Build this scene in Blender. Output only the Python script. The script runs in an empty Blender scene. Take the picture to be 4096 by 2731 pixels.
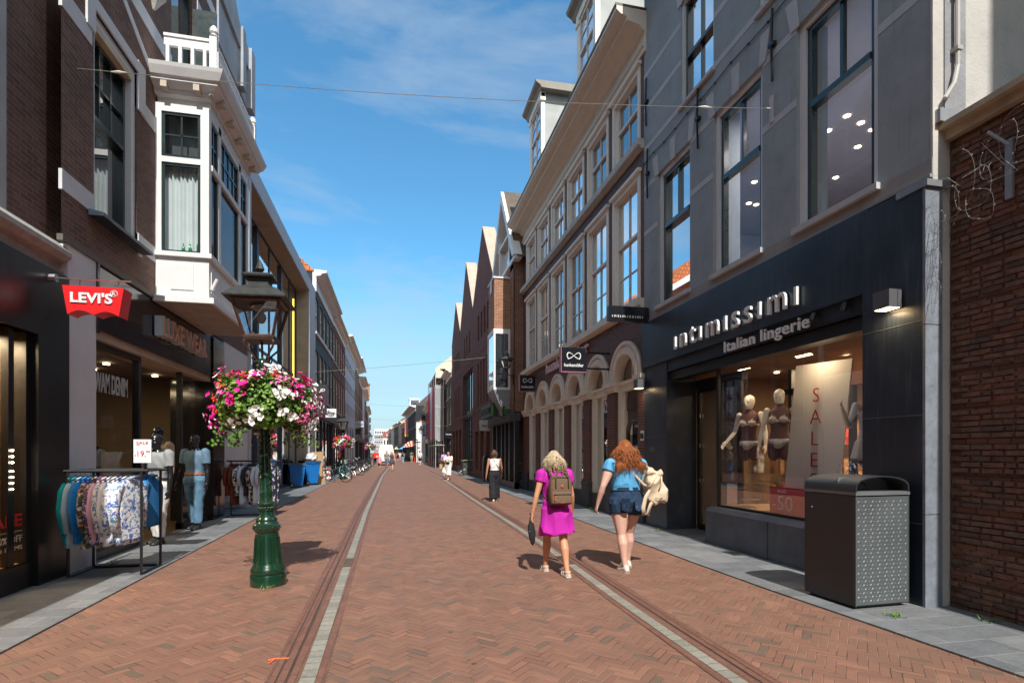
import bpy, bmesh, math, random
from mathutils import Vector, Matrix, noise as mnoise
random.seed(7)
R = math.radians
scn = bpy.context.scene
COL = scn.collection

# ---------------------------------------------------------------- camera, sky, sun, exposure
cam_d = bpy.data.cameras.new('camera')
cam_d.sensor_width = 36.0
cam_d.lens = 2150.0 / 4096.0 * 36.0
cam_d.shift_y = (1808.0 - 1365.5) / 4096.0
cam_d.clip_start = 0.05
cam_d.clip_end = 2000.0
cam = bpy.data.objects.new('camera', cam_d)
COL.objects.link(cam)
YAW = math.atan(468.0 / 2150.0)
cam.location = (0, 0, 1.6)
cam.rotation_euler = (R(90), 0, -YAW)
scn.camera = cam

SUN_EL, SUN_AZ_T = 50.0, -0.010          # elevation, sideways drift of the light per metre along the street
world = bpy.data.worlds.new("World")
scn.world = world
world.use_nodes = True
wt = world.node_tree
for n in list(wt.nodes): wt.nodes.remove(n)
wo = wt.nodes.new('ShaderNodeOutputWorld'); bg = wt.nodes.new('ShaderNodeBackground')
sky = wt.nodes.new('ShaderNodeTexSky'); sky.sky_type = 'NISHITA'; sky.sun_disc = False
sky.sun_elevation = R(SUN_EL); sky.sun_rotation = R(180.0) + math.atan(SUN_AZ_T)
sky.air_density = 1.1; sky.dust_density = 0.2; sky.ozone_density = 3.0; sky.altitude = 0
tc = wt.nodes.new('ShaderNodeTexCoord')
mp = wt.nodes.new('ShaderNodeMapping'); mp.inputs['Scale'].default_value = (1.3, 1.3, 5.0)
mp.inputs['Rotation'].default_value = (R(14), R(-16), R(25))
nz = wt.nodes.new('ShaderNodeTexNoise'); nz.inputs['Scale'].default_value = 2.1; nz.inputs['Detail'].default_value = 9; nz.inputs['Roughness'].default_value = 0.58
nz.inputs['Distortion'].default_value = 0.35
rp = wt.nodes.new('ShaderNodeValToRGB')
rp.color_ramp.elements[0].position = 0.44; rp.color_ramp.elements[0].color = (0, 0, 0, 1)
rp.color_ramp.elements[1].position = 0.74; rp.color_ramp.elements[1].color = (0.60, 0.60, 0.60, 1)
mx = wt.nodes.new('ShaderNodeMixRGB'); mx.inputs['Color2'].default_value = (1.30, 1.52, 1.78, 1)
wt.links.new(tc.outputs['Generated'], mp.inputs['Vector']); wt.links.new(mp.outputs[0], nz.inputs['Vector'])
wt.links.new(nz.outputs['Fac'], rp.inputs[0]); wt.links.new(rp.outputs[0], mx.inputs['Fac'])
hs = wt.nodes.new('ShaderNodeHueSaturation'); hs.inputs['Saturation'].default_value = 1.0
wt.links.new(sky.outputs[0], hs.inputs['Color'])
# pale haze towards the horizon
gs = wt.nodes.new('ShaderNodeSeparateXYZ'); wt.links.new(tc.outputs['Generated'], gs.inputs[0])
gr = wt.nodes.new('ShaderNodeMapRange'); gr.inputs['From Min'].default_value = 0.34; gr.inputs['From Max'].default_value = -0.02; gr.interpolation_type = 'SMOOTHSTEP'
wt.links.new(gs.outputs[2], gr.inputs['Value'])
gm = wt.nodes.new('ShaderNodeMath'); gm.operation = 'MULTIPLY'; gm.inputs[1].default_value = 0.9; wt.links.new(gr.outputs[0], gm.inputs[0])
hz = wt.nodes.new('ShaderNodeMixRGB'); hz.inputs['Color2'].default_value = (1.22, 1.48, 1.70, 1)
wt.links.new(gm.outputs[0], hz.inputs['Fac']); tn = wt.nodes.new('ShaderNodeMixRGB'); tn.blend_type = 'MULTIPLY'; tn.inputs['Fac'].default_value = 1; tn.inputs['Color2'].default_value = (.25, .455, .49, 1); wt.links.new(hs.outputs[0], tn.inputs['Color1'])
# sky deep blue ahead; extra brightness added behind the viewer to fill the shade
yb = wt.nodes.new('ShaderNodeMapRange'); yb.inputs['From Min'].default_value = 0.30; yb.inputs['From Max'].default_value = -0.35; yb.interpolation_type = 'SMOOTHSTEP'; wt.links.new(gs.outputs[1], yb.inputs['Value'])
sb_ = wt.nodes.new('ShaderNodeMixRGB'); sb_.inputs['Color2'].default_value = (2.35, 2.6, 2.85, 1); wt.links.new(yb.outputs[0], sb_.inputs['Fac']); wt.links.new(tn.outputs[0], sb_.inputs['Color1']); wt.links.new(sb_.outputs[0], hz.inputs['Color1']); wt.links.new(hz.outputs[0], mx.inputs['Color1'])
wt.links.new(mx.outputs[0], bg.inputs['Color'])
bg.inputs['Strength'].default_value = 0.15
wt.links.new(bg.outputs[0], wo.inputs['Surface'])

sun_d = bpy.data.lights.new('sun', 'SUN'); sun_d.energy = 2.1; sun_d.angle = R(0.53); sun_d.color = (1.0, 0.955, 0.89)
sun = bpy.data.objects.new('sun', sun_d); COL.objects.link(sun)
_d = Vector((SUN_AZ_T, 1.0, 0)).normalized() * math.cos(R(SUN_EL)); _d.z = -math.sin(R(SUN_EL))
sun.rotation_euler = _d.to_track_quat('-Z', 'Y').to_euler()
sun.location = (0, -20, 40)
scn.view_settings.view_transform = 'Standard'; scn.view_settings.look = 'None'
scn.view_settings.exposure = 1.55; scn.view_settings.gamma = 1.0; scn.view_settings.use_curve_mapping = False
scn.cycles.max_bounces = 8; scn.cycles.transparent_max_bounces = 16; scn.cycles.caustics_reflective = False; scn.cycles.caustics_refractive = False
scn.cycles.sample_clamp_indirect = 6.0

# ---------------------------------------------------------------- mesh building
SPLIT = {'facade_bands': 'facade_band', 'white_bands': 'stone_band', 'render_pier': 'white_pier', 'lead_flashing': 'flashing', 'bulbs': 'bulb', 'ceiling_spots': 'ceiling_spot', 'salesroom_spots': 'ceiling_lamp', 'shop_pane': 'shop_glass', 'balusters': 'baluster', 'corner_post': 'rail_post', 'rivets': 'rivet', 'cornice_brackets': 'cornice_bracket', 'track_spots': 'track_spot', 'insulators': 'insulator', 'clothes_rails': 'clothes_rail', 'shop_posts': 'shop_post', 'display_frame': 'display_post', 'shelf_units': 'shelf_unit', 'sign_letters': 'sign_letter', 'sign_subtitle': 'subtitle_letter', 'sign_letter_faces': 'letter_face', 'wall_cap': 'coping_cap', 'deck_boards': 'deck_board', 'gable_coping': 'coping', 'corner_stone': 'corner_block', 'shop_frame': 'frame_post', 'shop_window_frame': 'window_post'}
class MB:
    """collects boxes, tubes, lathes; build() links them as ONE mesh object"""
    def __init__(s, T=None):
        s.v = []; s.f = []; s.m = []; s.T = T; s.mi = 0
    def V(s, p):
        s.v.append(s.T(*p) if s.T else tuple(p)); return len(s.v) - 1
    def F(s, idx, m=None):
        s.f.append(tuple(idx)); s.m.append(s.mi if m is None else m)
    def quad(s, a, b, c, d, m=None): s.F([s.V(a), s.V(b), s.V(c), s.V(d)], m)
    def poly(s, pts, m=None): s.F([s.V(p) for p in pts], m)
    def box(s, x0, x1, y0, y1, z0, z1, m=None):
        i = [s.V(p) for p in ((x0,y0,z0),(x1,y0,z0),(x1,y1,z0),(x0,y1,z0),(x0,y0,z1),(x1,y0,z1),(x1,y1,z1),(x0,y1,z1))]
        for q in ((0,3,2,1),(4,5,6,7),(0,1,5,4),(1,2,6,5),(2,3,7,6),(3,0,4,7)): s.F([i[k] for k in q], m)
        return s
    def obox(s, c, ax, ay, az, m=None):
        """box from centre and three half-axis vectors"""
        c, ax, ay, az = map(Vector, (c, ax, ay, az))
        i = [s.V(c + ax*a + ay*b + az*d) for a, b, d in ((-1,-1,-1),(1,-1,-1),(1,1,-1),(-1,1,-1),(-1,-1,1),(1,-1,1),(1,1,1),(-1,1,1))]
        for q in ((0,3,2,1),(4,5,6,7),(0,1,5,4),(1,2,6,5),(2,3,7,6),(3,0,4,7)): s.F([i[k] for k in q], m)
        return s
    def prism(s, pts, d0, d1, axis=2, m=None):
        """extrude polygon pts (2D) between d0 and d1 along axis"""
        def P(a, b, d): return ((d, a, b), (a, d, b), (a, b, d))[axis]
        n = len(pts)
        A = [s.V(P(a, b, d0)) for a, b in pts]; B = [s.V(P(a, b, d1)) for a, b in pts]
        s.F(A[::-1], m); s.F(B, m)
        for k in range(n): s.F((A[k], A[(k+1) % n], B[(k+1) % n], B[k]), m)
        return s
    def rings(s, rr, m=None, closed=True, caps=True, loop=False):
        """skin a list of rings (each a list of points)"""
        I = [[s.V(p) for p in r] for r in rr]; n = len(I[0])
        for a in range(len(I) - (0 if loop else 1)):
            A, B = I[a], I[(a+1) % len(I)]
            for k in range(n if closed else n-1):
                s.F((A[k], A[(k+1) % n], B[(k+1) % n], B[k]), m)
        if caps and closed and not loop: s.F(I[0][::-1], m); s.F(I[-1], m)
        return s
    def tube(s, pts, r, n=8, m=None, closed=False, flat=1.0):
        pts = [Vector(p) for p in pts]; rr = []; N = len(pts)
        rad = r if isinstance(r, (list, tuple)) else [r]*N
        up = None
        for k, p in enumerate(pts):
            d = (pts[(k+1) % N] - pts[k-1]) if closed else (pts[min(k+1, N-1)] - pts[max(k-1, 0)])
            if d.length < 1e-9: d = Vector((0, 0, 1))
            d.normalize()
            if up is None: up = Vector((0, 0, 1)) if abs(d.z) < .9 else Vector((1, 0, 0))
            u = up - d * up.dot(d)
            if u.length < 1e-6: u = d.orthogonal()
            u.normalize(); w = d.cross(u); up = u
            rr.append([p + u*(rad[k]*math.cos(2*math.pi*j/n)) + w*(rad[k]*flat*math.sin(2*math.pi*j/n)) for j in range(n)])
        return s.rings(rr, m, loop=closed)
    def lathe(s, prof, c=(0,0,0), n=20, m=None, caps=True, sx=1, sy=1, a0=0):
        rr = [[(c[0] + r*sx*math.cos(a0+2*math.pi*j/n), c[1] + r*sy*math.sin(a0+2*math.pi*j/n), c[2] + z) for j in range(n)] for r, z in prof]
        return s.rings(rr, m, caps=caps)
    def sphere(s, c, r, n=10, m=None, sx=1, sy=1, sz=1):
        prof = [(max(r*math.sin(math.pi*k/n), 1e-4), -r*math.cos(math.pi*k/n)*sz) for k in range(n+1)]
        return s.lathe(prof, c, n+2, m, sx=sx, sy=sy)
    def pieces(s):
        par = list(range(len(s.v)))
        def fd(a):
            while par[a] != a: par[a] = par[par[a]]; a = par[a]
            return a
        for q in s.f:
            for k in q[1:]: par[fd(k)] = fd(q[0])
        out = {}
        for q, m in zip(s.f, s.m): out.setdefault(fd(q[0]), []).append((q, m))
        return list(out.values())
    def build(s, name, mats, parent=None, smooth=None, kind=None):
        if name in SPLIT and parent is not None:
            o = None
            for pc in s.pieces():
                n = MB(); ids = {}
                for q, m in pc:
                    for k in q:
                        if k not in ids: ids[k] = len(n.v); n.v.append(s.v[k])
                    n.f.append(tuple(ids[k] for k in q)); n.m.append(m)
                r = n.build(SPLIT[name], mats, parent, smooth, kind); o = o or r
            return o
        me = bpy.data.meshes.new(name)
        me.from_pydata([tuple(p) for p in s.v], [], s.f); me.update()
        if not isinstance(mats, (list, tuple)): mats = [mats]
        for mm in mats: me.materials.append(mm)
        if any(s.m): me.polygons.foreach_set('material_index', s.m)
        if smooth:
            me.polygons.foreach_set('use_smooth', [True]*len(me.polygons))
            if smooth is not True: me.set_sharp_from_angle(angle=R(smooth))
        b = bmesh.new(); b.from_mesh(me); bmesh.ops.recalc_face_normals(b, faces=b.faces); b.to_mesh(me); b.free()
        o = bpy.data.objects.new(name, me); COL.objects.link(o); attach(o, parent)
        if kind: o['kind'] = kind
        return o

def attach(o, parent):
    if parent is not None:
        o.parent = parent
        if parent.type == 'EMPTY': o.location = -parent.location
def raw(name, verts, faces, mat, parent=None, smooth=False):
    me = bpy.data.meshes.new(name); me.from_pydata(verts, [], faces); me.materials.append(mat); me.update()
    if smooth: me.polygons.foreach_set('use_smooth', [True]*len(me.polygons))
    o = bpy.data.objects.new(name, me); COL.objects.link(o); attach(o, parent); return o
def tag(o, label=None, cat=None, group=None, kind=None):
    if label: o['label'] = label
    if cat: o['category'] = cat
    if group: o['group'] = group
    if kind: o['kind'] = kind
    return o
def thing(name, label, cat, loc=(0,0,0), group=None):
    o = bpy.data.objects.new(name, None); COL.objects.link(o); o.location = loc; o.empty_display_size = .2
    return tag(o, label, cat, group)
def dup(root, loc=None, rotz=None, label=None, group=None, scale=None):
    r = root.copy(); COL.objects.link(r)
    if loc is not None: r.location = loc
    if rotz is not None: r.rotation_euler = (0, 0, rotz)
    if scale is not None: r.scale = (scale,)*3 if not isinstance(scale, tuple) else scale
    if label: r['label'] = label
    if group: r['group'] = group
    for ch in list(root.children):
        c = ch.copy(); COL.objects.link(c); c.parent = r
        for g in list(ch.children):
            d = g.copy(); COL.objects.link(d); d.parent = c
    return r
def jl(n, s): return [s*(random.random()*2-1) for _ in range(n)]

# frames: (u along the street, v up, w out of the wall towards the street)
def FR(T): return lambda u, v, w: (T - w, u, v)      # facade on the right-hand side
def FL(T): return lambda u, v, w: (T + w, u, v)      # facade on the left-hand side
def FC(S): return lambda u, v, w: (u, S - w, v)      # wall across the street, facing the camera

def wall(b, u0, u1, v0, v1, holes=(), depth=.15, m=0, mr=None):
    """wall face at w=0 with rectangular openings and their reveals"""
    us = sorted({u0, u1, *[h[0] for h in holes], *[h[1] for h in holes]}); us = [u for u in us if u0 <= u <= u1]
    vs = sorted({v0, v1, *[h[2] for h in holes], *[h[3] for h in holes]}); vs = [v for v in vs if v0 <= v <= v1]
    for a, c in zip(us, us[1:]):
        run = None
        for p, q in zip(vs, vs[1:]):
            mu, mv = (a+c)/2, (p+q)/2
            if any(h[0] < mu < h[1] and h[2] < mv < h[3] for h in holes):
                if run is not None: b.quad((a,run,0),(c,run,0),(c,p,0),(a,p,0), m); run = None
            elif run is None: run = p
        if run is not None: b.quad((a,run,0),(c,run,0),(c,vs[-1],0),(a,vs[-1],0), m)
    mr = m if mr is None else mr
    for a, c, p, q in [h[:4] for h in holes]:
        b.quad((a,p,0),(a,q,0),(a,q,-depth),(a,p,-depth), mr); b.quad((c,q,0),(c,p,0),(c,p,-depth),(c,q,-depth), mr)
        b.quad((a,q,0),(c,q,0),(c,q,-depth),(a,q,-depth), mr); b.quad((c,p,0),(a,p,0),(a,p,-depth),(c,p,-depth), mr)
    return b
def window(T, parent, u0, u1, v0, v1, w, frame, pane, fw=.07, cols=2, rows=1, meet=None, fd=.06, bar=.03, top_cols=None, curtain=None, name='window', sash=None, nopane=False):
    """a window filling an opening: frame, glazing bars, meeting rail at height meet, pane as its child"""
    b = MB(T)
    b.box(u0, u0+fw, v0, v1, w, w+fd); b.box(u1-fw, u1, v0, v1, w, w+fd)
    b.box(u0+fw, u1-fw, v0, v0+fw, w, w+fd); b.box(u0+fw, u1-fw, v1-fw, v1, w, w+fd)
    a, c, p, q = u0+fw, u1-fw, v0+fw, v1-fw
    segs = [(p, q)]
    if meet is not None:
        b.box(a, c, meet-fw*.55, meet+fw*.55, w, w+fd*1.25); segs = [(p, meet-fw*.55), (meet+fw*.55, q)]
    for k, (lo, hi) in enumerate(segs):
        nc = top_cols if (top_cols and k == len(segs)-1) else cols
        for i in range(1, nc): x = a+(c-a)*i/nc; b.box(x-bar/2, x+bar/2, lo, hi, w+.005, w+fd*.7)
        nr = rows if isinstance(rows, int) else rows[k]
        for i in range(1, nr): y = lo+(hi-lo)*i/nr; b.box(a, c, y-bar/2, y+bar/2, w+.005, w+fd*.6)
    o = b.build(name, frame, parent)
    if nopane: return o
    g = MB(T); g.quad((a-.005, p-.005, w+.012), (c+.005, p-.005, w+.012), (c+.005, q+.005, w+.012), (a-.005, q+.005, w+.012))
    g.build('pane', pane, o)
    if curtain:
        cu = MB(T); n = 24; L = []
        for i in range(n+1):
            x = a + (c-a)*i/n; d = w - .10 + .025*math.sin(i*1.7) + .012*math.sin(i*3.1)
            L.append([(x, p, d), (x, q, d)])
        cu.rings(L, closed=False, caps=False); cu.build('curtain', curtain, o, smooth=True)
    return o
def cornice(b, u0, u1, prof, m=0, ret0=True, ret1=True):
    """sweep a profile [(w, v)...] from u0 to u1; caps close the ends"""
    A = [b.V((u0, v, w)) for w, v in prof]; B = [b.V((u1, v, w)) for w, v in prof]; n = len(prof)
    for k in range(n): b.F((A[k], B[k], B[(k+1) % n], A[(k+1) % n]), m)
    b.F(A, m); b.F(B[::-1], m)
    return b
def text_mesh(body, size=1.0, off=0.0, ext=.01, shear=0.0, spacing=1.0, align='LEFT', linesp=1.0):
    cu = bpy.data.curves.new('t', 'FONT'); cu.body = body; cu.size = size; cu.offset = off; cu.extrude = ext; cu.shear = shear
    cu.space_character = spacing; cu.align_x = align; cu.resolution_u = 3; cu.space_line = linesp
    o = bpy.data.objects.new('t', cu); COL.objects.link(o)
    dg = bpy.context.evaluated_depsgraph_get(); me = bpy.data.meshes.new_from_object(o.evaluated_get(dg))
    vs = [tuple(v.co) for v in me.vertices]; fs = [tuple(p.vertices) for p in me.polygons]
    bpy.data.objects.remove(o); bpy.data.curves.remove(cu); bpy.data.meshes.remove(me)
    return vs, fs
def text(name, body, origin, ux, uy, un, height, mat, parent, width=None, off=0.0, ext=.01, shear=0.0, spacing=1.0, center=False, vx=0.0, linesp=1.0):
    """letters with cap height `height`, laid along ux, up uy, facing un, scaled to `width` if given"""
    vs, fs = text_mesh(body, 1.0, off, 0.5, shear, spacing, linesp=linesp)
    if not vs: return None
    x0 = min(v[0] for v in vs); x1 = max(v[0] for v in vs); y0 = min(v[1] for v in vs); y1 = max(v[1] for v in vs)
    sy = height/(y1-y0); sx = (width/(x1-x0)) if width else sy
    ux, uy, un, og = map(Vector, (ux, uy, un, origin))
    cx = (x0+x1)/2 if center else x0; cy = (y0+y1)/2 if center else y0
    pts = [og + ux*((x-cx)*sx) + uy*((y-cy)*sy) + un*((z+.5)*ext) for x, y, z in vs]
    if name in SPLIT:
        n = MB(); n.v = [tuple(p) for p in pts]; n.f = fs; n.m = [0]*len(fs)
        return n.build(name, mat, parent)
    return raw(name, [tuple(p) for p in pts], fs, mat, parent)
# ---------------------------------------------------------------- materials
_mats = {}
class NG:
    def __init__(s, name):
        s.mat = bpy.data.materials.new(name); s.mat.use_nodes = True; s.t = s.mat.node_tree
        s.bsdf = s.t.nodes['Principled BSDF']; s.out = s.t.nodes['Material Output']
    def N(s, t, **kw):
        n = s.t.nodes.new(t)
        for k, v in kw.items(): setattr(n, k, v)
        return n
    def L(s, a, b): s.t.links.new(a, b)
    def M(s, op, a, b=None, c=None):
        n = s.N('ShaderNodeMath', operation=op)
        for i, x in enumerate((a, b, c)):
            if x is None: continue
            if isinstance(x, (int, float)): n.inputs[i].default_value = x
            else: s.L(x, n.inputs[i])
        return n.outputs[0]
    def mix(s, f, a, b, bt='MIX'):
        n = s.N('ShaderNodeMixRGB', blend_type=bt)
        for i, x in enumerate((f, a, b)):
            if isinstance(x, (int, float)): n.inputs[i].default_value = x
            elif isinstance(x, tuple): n.inputs[i].default_value = (*x[:3], 1)
            else: s.L(x, n.inputs[i])
        return n.outputs[0]
    def noise(s, vec, scale, detail=4, rough=.55):
        n = s.N('ShaderNodeTexNoise'); n.inputs['Scale'].default_value = scale; n.inputs['Detail'].default_value = detail; n.inputs['Roughness'].default_value = rough
        if vec is not None: s.L(vec, n.inputs['Vector'])
        return n.outputs['Fac']
    def ramp(s, f, a, b):
        n = s.N('ShaderNodeMapRange'); n.inputs['From Min'].default_value = a; n.inputs['From Max'].default_value = b; s.L(f, n.inputs['Value']); return n.outputs[0]
    def pos(s, obj=False):
        if obj: return s.N('ShaderNodeTexCoord').outputs['Object']
        return s.N('ShaderNodeNewGeometry').outputs['Position']
    def bump(s, h, dist=.01, strength=.6):
        n = s.N('ShaderNodeBump'); n.inputs['Distance'].default_value = dist; n.inputs['Strength'].default_value = strength
        s.L(h, n.inputs['Height']); s.L(n.outputs[0], s.bsdf.inputs['Normal'])
    def uv(s):
        """planar coords: u along the wall whichever way it faces, v up"""
        g = s.N('ShaderNodeNewGeometry'); sp = s.N('ShaderNodeSeparateXYZ'); s.L(g.outputs['Position'], sp.inputs[0])
        sn = s.N('ShaderNodeSeparateXYZ'); s.L(g.outputs['True Normal'], sn.inputs[0])
        k = s.M('GREATER_THAN', s.M('ABSOLUTE', sn.outputs[0]), .7)
        u = s.M('ADD', s.M('MULTIPLY', k, sp.outputs[1]), s.M('MULTIPLY', s.M('SUBTRACT', 1.0, k), sp.outputs[0]))
        c = s.N('ShaderNodeCombineXYZ'); s.L(u, c.inputs[0]); s.L(sp.outputs[2], c.inputs[1])
        return c.outputs[0], u, sp.outputs[2]
def mat(name, col, rough=.6, var=.12, scale=2.5, bump=0.0, bscale=40, metal=0.0, spec=.5, obj=False, dirt=0.0, coat=0.0, var2=None):
    if name in _mats: return _mats[name]
    g = NG(name); p = g.pos(obj)
    c = g.mix(g.ramp(g.noise(p, scale, 5), .3, .7), tuple(x*(1-var) for x in col), tuple(min(1, x*(1+var)) for x in (var2 or col)))
    if dirt:
        c = g.mix(g.M('MULTIPLY', g.ramp(g.noise(p, scale*2.7, 8, .7), .48, .75), dirt), c, tuple(x*.35 for x in col))
    g.L(c, g.bsdf.inputs['Base Color'])
    g.L(g.M('ADD', g.M('MULTIPLY', g.noise(p, scale*4), .18), rough-.09), g.bsdf.inputs['Roughness'])
    g.bsdf.inputs['Metallic'].default_value = metal; g.bsdf.inputs['Specular IOR Level'].default_value = spec
    if coat: g.bsdf.inputs['Coat Weight'].default_value = coat; g.bsdf.inputs['Coat Roughness'].default_value = .08
    if bump: g.bump(g.noise(p, bscale, 6), bump)
    _mats[name] = g.mat; return g.mat
def brick(name, c1, c2, mortar, w=.215, h=.066, mo=.011, bump=.006, soot=.35, rough=.8, flip=False, msm=.15):
    if name in _mats: return _mats[name]
    g = NG(name); vec, u, v = g.uv()
    bt = g.N('ShaderNodeTexBrick'); g.L(vec, bt.inputs['Vector'])
    for k, x in (('Scale', 1.0), ('Mortar Size', mo/2), ('Mortar Smooth', msm), ('Bias', -.1), ('Brick Width', w), ('Row Height', h)): bt.inputs[k].default_value = x
    bt.inputs['Color1'].default_value = (*c1, 1); bt.inputs['Color2'].default_value = (*c2, 1); bt.inputs['Mortar'].default_value = (*mortar, 1)
    p = g.pos()
    c = g.mix(g.ramp(g.noise(p, 1.1, 5), .35, .75), bt.outputs[0], tuple(x*.45 for x in c1)) if soot <= 0 else g.mix(g.M('MULTIPLY', g.ramp(g.noise(p, .9, 6), .42, .75), soot), bt.outputs[0], tuple(x*.4 for x in c1))
    c = g.mix(.35, c, g.mix(g.noise(p, 22, 4), (.25, .25, .25), (1, 1, 1)), 'SOFT_LIGHT')
    g.L(c, g.bsdf.inputs['Base Color']); g.bsdf.inputs['Roughness'].default_value = rough; g.bsdf.inputs['Specular IOR Level'].default_value = .3
    h_ = g.M('ADD', g.M('MULTIPLY', bt.outputs['Fac'], -1.0), g.M('MULTIPLY', g.noise(p, 45, 5), .5)); g.bump(h_, bump, .9)
    _mats[name] = g.mat; return g.mat
def herring(name='herringbone brick'):
    g = NG(name); sp = g.N('ShaderNodeSeparateXYZ'); p = g.pos(); 
    wn = g.N('ShaderNodeTexNoise'); wn.inputs['Scale'].default_value = 1.6; g.L(p, wn.inputs['Vector'])
    wob = g.N('ShaderNodeVectorMath', operation='MULTIPLY_ADD'); g.L(wn.outputs['Color'], wob.inputs[0]); wob.inputs[1].default_value = (.018,)*3; g.L(p, wob.inputs[2])
    g.L(wob.outputs[0], sp.inputs[0]); k = 1/.068*math.sqrt(.5); n = 3
    X = g.M('MULTIPLY', g.M('ADD', sp.outputs[0], sp.outputs[1]), k); Y = g.M('MULTIPLY', g.M('SUBTRACT', sp.outputs[1], sp.outputs[0]), k)
    ix, iy = g.M('FLOOR', X), g.M('FLOOR', Y); fx, fy = g.M('SUBTRACT', X, ix), g.M('SUBTRACT', Y, iy)
    kk = g.M('FLOORED_MODULO', g.M('SUBTRACT', ix, iy), 2.0*n)
    hor = g.M('LESS_THAN', kk, n-.5)
    ph = kk; pv = g.M('SUBTRACT', 2.0*n-1, kk)                       # cell number along the brick
    pos_ = g.M('ADD', g.M('MULTIPLY', hor, ph), g.M('MULTIPLY', g.M('SUBTRACT', 1.0, hor), pv))
    a = g.M('ADD', g.M('MULTIPLY', hor, fx), g.M('MULTIPLY', g.M('SUBTRACT', 1.0, hor), fy))   # along
    c = g.M('ADD', g.M('MULTIPLY', hor, fy), g.M('MULTIPLY', g.M('SUBTRACT', 1.0, hor), fx))   # across
    al = g.M('ADD', pos_, a)
    d = g.M('MINIMUM', g.M('MINIMUM', al, g.M('SUBTRACT', float(n), al)), g.M('MINIMUM', c, g.M('SUBTRACT', 1.0, c)))
    bx = g.M('SUBTRACT', ix, g.M('MULTIPLY', hor, ph)); by = g.M('SUBTRACT', iy, g.M('MULTIPLY', g.M('SUBTRACT', 1.0, hor), pv))
    cb = g.N('ShaderNodeCombineXYZ'); g.L(bx, cb.inputs[0]); g.L(by, cb.inputs[1]); g.L(hor, cb.inputs[2])
    wh = g.N('ShaderNodeTexWhiteNoise'); g.L(cb.outputs[0], wh.inputs['Vector'])
    rnd = wh.outputs['Value']
    cr = g.N('ShaderNodeValToRGB'); cr.color_ramp.interpolation = 'LINEAR'
    e = cr.color_ramp.elements; e[0].position = 0; e[0].color = (.125, .088, .066, 1); e[1].position = 1; e[1].color = (.285, .134, .086, 1)
    for q, cc in ((.055, (.14, .095, .068, 1)), (.09, (.200, .098, .066, 1)), (.45, (.240, .114, .076, 1)), (.75, (.196, .092, .062, 1))):
        x = e.new(q); x.color = cc
    g.L(rnd, cr.inputs[0])
    big = g.ramp(g.noise(p, .45, 5), .3, .7); col = g.mix(g.M('MULTIPLY', big, .45), cr.outputs[0], (.185, .105, .070))
    col = g.mix(g.M('MULTIPLY', g.ramp(g.noise(p, 4.0, 6, .7), .45, .8), .35), col, (.13, .09, .068))
    joint = g.ramp(d, .025, .075); jc = g.mix(g.ramp(g.noise(p, 3.2, 5), .38, .62), (.31, .205, .14), (.09, .06, .042))
    col = g.mix(joint, jc, col)
    # trodden-in spots
    vo = g.N('ShaderNodeTexVoronoi'); vo.inputs['Scale'].default_value = 2.3; g.L(p, vo.inputs['Vector'])
    spot = g.M('LESS_THAN', g.M('ADD', vo.outputs['Distance'], g.M('MULTIPLY', g.noise(p, 30), .05)), .075)
    col = g.mix(g.M('MULTIPLY', spot, .75), col, (.05, .042, .04))
    v2 = g.N('ShaderNodeTexVoronoi'); v2.inputs['Scale'].default_value = 1.1; g.L(p, v2.inputs['Vector'])
    col = g.mix(g.M('MULTIPLY', g.M('LESS_THAN', g.M('ADD', v2.outputs['Distance'], g.M('MULTIPLY', g.noise(p, 40), .03)), .032), .7), col, (.5, .46, .4))
    col = g.mix(g.M('MULTIPLY', g.ramp(g.noise(p, .23, 6, .65), .5, .72), .2), col, (.12, .082, .062))
    g.L(col, g.bsdf.inputs['Base Color'])
    g.bsdf.inputs['Specular IOR Level'].default_value = .35; g.L(g.M('ADD', .62, g.M('MULTIPLY', rnd, .15)), g.bsdf.inputs['Roughness'])
    h = g.M('ADD', g.M('MULTIPLY', joint, 1.0), g.M('ADD', g.M('MULTIPLY', rnd, .35), g.M('MULTIPLY', g.noise(p, 60, 4), .35))); g.bump(h, .005, .8)
    return g.mat
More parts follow.
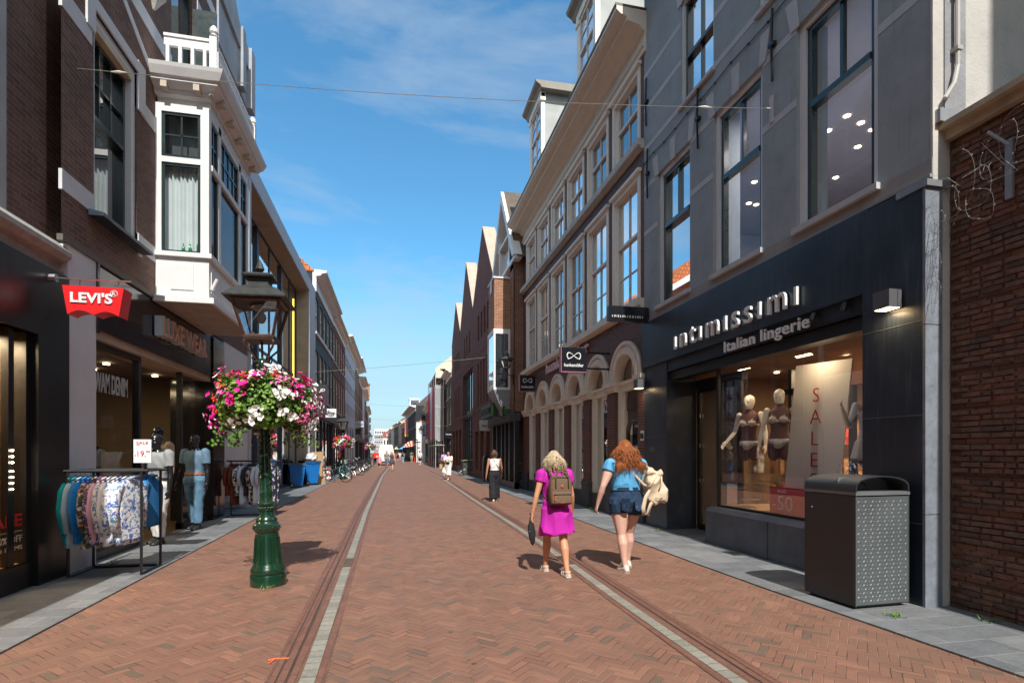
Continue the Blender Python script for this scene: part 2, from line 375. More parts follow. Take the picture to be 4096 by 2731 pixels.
def slabs(name, c1, c2, mortar, w, h, swap=False, soot=.3, bump=.004, mo=.008, rough=.6, off=.5):
    """flat stones on the ground: rows run across the street (or along it with swap)"""
    if name in _mats: return _mats[name]
    g = NG(name); p = g.pos(); sp = g.N('ShaderNodeSeparateXYZ'); g.L(p, sp.inputs[0]); cb = g.N('ShaderNodeCombineXYZ')
    g.L(sp.outputs[1 if swap else 0], cb.inputs[0]); g.L(sp.outputs[0 if swap else 1], cb.inputs[1])
    bt = g.N('ShaderNodeTexBrick'); g.L(cb.outputs[0], bt.inputs['Vector']); bt.offset = off
    for k, x in (('Scale', 1.0), ('Mortar Size', mo/2), ('Mortar Smooth', .1), ('Bias', 0.0), ('Brick Width', w), ('Row Height', h)): bt.inputs[k].default_value = x
    bt.inputs['Color1'].default_value = (*c1, 1); bt.inputs['Color2'].default_value = (*c2, 1); bt.inputs['Mortar'].default_value = (*mortar, 1)
    c = g.mix(g.M('MULTIPLY', g.ramp(g.noise(p, 3.5, 8, .72), .42, .72), soot), bt.outputs[0], tuple(x*.45 for x in c1))
    c = g.mix(g.M('MULTIPLY', g.ramp(g.noise(p, 38, 5), .45, .75), .45), c, tuple(min(1, x*1.9) for x in c1))
    vo = g.N('ShaderNodeTexVoronoi'); vo.inputs['Scale'].default_value = 3.1; g.L(p, vo.inputs['Vector'])
    spot = g.M('LESS_THAN', g.M('ADD', vo.outputs['Distance'], g.M('MULTIPLY', g.noise(p, 30), .05)), .07)
    c = g.mix(g.M('MULTIPLY', spot, .6), c, tuple(x*.35 for x in c1))
    g.L(c, g.bsdf.inputs['Base Color']); g.bsdf.inputs['Roughness'].default_value = rough; g.bsdf.inputs['Specular IOR Level'].default_value = .35
    g.bump(g.M('ADD', g.M('MULTIPLY', bt.outputs['Fac'], -1.0), g.M('MULTIPLY', g.noise(p, 50, 5), .4)), bump, .8)
    _mats[name] = g.mat; return g.mat
def pane_mat(name, inside=(.02, .026, .03), refl=1.0, tint=(1, 1, 1), wob=.0004):
    """window glass over a dark room: a dark body under a mirror-like reflection"""
    g = NG(name); p = g.pos(); g.t.nodes.remove(g.bsdf)
    df = g.N('ShaderNodeBsdfDiffuse'); c = g.mix(g.noise(p, 1.3, 3), tuple(x*.6 for x in inside), tuple(x*1.4 for x in inside)); g.L(c, df.inputs['Color'])
    gl = g.N('ShaderNodeBsdfGlossy'); gl.inputs['Roughness'].default_value = .01; gl.inputs['Color'].default_value = (*tint, 1)
    fr = g.N('ShaderNodeFresnel'); fr.inputs['IOR'].default_value = 1.65
    bm = g.N('ShaderNodeBump'); bm.inputs['Distance'].default_value = wob*10; bm.inputs['Strength'].default_value = .35; g.L(g.noise(p, 1.7, 2), bm.inputs['Height'])
    g.L(bm.outputs[0], gl.inputs['Normal'])
    f = g.M('MINIMUM', g.M('MULTIPLY', g.M('ADD', fr.outputs[0], .10), 1.55*refl), 1.0)
    ms = g.N('ShaderNodeMixShader'); g.L(f, ms.inputs[0]); g.L(df.outputs[0], ms.inputs[1]); g.L(gl.outputs[0], ms.inputs[2]); g.L(ms.outputs[0], g.out.inputs[0])
    return g.mat
def glass_mat(name, tint=(.8, .82, .82), refl=1.0, base=.03):
    """see-through shop glass"""
    g = NG(name); g.t.nodes.remove(g.bsdf)
    tr = g.N('ShaderNodeBsdfTransparent'); tr.inputs['Color'].default_value = (*tint, 1)
    gl = g.N('ShaderNodeBsdfGlossy'); gl.inputs['Roughness'].default_value = .005
    fr = g.N('ShaderNodeFresnel'); fr.inputs['IOR'].default_value = 1.5
    ms = g.N('ShaderNodeMixShader'); g.L(g.M('MINIMUM', g.M('MULTIPLY', g.M('ADD', fr.outputs[0], base-.03), .85*refl), 1.0), ms.inputs[0])
    g.L(tr.outputs[0], ms.inputs[1]); g.L(gl.outputs[0], ms.inputs[2]); g.L(ms.outputs[0], g.out.inputs[0])
    return g.mat
def emit(name, col, st):
    if name in _mats: return _mats[name]
    g = NG(name); g.bsdf.inputs['Base Color'].default_value = (*col, 1); g.bsdf.inputs['Emission Color'].default_value = (*col, 1); g.bsdf.inputs['Emission Strength'].default_value = st
    _mats[name] = g.mat; return g.mat
def pattern(name, base, spots, scale=14, thr=.56, rough=.8, obj=True, mean=False):
    """printed cloth: coloured blots over a base colour"""
    if name in _mats: return _mats[name]
    g = NG(name); p = g.pos(obj); c = g.mix(g.noise(p, 5), tuple(x*.88 for x in base), base)
    for i, sc in enumerate(spots):
        mpn = g.N('ShaderNodeMapping'); mpn.inputs['Location'].default_value = (3.1*i+1, 1.7*i, 2.3*i); g.L(p, mpn.inputs['Vector'])
        f = g.noise(mpn.outputs[0], scale*(1+.2*i), 2, .5); c = g.mix(g.M('GREATER_THAN', f, thr), c, sc)
    g.L(c, g.bsdf.inputs['Base Color']); g.bsdf.inputs['Roughness'].default_value = rough; g.bsdf.inputs['Specular IOR Level'].default_value = .25
    _mats[name] = g.mat; return g.mat

WHITE = mat('white paint', (.78, .78, .76), .5, .06, 3, dirt=.15)
CREAM = mat('cream paint', (.76, .68, .56), .5, .06, 3, dirt=.12)
CREAM2 = mat('warm white paint', (.82, .77, .66), .5, .05, 3, dirt=.1)
STONE = mat('grey stone trim', (.52, .50, .46), .7, .12, 4, bump=.002, dirt=.3)
GREEN_FR = mat('dark green window paint', (.012, .03, .032), .3, .2, 3, coat=.4)
BLACKP = mat('black paint', (.012, .013, .015), .35, .3, 3)
BLACKM = mat('matt black metal', (.018, .018, .019), .5, .3, 3)
IRON = mat('black wrought iron', (.012, .012, .014), .4, .3, 6)
STEEL = mat('brushed steel', (.5, .5, .5), .35, .1, 5, metal=1)
ZINC = mat('zinc', (.33, .35, .37), .5, .15, 3, metal=.6)
PANE = pane_mat('upper window glass')
PANE_D = pane_mat('dark window glass', (.008, .01, .012), .85)
PANE_B = pane_mat('modern mirror glass', (.01, .02, .03), 1.35)
SHOPG = glass_mat('shop glass')
CURT = mat('white net curtain', (.75, .75, .72), .9, .08, 6)
# ---------------------------------------------------------------- people
def fuse(mb, name, m, parent, voxel=.012, smooth=3, folds=0.0, fscale=9, fstretch=(1, 1, .5), deci=None, mats2=None):
    """weld overlapping closed shapes into one continuous skin (voxel remesh), relax it, add cloth folds"""
    me = bpy.data.meshes.new('tmp'); me.from_pydata([tuple(p) for p in mb.v], [], mb.f)
    b = bmesh.new(); b.from_mesh(me)
    bmesh.ops.recalc_face_normals(b, faces=b.faces); b.to_mesh(me); b.free()
    o = bpy.data.objects.new('tmp', me); COL.objects.link(o)
    r = o.modifiers.new('r', 'REMESH'); r.mode = 'VOXEL'; r.voxel_size = voxel; r.use_smooth_shade = True
    if smooth: q = o.modifiers.new('s', 'SMOOTH'); q.factor = .5; q.iterations = smooth
    if deci: d = o.modifiers.new('d', 'DECIMATE'); d.ratio = deci
    dg = bpy.context.evaluated_depsgraph_get(); me2 = bpy.data.meshes.new_from_object(o.evaluated_get(dg))
    bpy.data.objects.remove(o); bpy.data.meshes.remove(me)
    if folds:
        ns = [v.normal.copy() for v in me2.vertices]
        for v, n in zip(me2.vertices, ns):
            p = Vector((v.co.x*fstretch[0], v.co.y*fstretch[1], v.co.z*fstretch[2]))*fscale
            a = 1 - abs(mnoise.noise(p)*2); v.co += n*(a-.5)*folds
    me2.name = name; me2.materials.clear(); me2.materials.append(m)
    me2.polygons.foreach_set('use_smooth', [True]*len(me2.polygons))
    o = bpy.data.objects.new(name, me2); COL.objects.link(o); attach(o, parent); return o
def ball(b, c, rx, ry=None, rz=None, n=10):
    ry = rx if ry is None else ry; rz = rx if rz is None else rz
    rr = [[(c[0]+rx*math.sin(a)*math.cos(2*math.pi*j/n), c[1]+ry*math.sin(a)*math.sin(2*math.pi*j/n), c[2]-rz*math.cos(a)) for j in range(n)] for a in [max(.02, math.pi*k/(n-2)) if k < n-2 else math.pi-.02 for k in range(n-1)]]
    b.rings(rr)
def limb(b, pts, rad, n=10):
    """tapered limb through joints, rounded by in-between points"""
    P = [Vector(p) for p in pts]; out = []; rr = []
    for k in range(len(P)-1):
        for j in range(4):
            f = j/4; out.append(P[k].lerp(P[k+1], f)); rr.append(rad[k]*(1-f)+rad[k+1]*f)
    out.append(P[-1]); rr.append(rad[-1]); b.tube(out, rr, n)
    ball(b, P[0], rad[0]); ball(b, P[-1], rad[-1])
def ell(cx, cy, z, rx, ry, n=20, sq=1.0, k=0, amp=0, ph=0):
    out = []
    for j in range(n):
        a = 2*math.pi*j/n; c, s = math.cos(a), math.sin(a)
        f = 1 + amp*math.sin(k*a+ph) if k else 1
        out.append((cx+rx*f*math.copysign(abs(c)**sq, c), cy+ry*f*math.copysign(abs(s)**sq, s), z))
    return out
class Fig:
    """joint positions of a standing or walking figure that faces +Y"""
    def __init__(s, H=1.7, legs=((0, 0), (0, 0)), arms=((0, .12, .1), (0, .12, .1)), wt=1.0, male=False, yaw=0, pitch=0, lean=0.0, feet=.06):
        s.H = H; s.wt = wt; s.male = male; s.yaw = yaw; s.pitch = pitch
        hz = .515*H; s.hip = []; s.knee = []; s.ank = []
        for i, sd in enumerate((-1, 1)):
            th, kn = legs[i]                                   # thigh swing forward, knee flexion (degrees)
            h = Vector((sd*.052*H*min(wt, 1.15), 0, hz)); a = R(th); k = h + Vector((-sd*.006*H, math.sin(a)*.24*H, -math.cos(a)*.24*H))
            a2 = R(th-kn); n = k + Vector((-sd*.004*H, math.sin(a2)*.235*H, -math.cos(a2)*.235*H))
            s.hip.append(h); s.knee.append(k); s.ank.append(n)
        drop = min(n.z for n in s.ank) - .04*H
        for L in (s.hip, s.knee, s.ank):
            for v in L: v.z -= drop
        s.dz = -drop; s.lean = lean
        sw = (.109 if male else .108)*H*(.55+.45*wt); s.sh = []; s.elb = []; s.wri = []; s.hd = []
        for i, sd in enumerate((-1, 1)):
            fw, out, el = arms[i][:3]                          # degrees forward, out, elbow bend
            S0 = s.tp(Vector((sd*sw, 0, .805*H))); a = R(fw); o_ = R(out)
            d = Vector((sd*math.sin(o_), math.sin(a)*math.cos(o_), -math.cos(a)*math.cos(o_)))
            e = S0 + d*.18*H; a2 = R(fw+el); inn = arms[i][3] if len(arms[i]) > 3 else 0
            d2 = Vector((sd*math.sin(R(out*.6-inn)), math.sin(a2)*math.cos(o_), -math.cos(a2)*math.cos(o_))).normalized()
            w = e + d2*.150*H; s.sh.append(S0); s.elb.append(e); s.wri.append(w); s.hd.append(d2)
    def tp(s, p):
        """torso point: lean forward about the hips"""
        a = R(s.lean); z = p.z-.5*s.H; return Vector((p.x, p.y+z*math.sin(a), .5*s.H+z*math.cos(a)+s.dz))
    def torso_rings(s, z0, z1, off=0.0, n=22, prof=None):
        H, w = s.H, s.wt; M_ = s.male
        tab = [(.455, .070, .058), (.49, .094, .072), (.53, .099*w, .075*w), (.58, .088*w, .064*w), (.625, .078*w if not M_ else .084*w, .056*w), (.67, .082*w if not M_ else .090*w, .060*w),
               (.72, .090*w if not M_ else .100*w, .066*w), (.76, .096*w if not M_ else .108*w, .064*w), (.79, .098*w if not M_ else .112*w, .056*w), (.812, .078*w, .046), (.828, .046, .038), (.85, .033, .034)]
        def at(z):
            if z <= tab[0][0]: return tab[0][1:]
            for a, b in zip(tab, tab[1:]):
                if z <= b[0]:
                    k = (z-a[0])/(b[0]-a[0]); return (a[1]+(b[1]-a[1])*k, a[2]+(b[2]-a[2])*k)
            return tab[-1][1:]
        rr = []; N = 16
        for i in range(N+1):
            z = z0+(z1-z0)*i/N; rx, ry = at(z); rx = rx*H+off; ry = ry*H+off
            if prof: rx, ry = prof(z, rx, ry)
            rr.append([tuple(s.tp(Vector(p))) for p in ell(0, 0, z*H, rx, ry, n, .9)])
        return rr
    def headc(s):
        return s.tp(Vector((0, .012*s.H, .925*s.H)))
def hand(b, w, d, side, H, curl=.35, nrm=None, spread=.2):
    """palm, four unequal fingers in two bends and a thumb from the side of the palm"""
    d = d.normalized(); nrm = Vector(nrm or (side, 0, 0)); nrm = (nrm - d*nrm.dot(d)).normalized()      # nrm points out of the back of the hand
    u = nrm.cross(d).normalized()                               # across the palm
    if u.y < 0: u = -u                                          # thumb side forward
    k = H/1.7; pw = .036*k
    rr = []
    for f, ww, tt in ((-.1, .022, .017), (.15, .030, .016), (.5, .038, .015), (.8, .040, .013), (1, .037, .010)):
        c = w + d*(f*.085*k); rr.append([tuple(c + u*(ww*k*math.cos(2*math.pi*j/12)) + nrm*(tt*k*math.sin(2*math.pi*j/12))) for j in range(12)])
    b.rings(rr)
    for i, (x, L) in enumerate(((.95, .068), (.35, .077), (-.28, .072), (-.88, .056))):
        p = w + d*.078*k + u*(x*pw*.82); dd = (d + u*(x*spread*.35)).normalized(); pts = [p - d*.012*k]; a = 0
        for j, seg in enumerate((.45, .32, .25)):
            a += curl*(.55+.35*j)*(1+.12*i); q = dd*math.cos(a) - nrm*math.sin(a); p = p + q*(L*seg*k); pts.append(p)
        limb(b, [tuple(q) for q in pts], [.0092*k, .0086*k, .0078*k, .0066*k], 8)
    p = w + d*.022*k + u*.024*k; t1 = (d*.75 + u*.65 - nrm*.25).normalized(); t2 = (d*.95 + u*.15 - nrm*.35).normalized()
    limb(b, [tuple(p), tuple(p+t1*.038*k), tuple(p+t1*.038*k+t2*.034*k)], [.013*k, .0105*k, .008*k], 8)
def skin_body(f, skin, parent, voxel=.009, curls=(.4, .4), legs=True, name='body', hands=True, deci=None, headon=True):
    H = f.H; w = f.wt; b = MB()
    b.rings(f.torso_rings(.455 if legs else .44, .85))
    tn = .024*H if not f.male else .030*H
    limb(b, [tuple(f.tp(Vector((0, -.002*H, .80*H)))), tuple(f.tp(Vector((0, .006*H, .885*H))))], [tn*1.15, tn], 12)
    if not f.male:
        for sd in (-1, 1): c = f.tp(Vector((sd*.042*H, .048*H, .725*H))); ball(b, c, .036*H*w, .030*H*w, .034*H*w)
    if headon:
        hc = f.headc(); hb = MB()
        rr = [ell(0, .004, -.072, .022, .024, 14), ell(0, .010, -.062, .032, .036, 14), ell(0, .006, -.042, .038, .046, 14), ell(0, 0, -.018, .043, .053, 14), ell(0, -.003, .008, .0455, .057, 14), ell(0, -.004, .032, .043, .054, 14), ell(0, -.004, .052, .033, .042, 14), ell(0, -.004, .064, .018, .022, 14), ell(0, -.004, .068, .004, .004, 14)]
        hb.rings(rr); ball(hb, (0, .055, -.016), .0075, .012, .016, 8); ball(hb, (0, .0515, -.036), .013, .006, .0055, 8); ball(hb, (0, .046, -.055), .014, .012, .011, 8)
        for sd in (-1, 1): ball(hb, (sd*.0455, -.004, -.008), .005, .011, .018, 8); ball(hb, (sd*.02, .047, .008), .011, .007, .004, 8); ball(hb, (sd*.024, .040, -.022), .012, .012, .012, 8)
        M = Matrix.Translation(hc) @ Matrix.Rotation(R(f.yaw), 4, 'Z') @ Matrix.Rotation(R(-f.pitch), 4, 'X') @ Matrix.Scale(H, 4)
        i0 = len(b.v); b.v += [tuple(M @ Vector(p)) for p in hb.v]; b.f += [tuple(i+i0 for i in q) for q in hb.f]; b.m += hb.m; f.M = M
    ws = .5+.5*w
    for i, sd in enumerate((-1, 1)):
        S0, e, wr = f.sh[i], f.elb[i], f.wri[i]; mid = e.lerp(wr, .28); k = 1.15 if f.male else 1.0
        limb(b, [S0, S0.lerp(e, .45), e, mid, wr], [.031*H*k*ws*w, .026*H*k*ws*w, .0205*H*k*ws, .0215*H*k*ws, .0145*H*k])
        if hands: hand(b, wr, f.hd[i], sd, H, curls[i])
        else: limb(b, [wr, wr+f.hd[i]*.07*H], [.016*H, .012*H])
        if legs:
            h, kn, an = f.hip[i], f.knee[i], f.ank[i]; cf = kn.lerp(an, .28)+Vector((0, -.008*H, 0))
            limb(b, [h, h.lerp(kn, .45), kn, cf, kn.lerp(an, .68), an], [.060*H*w, .047*H*w, .031*H*ws, .0345*H*ws, .024*H*ws, .0185*H], 12)
    o = fuse(b, name, skin, parent, voxel, 7 if voxel < .012 else 3, deci=deci)
    return o
def foot(f, i, parent, kind, m, m2=None, scale=1.0):
    """shoe around the foot of leg i, flat on the ground or heel up when the leg trails"""
    an = f.ank[i]; H = f.H; k = H/1.7; lift = max(0, an.z-.055*H); a = math.atan2(lift, .16*k)
    b = MB(); up = Vector((0, -math.sin(a)*0, 1)); fw = Vector((0, math.cos(a), -math.sin(a))); upv = Vector((0, math.sin(a), math.cos(a))); c0 = an - upv*.028*H
    sd = (-1, 1)[i]
    def P(y, x, z): return c0 + fw*(y*k) + Vector((x*k, 0, 0)) + upv*(z*k)
    prof = [(-.075, .024, .0, .055), (-.055, .034, 0, .085), (-.01, .036, 0, .090), (.04, .038, 0, .062), (.09, .045, 0, .046), (.14, .042, 0, .036), (.175, .026, .004, .026)]
    base = -.030
    rr = [[tuple(P(y, x*w_+sd*.004*y*6, base+.018+(hh)*z)) for x, z in ((-1, 0), (-.95, .45), (-.55, .9), (0, 1), (.55, .9), (.95, .45), (1, 0))] for y, w_, zz, hh in prof]
    b.rings(rr); so = MB()
    rs = [[tuple(P(y, x*(w_+.004)+sd*.004*y*6, base+z)) for x, z in ((-1, 0), (-1, .022), (1, .022), (1, 0))] for y, w_, zz, hh in prof]; so.rings(rs)
    if kind == 'sandal':
        b = MB()
        for y, w_, z in ((.11, .046, .045), (.05, .042, .066)):
            b.rings([[tuple(P(y+dy, w_*math.cos(t)*1.04+sd*.004*y*6, base+.02+z*max(0, math.sin(t))*1.0+dz)) for t in [math.pi*j/8 for j in range(9)]] for dy, dz in ((-.018, 0), (-.018, .006), (.018, .004), (.018, 0))], closed=False, caps=False)
        b.rings([[tuple(P(-.01-.055*math.sin(t), .042*math.cos(t), base+.075+dz)) for t in [math.pi*j/8 for j in range(9)]] for dz in (-.012, .016)], closed=False, caps=False)
        b.rings([[tuple(P(-.03-.05*math.sin(t), .040*math.cos(t), base+.02+dz)) for t in [math.pi*j/8 for j in range(9)]] for dz in (0, .03)], closed=False, caps=False)
        ft = MB(); ft.rings([[tuple(P(y, x*w_*.88+sd*.004*y*6, base+.02+(hh*.85)*z)) for x, z in ((-1, .05), (-.95, .45), (-.55, .9), (0, 1), (.55, .9), (.95, .45), (1, .05))] for y, w_, zz, hh in prof])
        o = b.build('sandal', m, parent, smooth=True); so.build('sole', m2 or m, o); return o, ft
    o = b.build('shoe', m, parent, smooth=True); so.build('sole', m2 or m, o)
    if kind == 'sneaker':
        lc = MB()
        for q in range(5): y = .03+.018*q; hz = .062-.0045*q; lc.tube([P(y, -.02, base+.018+hz*.93), P(y+.004, 0, base+.022+hz), P(y, .02, base+.018+hz*.93)], .0022*k, 5)
        for q in (-1, 1): lc.tube([P(.03, 0, .06), P(.045, q*.025, .055), P(.05, q*.035, .03)], .0022*k, 5)
        lc.build('laces', m, o)
    return o, None
def sleeve(b, f, i, frac, off, flare=0.0):
    S0, e, wr = f.sh[i], f.elb[i], f.wri[i]; L = .31; w = f.wt
    p1 = S0.lerp(e, min(1, frac*2)) if frac <= .5 else e
    pts = [S0, p1]; k = (1.15 if f.male else 1)*w; r1 = (.030-.009*min(1, frac*2))*f.H*k+off+flare
    rad = [.033*f.H*k+off, r1]
    if frac > .5: pts.append(e.lerp(wr, (frac-.5)*2)); rad.append((.021-.004*(frac-.5)*2)*f.H*k+off+flare)
    P = []; RR = []
    for a in range(len(pts)-1):
        for j in range(4): P.append(pts[a].lerp(pts[a+1], j/4)); RR.append(rad[a]+(rad[a+1]-rad[a])*j/4)
    P.append(pts[-1]); RR.append(rad[-1]); b.tube(P, RR, 14); ball(b, S0, rad[0])
def top(f, m, parent, hem=.56, neck=.825, off=.010, sl=.3, flare=.006, voxel=.012, folds=.006, name='shirt', prof=None, fs=9):
    b = MB(); b.rings(f.torso_rings(hem, neck, off, prof=prof))
    if not f.male:
        for sd in (-1, 1): c = f.tp(Vector((sd*.042*f.H, .048*f.H, .725*f.H))); ball(b, c, .036*f.H*f.wt+off, .030*f.H*f.wt+off, .034*f.H*f.wt+off)
    if sl: [sleeve(b, f, i, sl, off, flare) for i in (0, 1)]
    return fuse(b, name, m, parent, voxel, 2, folds, fs)
def legwear(f, m, parent, frac=.4, off=.010, flare=.012, waist=.60, voxel=.012, folds=.006, name='trousers'):
    """shorts or trousers: seat plus a tube down each leg; frac 1 = to the ankle"""
    b = MB(); b.rings(f.torso_rings(.45, waist, off)); w = f.wt; H = f.H
    for i in (0, 1):
        h, kn, an = f.hip[i], f.knee[i], f.ank[i]
        pts = [h, h.lerp(kn, min(1, frac*2))]; r0 = .062*H*w+off; r1 = (.060-.026*min(1, frac*2))*H*w+off+flare*.6; rad = [r0, r1]
        if frac > .5: pts.append(kn.lerp(an, (frac-.5)*2)); rad.append(.023*H+off+flare)
        P = []; RR = []
        for a in range(len(pts)-1):
            for j in range(5): P.append(pts[a].lerp(pts[a+1], j/5)); RR.append(rad[a]+(rad[a+1]-rad[a])*j/5)
        P.append(pts[-1]); RR.append(rad[-1]); b.tube(P, RR, 16); ball(b, h, r0)
    return fuse(b, name, m, parent, voxel, 2, folds, 8)
def gown(f, m, parent, hem=.36, neck=.825, off=.014, flare=.05, sl=.25, voxel=.012, folds=.01, name='dress', hemdip=0.0, waist=0.0, sway=0.0, k=7):
    H = f.H; rr = f.torso_rings(.56, neck, off)[::-1]; N = 10
    low = []
    for i in range(1, N+1):
        q = i/N; z = .56+(hem-.56)*q; rx = .105*H*f.wt+off+flare*q; ry = .082*H*f.wt+off+flare*q*.9
        e = ell(sway*q, -.0*q, z*H, rx, ry, 22, .95, k, .05*q, 1.3); e = [(x, y, zz - hemdip*q*abs(math.sin(3*math.atan2(y, x)))) for x, y, zz in e]; low.append([(x, y, zz+f.dz) for x, y, zz in e])
    b = MB(); b.rings(rr[:-1]+low) if False else b.rings(rr+low)
    if not f.male:
        for sd in (-1, 1): c = f.tp(Vector((sd*.042*H, .048*H, .725*H))); ball(b, c, .036*H*f.wt+off, .030*H*f.wt+off, .034*H*f.wt+off)
    if sl: [sleeve(b, f, i, sl, off, .012) for i in (0, 1)]
    return fuse(b, name, m, parent, voxel, 2, folds, 6, (1, 1, .35))
def hair(f, m, parent, style='long', n=150, L=.30, wave=.012, rr=.0055, seed=1, spread=.4, name='hair', turns=5):
    """a cap of hair on the skull with many separate wavy locks"""
    rnd = random.Random(seed); H = f.H; M = f.M; b = MB()
    cap = MB(); ball(cap, (0, -.010, .008), .048, .057, .060, 14)
    ring = [tuple(M @ Vector(p)) for p in cap.v]; i0 = len(b.v); b.v += ring; b.f += [tuple(i+i0 for i in q) for q in cap.f]; b.m += cap.m
    # keep the face clear: squash the front of the cap
    for i in range(i0, len(b.v)):
        q = M.inverted() @ Vector(b.v[i])
        if q.y > .030 and q.z < .034: q.y = .030; q.x *= .9; b.v[i] = tuple(M @ q)
    hc = M @ Vector((0, 0, 0)); k = H
    sho = f.sh[1].z; yawv = Matrix.Rotation(R(f.yaw), 3, 'Z')
    for q in range(n):
        a = rnd.uniform(-.62*math.pi, .62*math.pi); el = rnd.uniform(.05, 1.5) if q % 3 else rnd.uniform(1.1, 1.55)         # a: angle from the back of the head
        if style == 'short': LL = .045*rnd.uniform(.6, 1.2)
        else: LL = L*rnd.uniform(.75, 1.08)
        d = yawv @ Vector((math.sin(a)*math.cos(el), -math.cos(a)*math.cos(el), math.sin(el)))
        p = hc + Vector((d.x*.049*k, d.y*.059*k, d.z*.066*k+.010*k)); o2 = yawv @ Vector((math.sin(a), -math.cos(a), 0))
        pts = []; ph = rnd.uniform(0, 6.28); amp = wave*rnd.uniform(.5, 1.2); N = 14; wide = spread*rnd.uniform(.6, 1.2)
        if style == 'tail':
            tailp = hc + yawv @ Vector((0, -.060*k, .012*k)); L2 = LL
            pts = [p, p.lerp(tailp, .5)+Vector((0, 0, .012*k)), tailp]
            for j in range(1, 9): t = j/8; pts.append(tailp + Vector((math.sin(ph)*.022*math.sin(t*2.6)+amp*math.sin(t*9+ph), -.02*math.sin(t*1.5)-.012*math.cos(ph)*1.2, -L2*t)))
            b.tube(pts, [rr*.8]*3+[rr*1.1*(1-.6*j/8) for j in range(1, 9)], 5); continue
        z0 = p.z; drop = (p.z-hc.z)+.03
        for j in range(N+1):
            t = j/N; s_ = LL*t
            out = (.012+.03*math.sin(min(1, t*1.6)*1.57)*wide)*k*1.0 if style != 'short' else .006
            arc = min(1, s_/(drop+1e-3)) if drop > 0 else 1
            base = Vector((p.x, p.y, 0)).lerp(Vector((hc.x, hc.y, 0)) + Vector((o2.x*.052*k, o2.y*.060*k, 0)), arc)
            x = base.x+o2.x*out*t*1.2+amp*math.sin(t*turns*2+ph)*min(1, t*2.5); y = base.y+o2.y*out*t*1.2+amp*math.cos(t*turns*2.3+ph)*min(1, t*2.5); z = z0 - s_*(.9 if t > .2 else .8)
            if z < sho+.02*k and style in ('long',):                       # lie on the back, do not run through it
                y = min(y, -.072*k*f.wt-.004*rnd.random()) if abs(a) < 1.5 else y
            pts.append((x, y, z))
        b.tube(pts, [rr*(1 if j < N*.6 else 1-.75*(j-N*.6)/(N*.4)) for j in range(N+1)], 5)
    return b.build(name, m, parent, smooth=True)
def eyes(f, parent, m=None):
    b = MB()
    for sd in (-1, 1): b.sphere(tuple(f.M @ Vector((sd*.0205, .0475, -.002))), .0062*f.H, 6)
    return b.build('eyes', m or BLACKM, parent)
SKIN = mat('fair skin', (.52, .27, .19), .5, .06, 9, spec=.4, obj=True)
SKIN2 = mat('pale skin', (.60, .36, .28), .5, .05, 9, spec=.4, obj=True)
SKIN3 = mat('tanned skin', (.42, .20, .12), .5, .06, 9, spec=.4, obj=True)
# ---------------------------------------------------------------- ground
HB = herring()
BLUEST = slabs('bluestone slabs', (.115, .122, .130), (.215, .22, .222), (.33, .32, .30), .82, .30, soot=.5)
GUT = slabs('gutter brick', (.155, .072, .05), (.19, .09, .062), (.09, .06, .045), .2, .062, swap=True, soot=.35)
SETT = slabs('grey granite setts', (.20, .19, .155), (.28, .265, .22), (.10, .085, .065), .5, .13, soot=.25, off=0)
DARKJ = mat('open joint', (.06, .038, .028), .9, .3)
def curve_t(tab):
    def f(s):
        if s <= tab[0][0]: return tab[0][1]
        for (a, x), (b, y) in zip(tab, tab[1:]):
            if s <= b:
                k = (s-a)/(b-a); return x + (y-x)*k
        return tab[-1][1]
    return f
DRIFT = curve_t([(-30, 0), (45, 0), (80, -.55), (120, -1.9), (200, -6.5), (320, -15)])
LG = curve_t([(-30, -.50), (4, -.60), (15, -.76), (38, -.83), (60, -.60), (80, -.9), (120, -2.2), (320, -15)])
RG = curve_t([(-30, 2.1), (3.3, 2.33), (5.6, 2.38), (9.3, 2.52), (17.6, 2.58), (32, 2.80), (53, 2.64), (66, 2.25), (90, 1.6), (120, .6), (320, -13)])
LP = curve_t([(-30, -3.0), (4, -3.03), (13, -3.24), (30, -3.35), (60, -3.3), (120, -5.2), (320, -18.5)])
RP = curve_t([(-30, 4.45), (3, 4.36), (6, 4.20), (20, 4.24), (45, 4.35), (80, 3.8), (120, 2.6), (320, -10.5)])
SS = [-30, -10, -2, 1, 2.5, 4, 5.5, 7, 9, 11, 13, 15, 18, 21, 25, 29, 33, 38, 43, 48, 54, 60, 66, 72, 80, 90, 100, 120, 150, 200, 260, 320]
def strip(name, fa, fb, z, m, kind='structure', thick=0, s0=-30):
    b = MB(); ss = [s for s in SS if s >= s0]
    top = [[(fa(s), s, z), (fb(s), s, z)] for s in ss]
    if thick: top = [[(fa(s), s, z-thick), (fa(s), s, z), (fb(s), s, z), (fb(s), s, z-thick)] for s in ss]
    b.rings(top, closed=False, caps=False); return b.build(name, m, kind=kind)
g = MB(); g.quad((-400, -200, -.05), (400, -200, -.05), (400, 900, -.05), (-400, 900, -.05))
g.build('ground', mat('asphalt ground', (.06, .058, .055), .9), kind='structure')
strip('road', lambda s: LP(s), lambda s: RP(s), 0, HB)
strip('pavement_left', lambda s: LP(s)-2.6, lambda s: LP(s), .018, BLUEST, thick=.06)
strip('pavement_right', lambda s: RP(s), lambda s: RP(s)+2.8, .018, BLUEST, thick=.06)
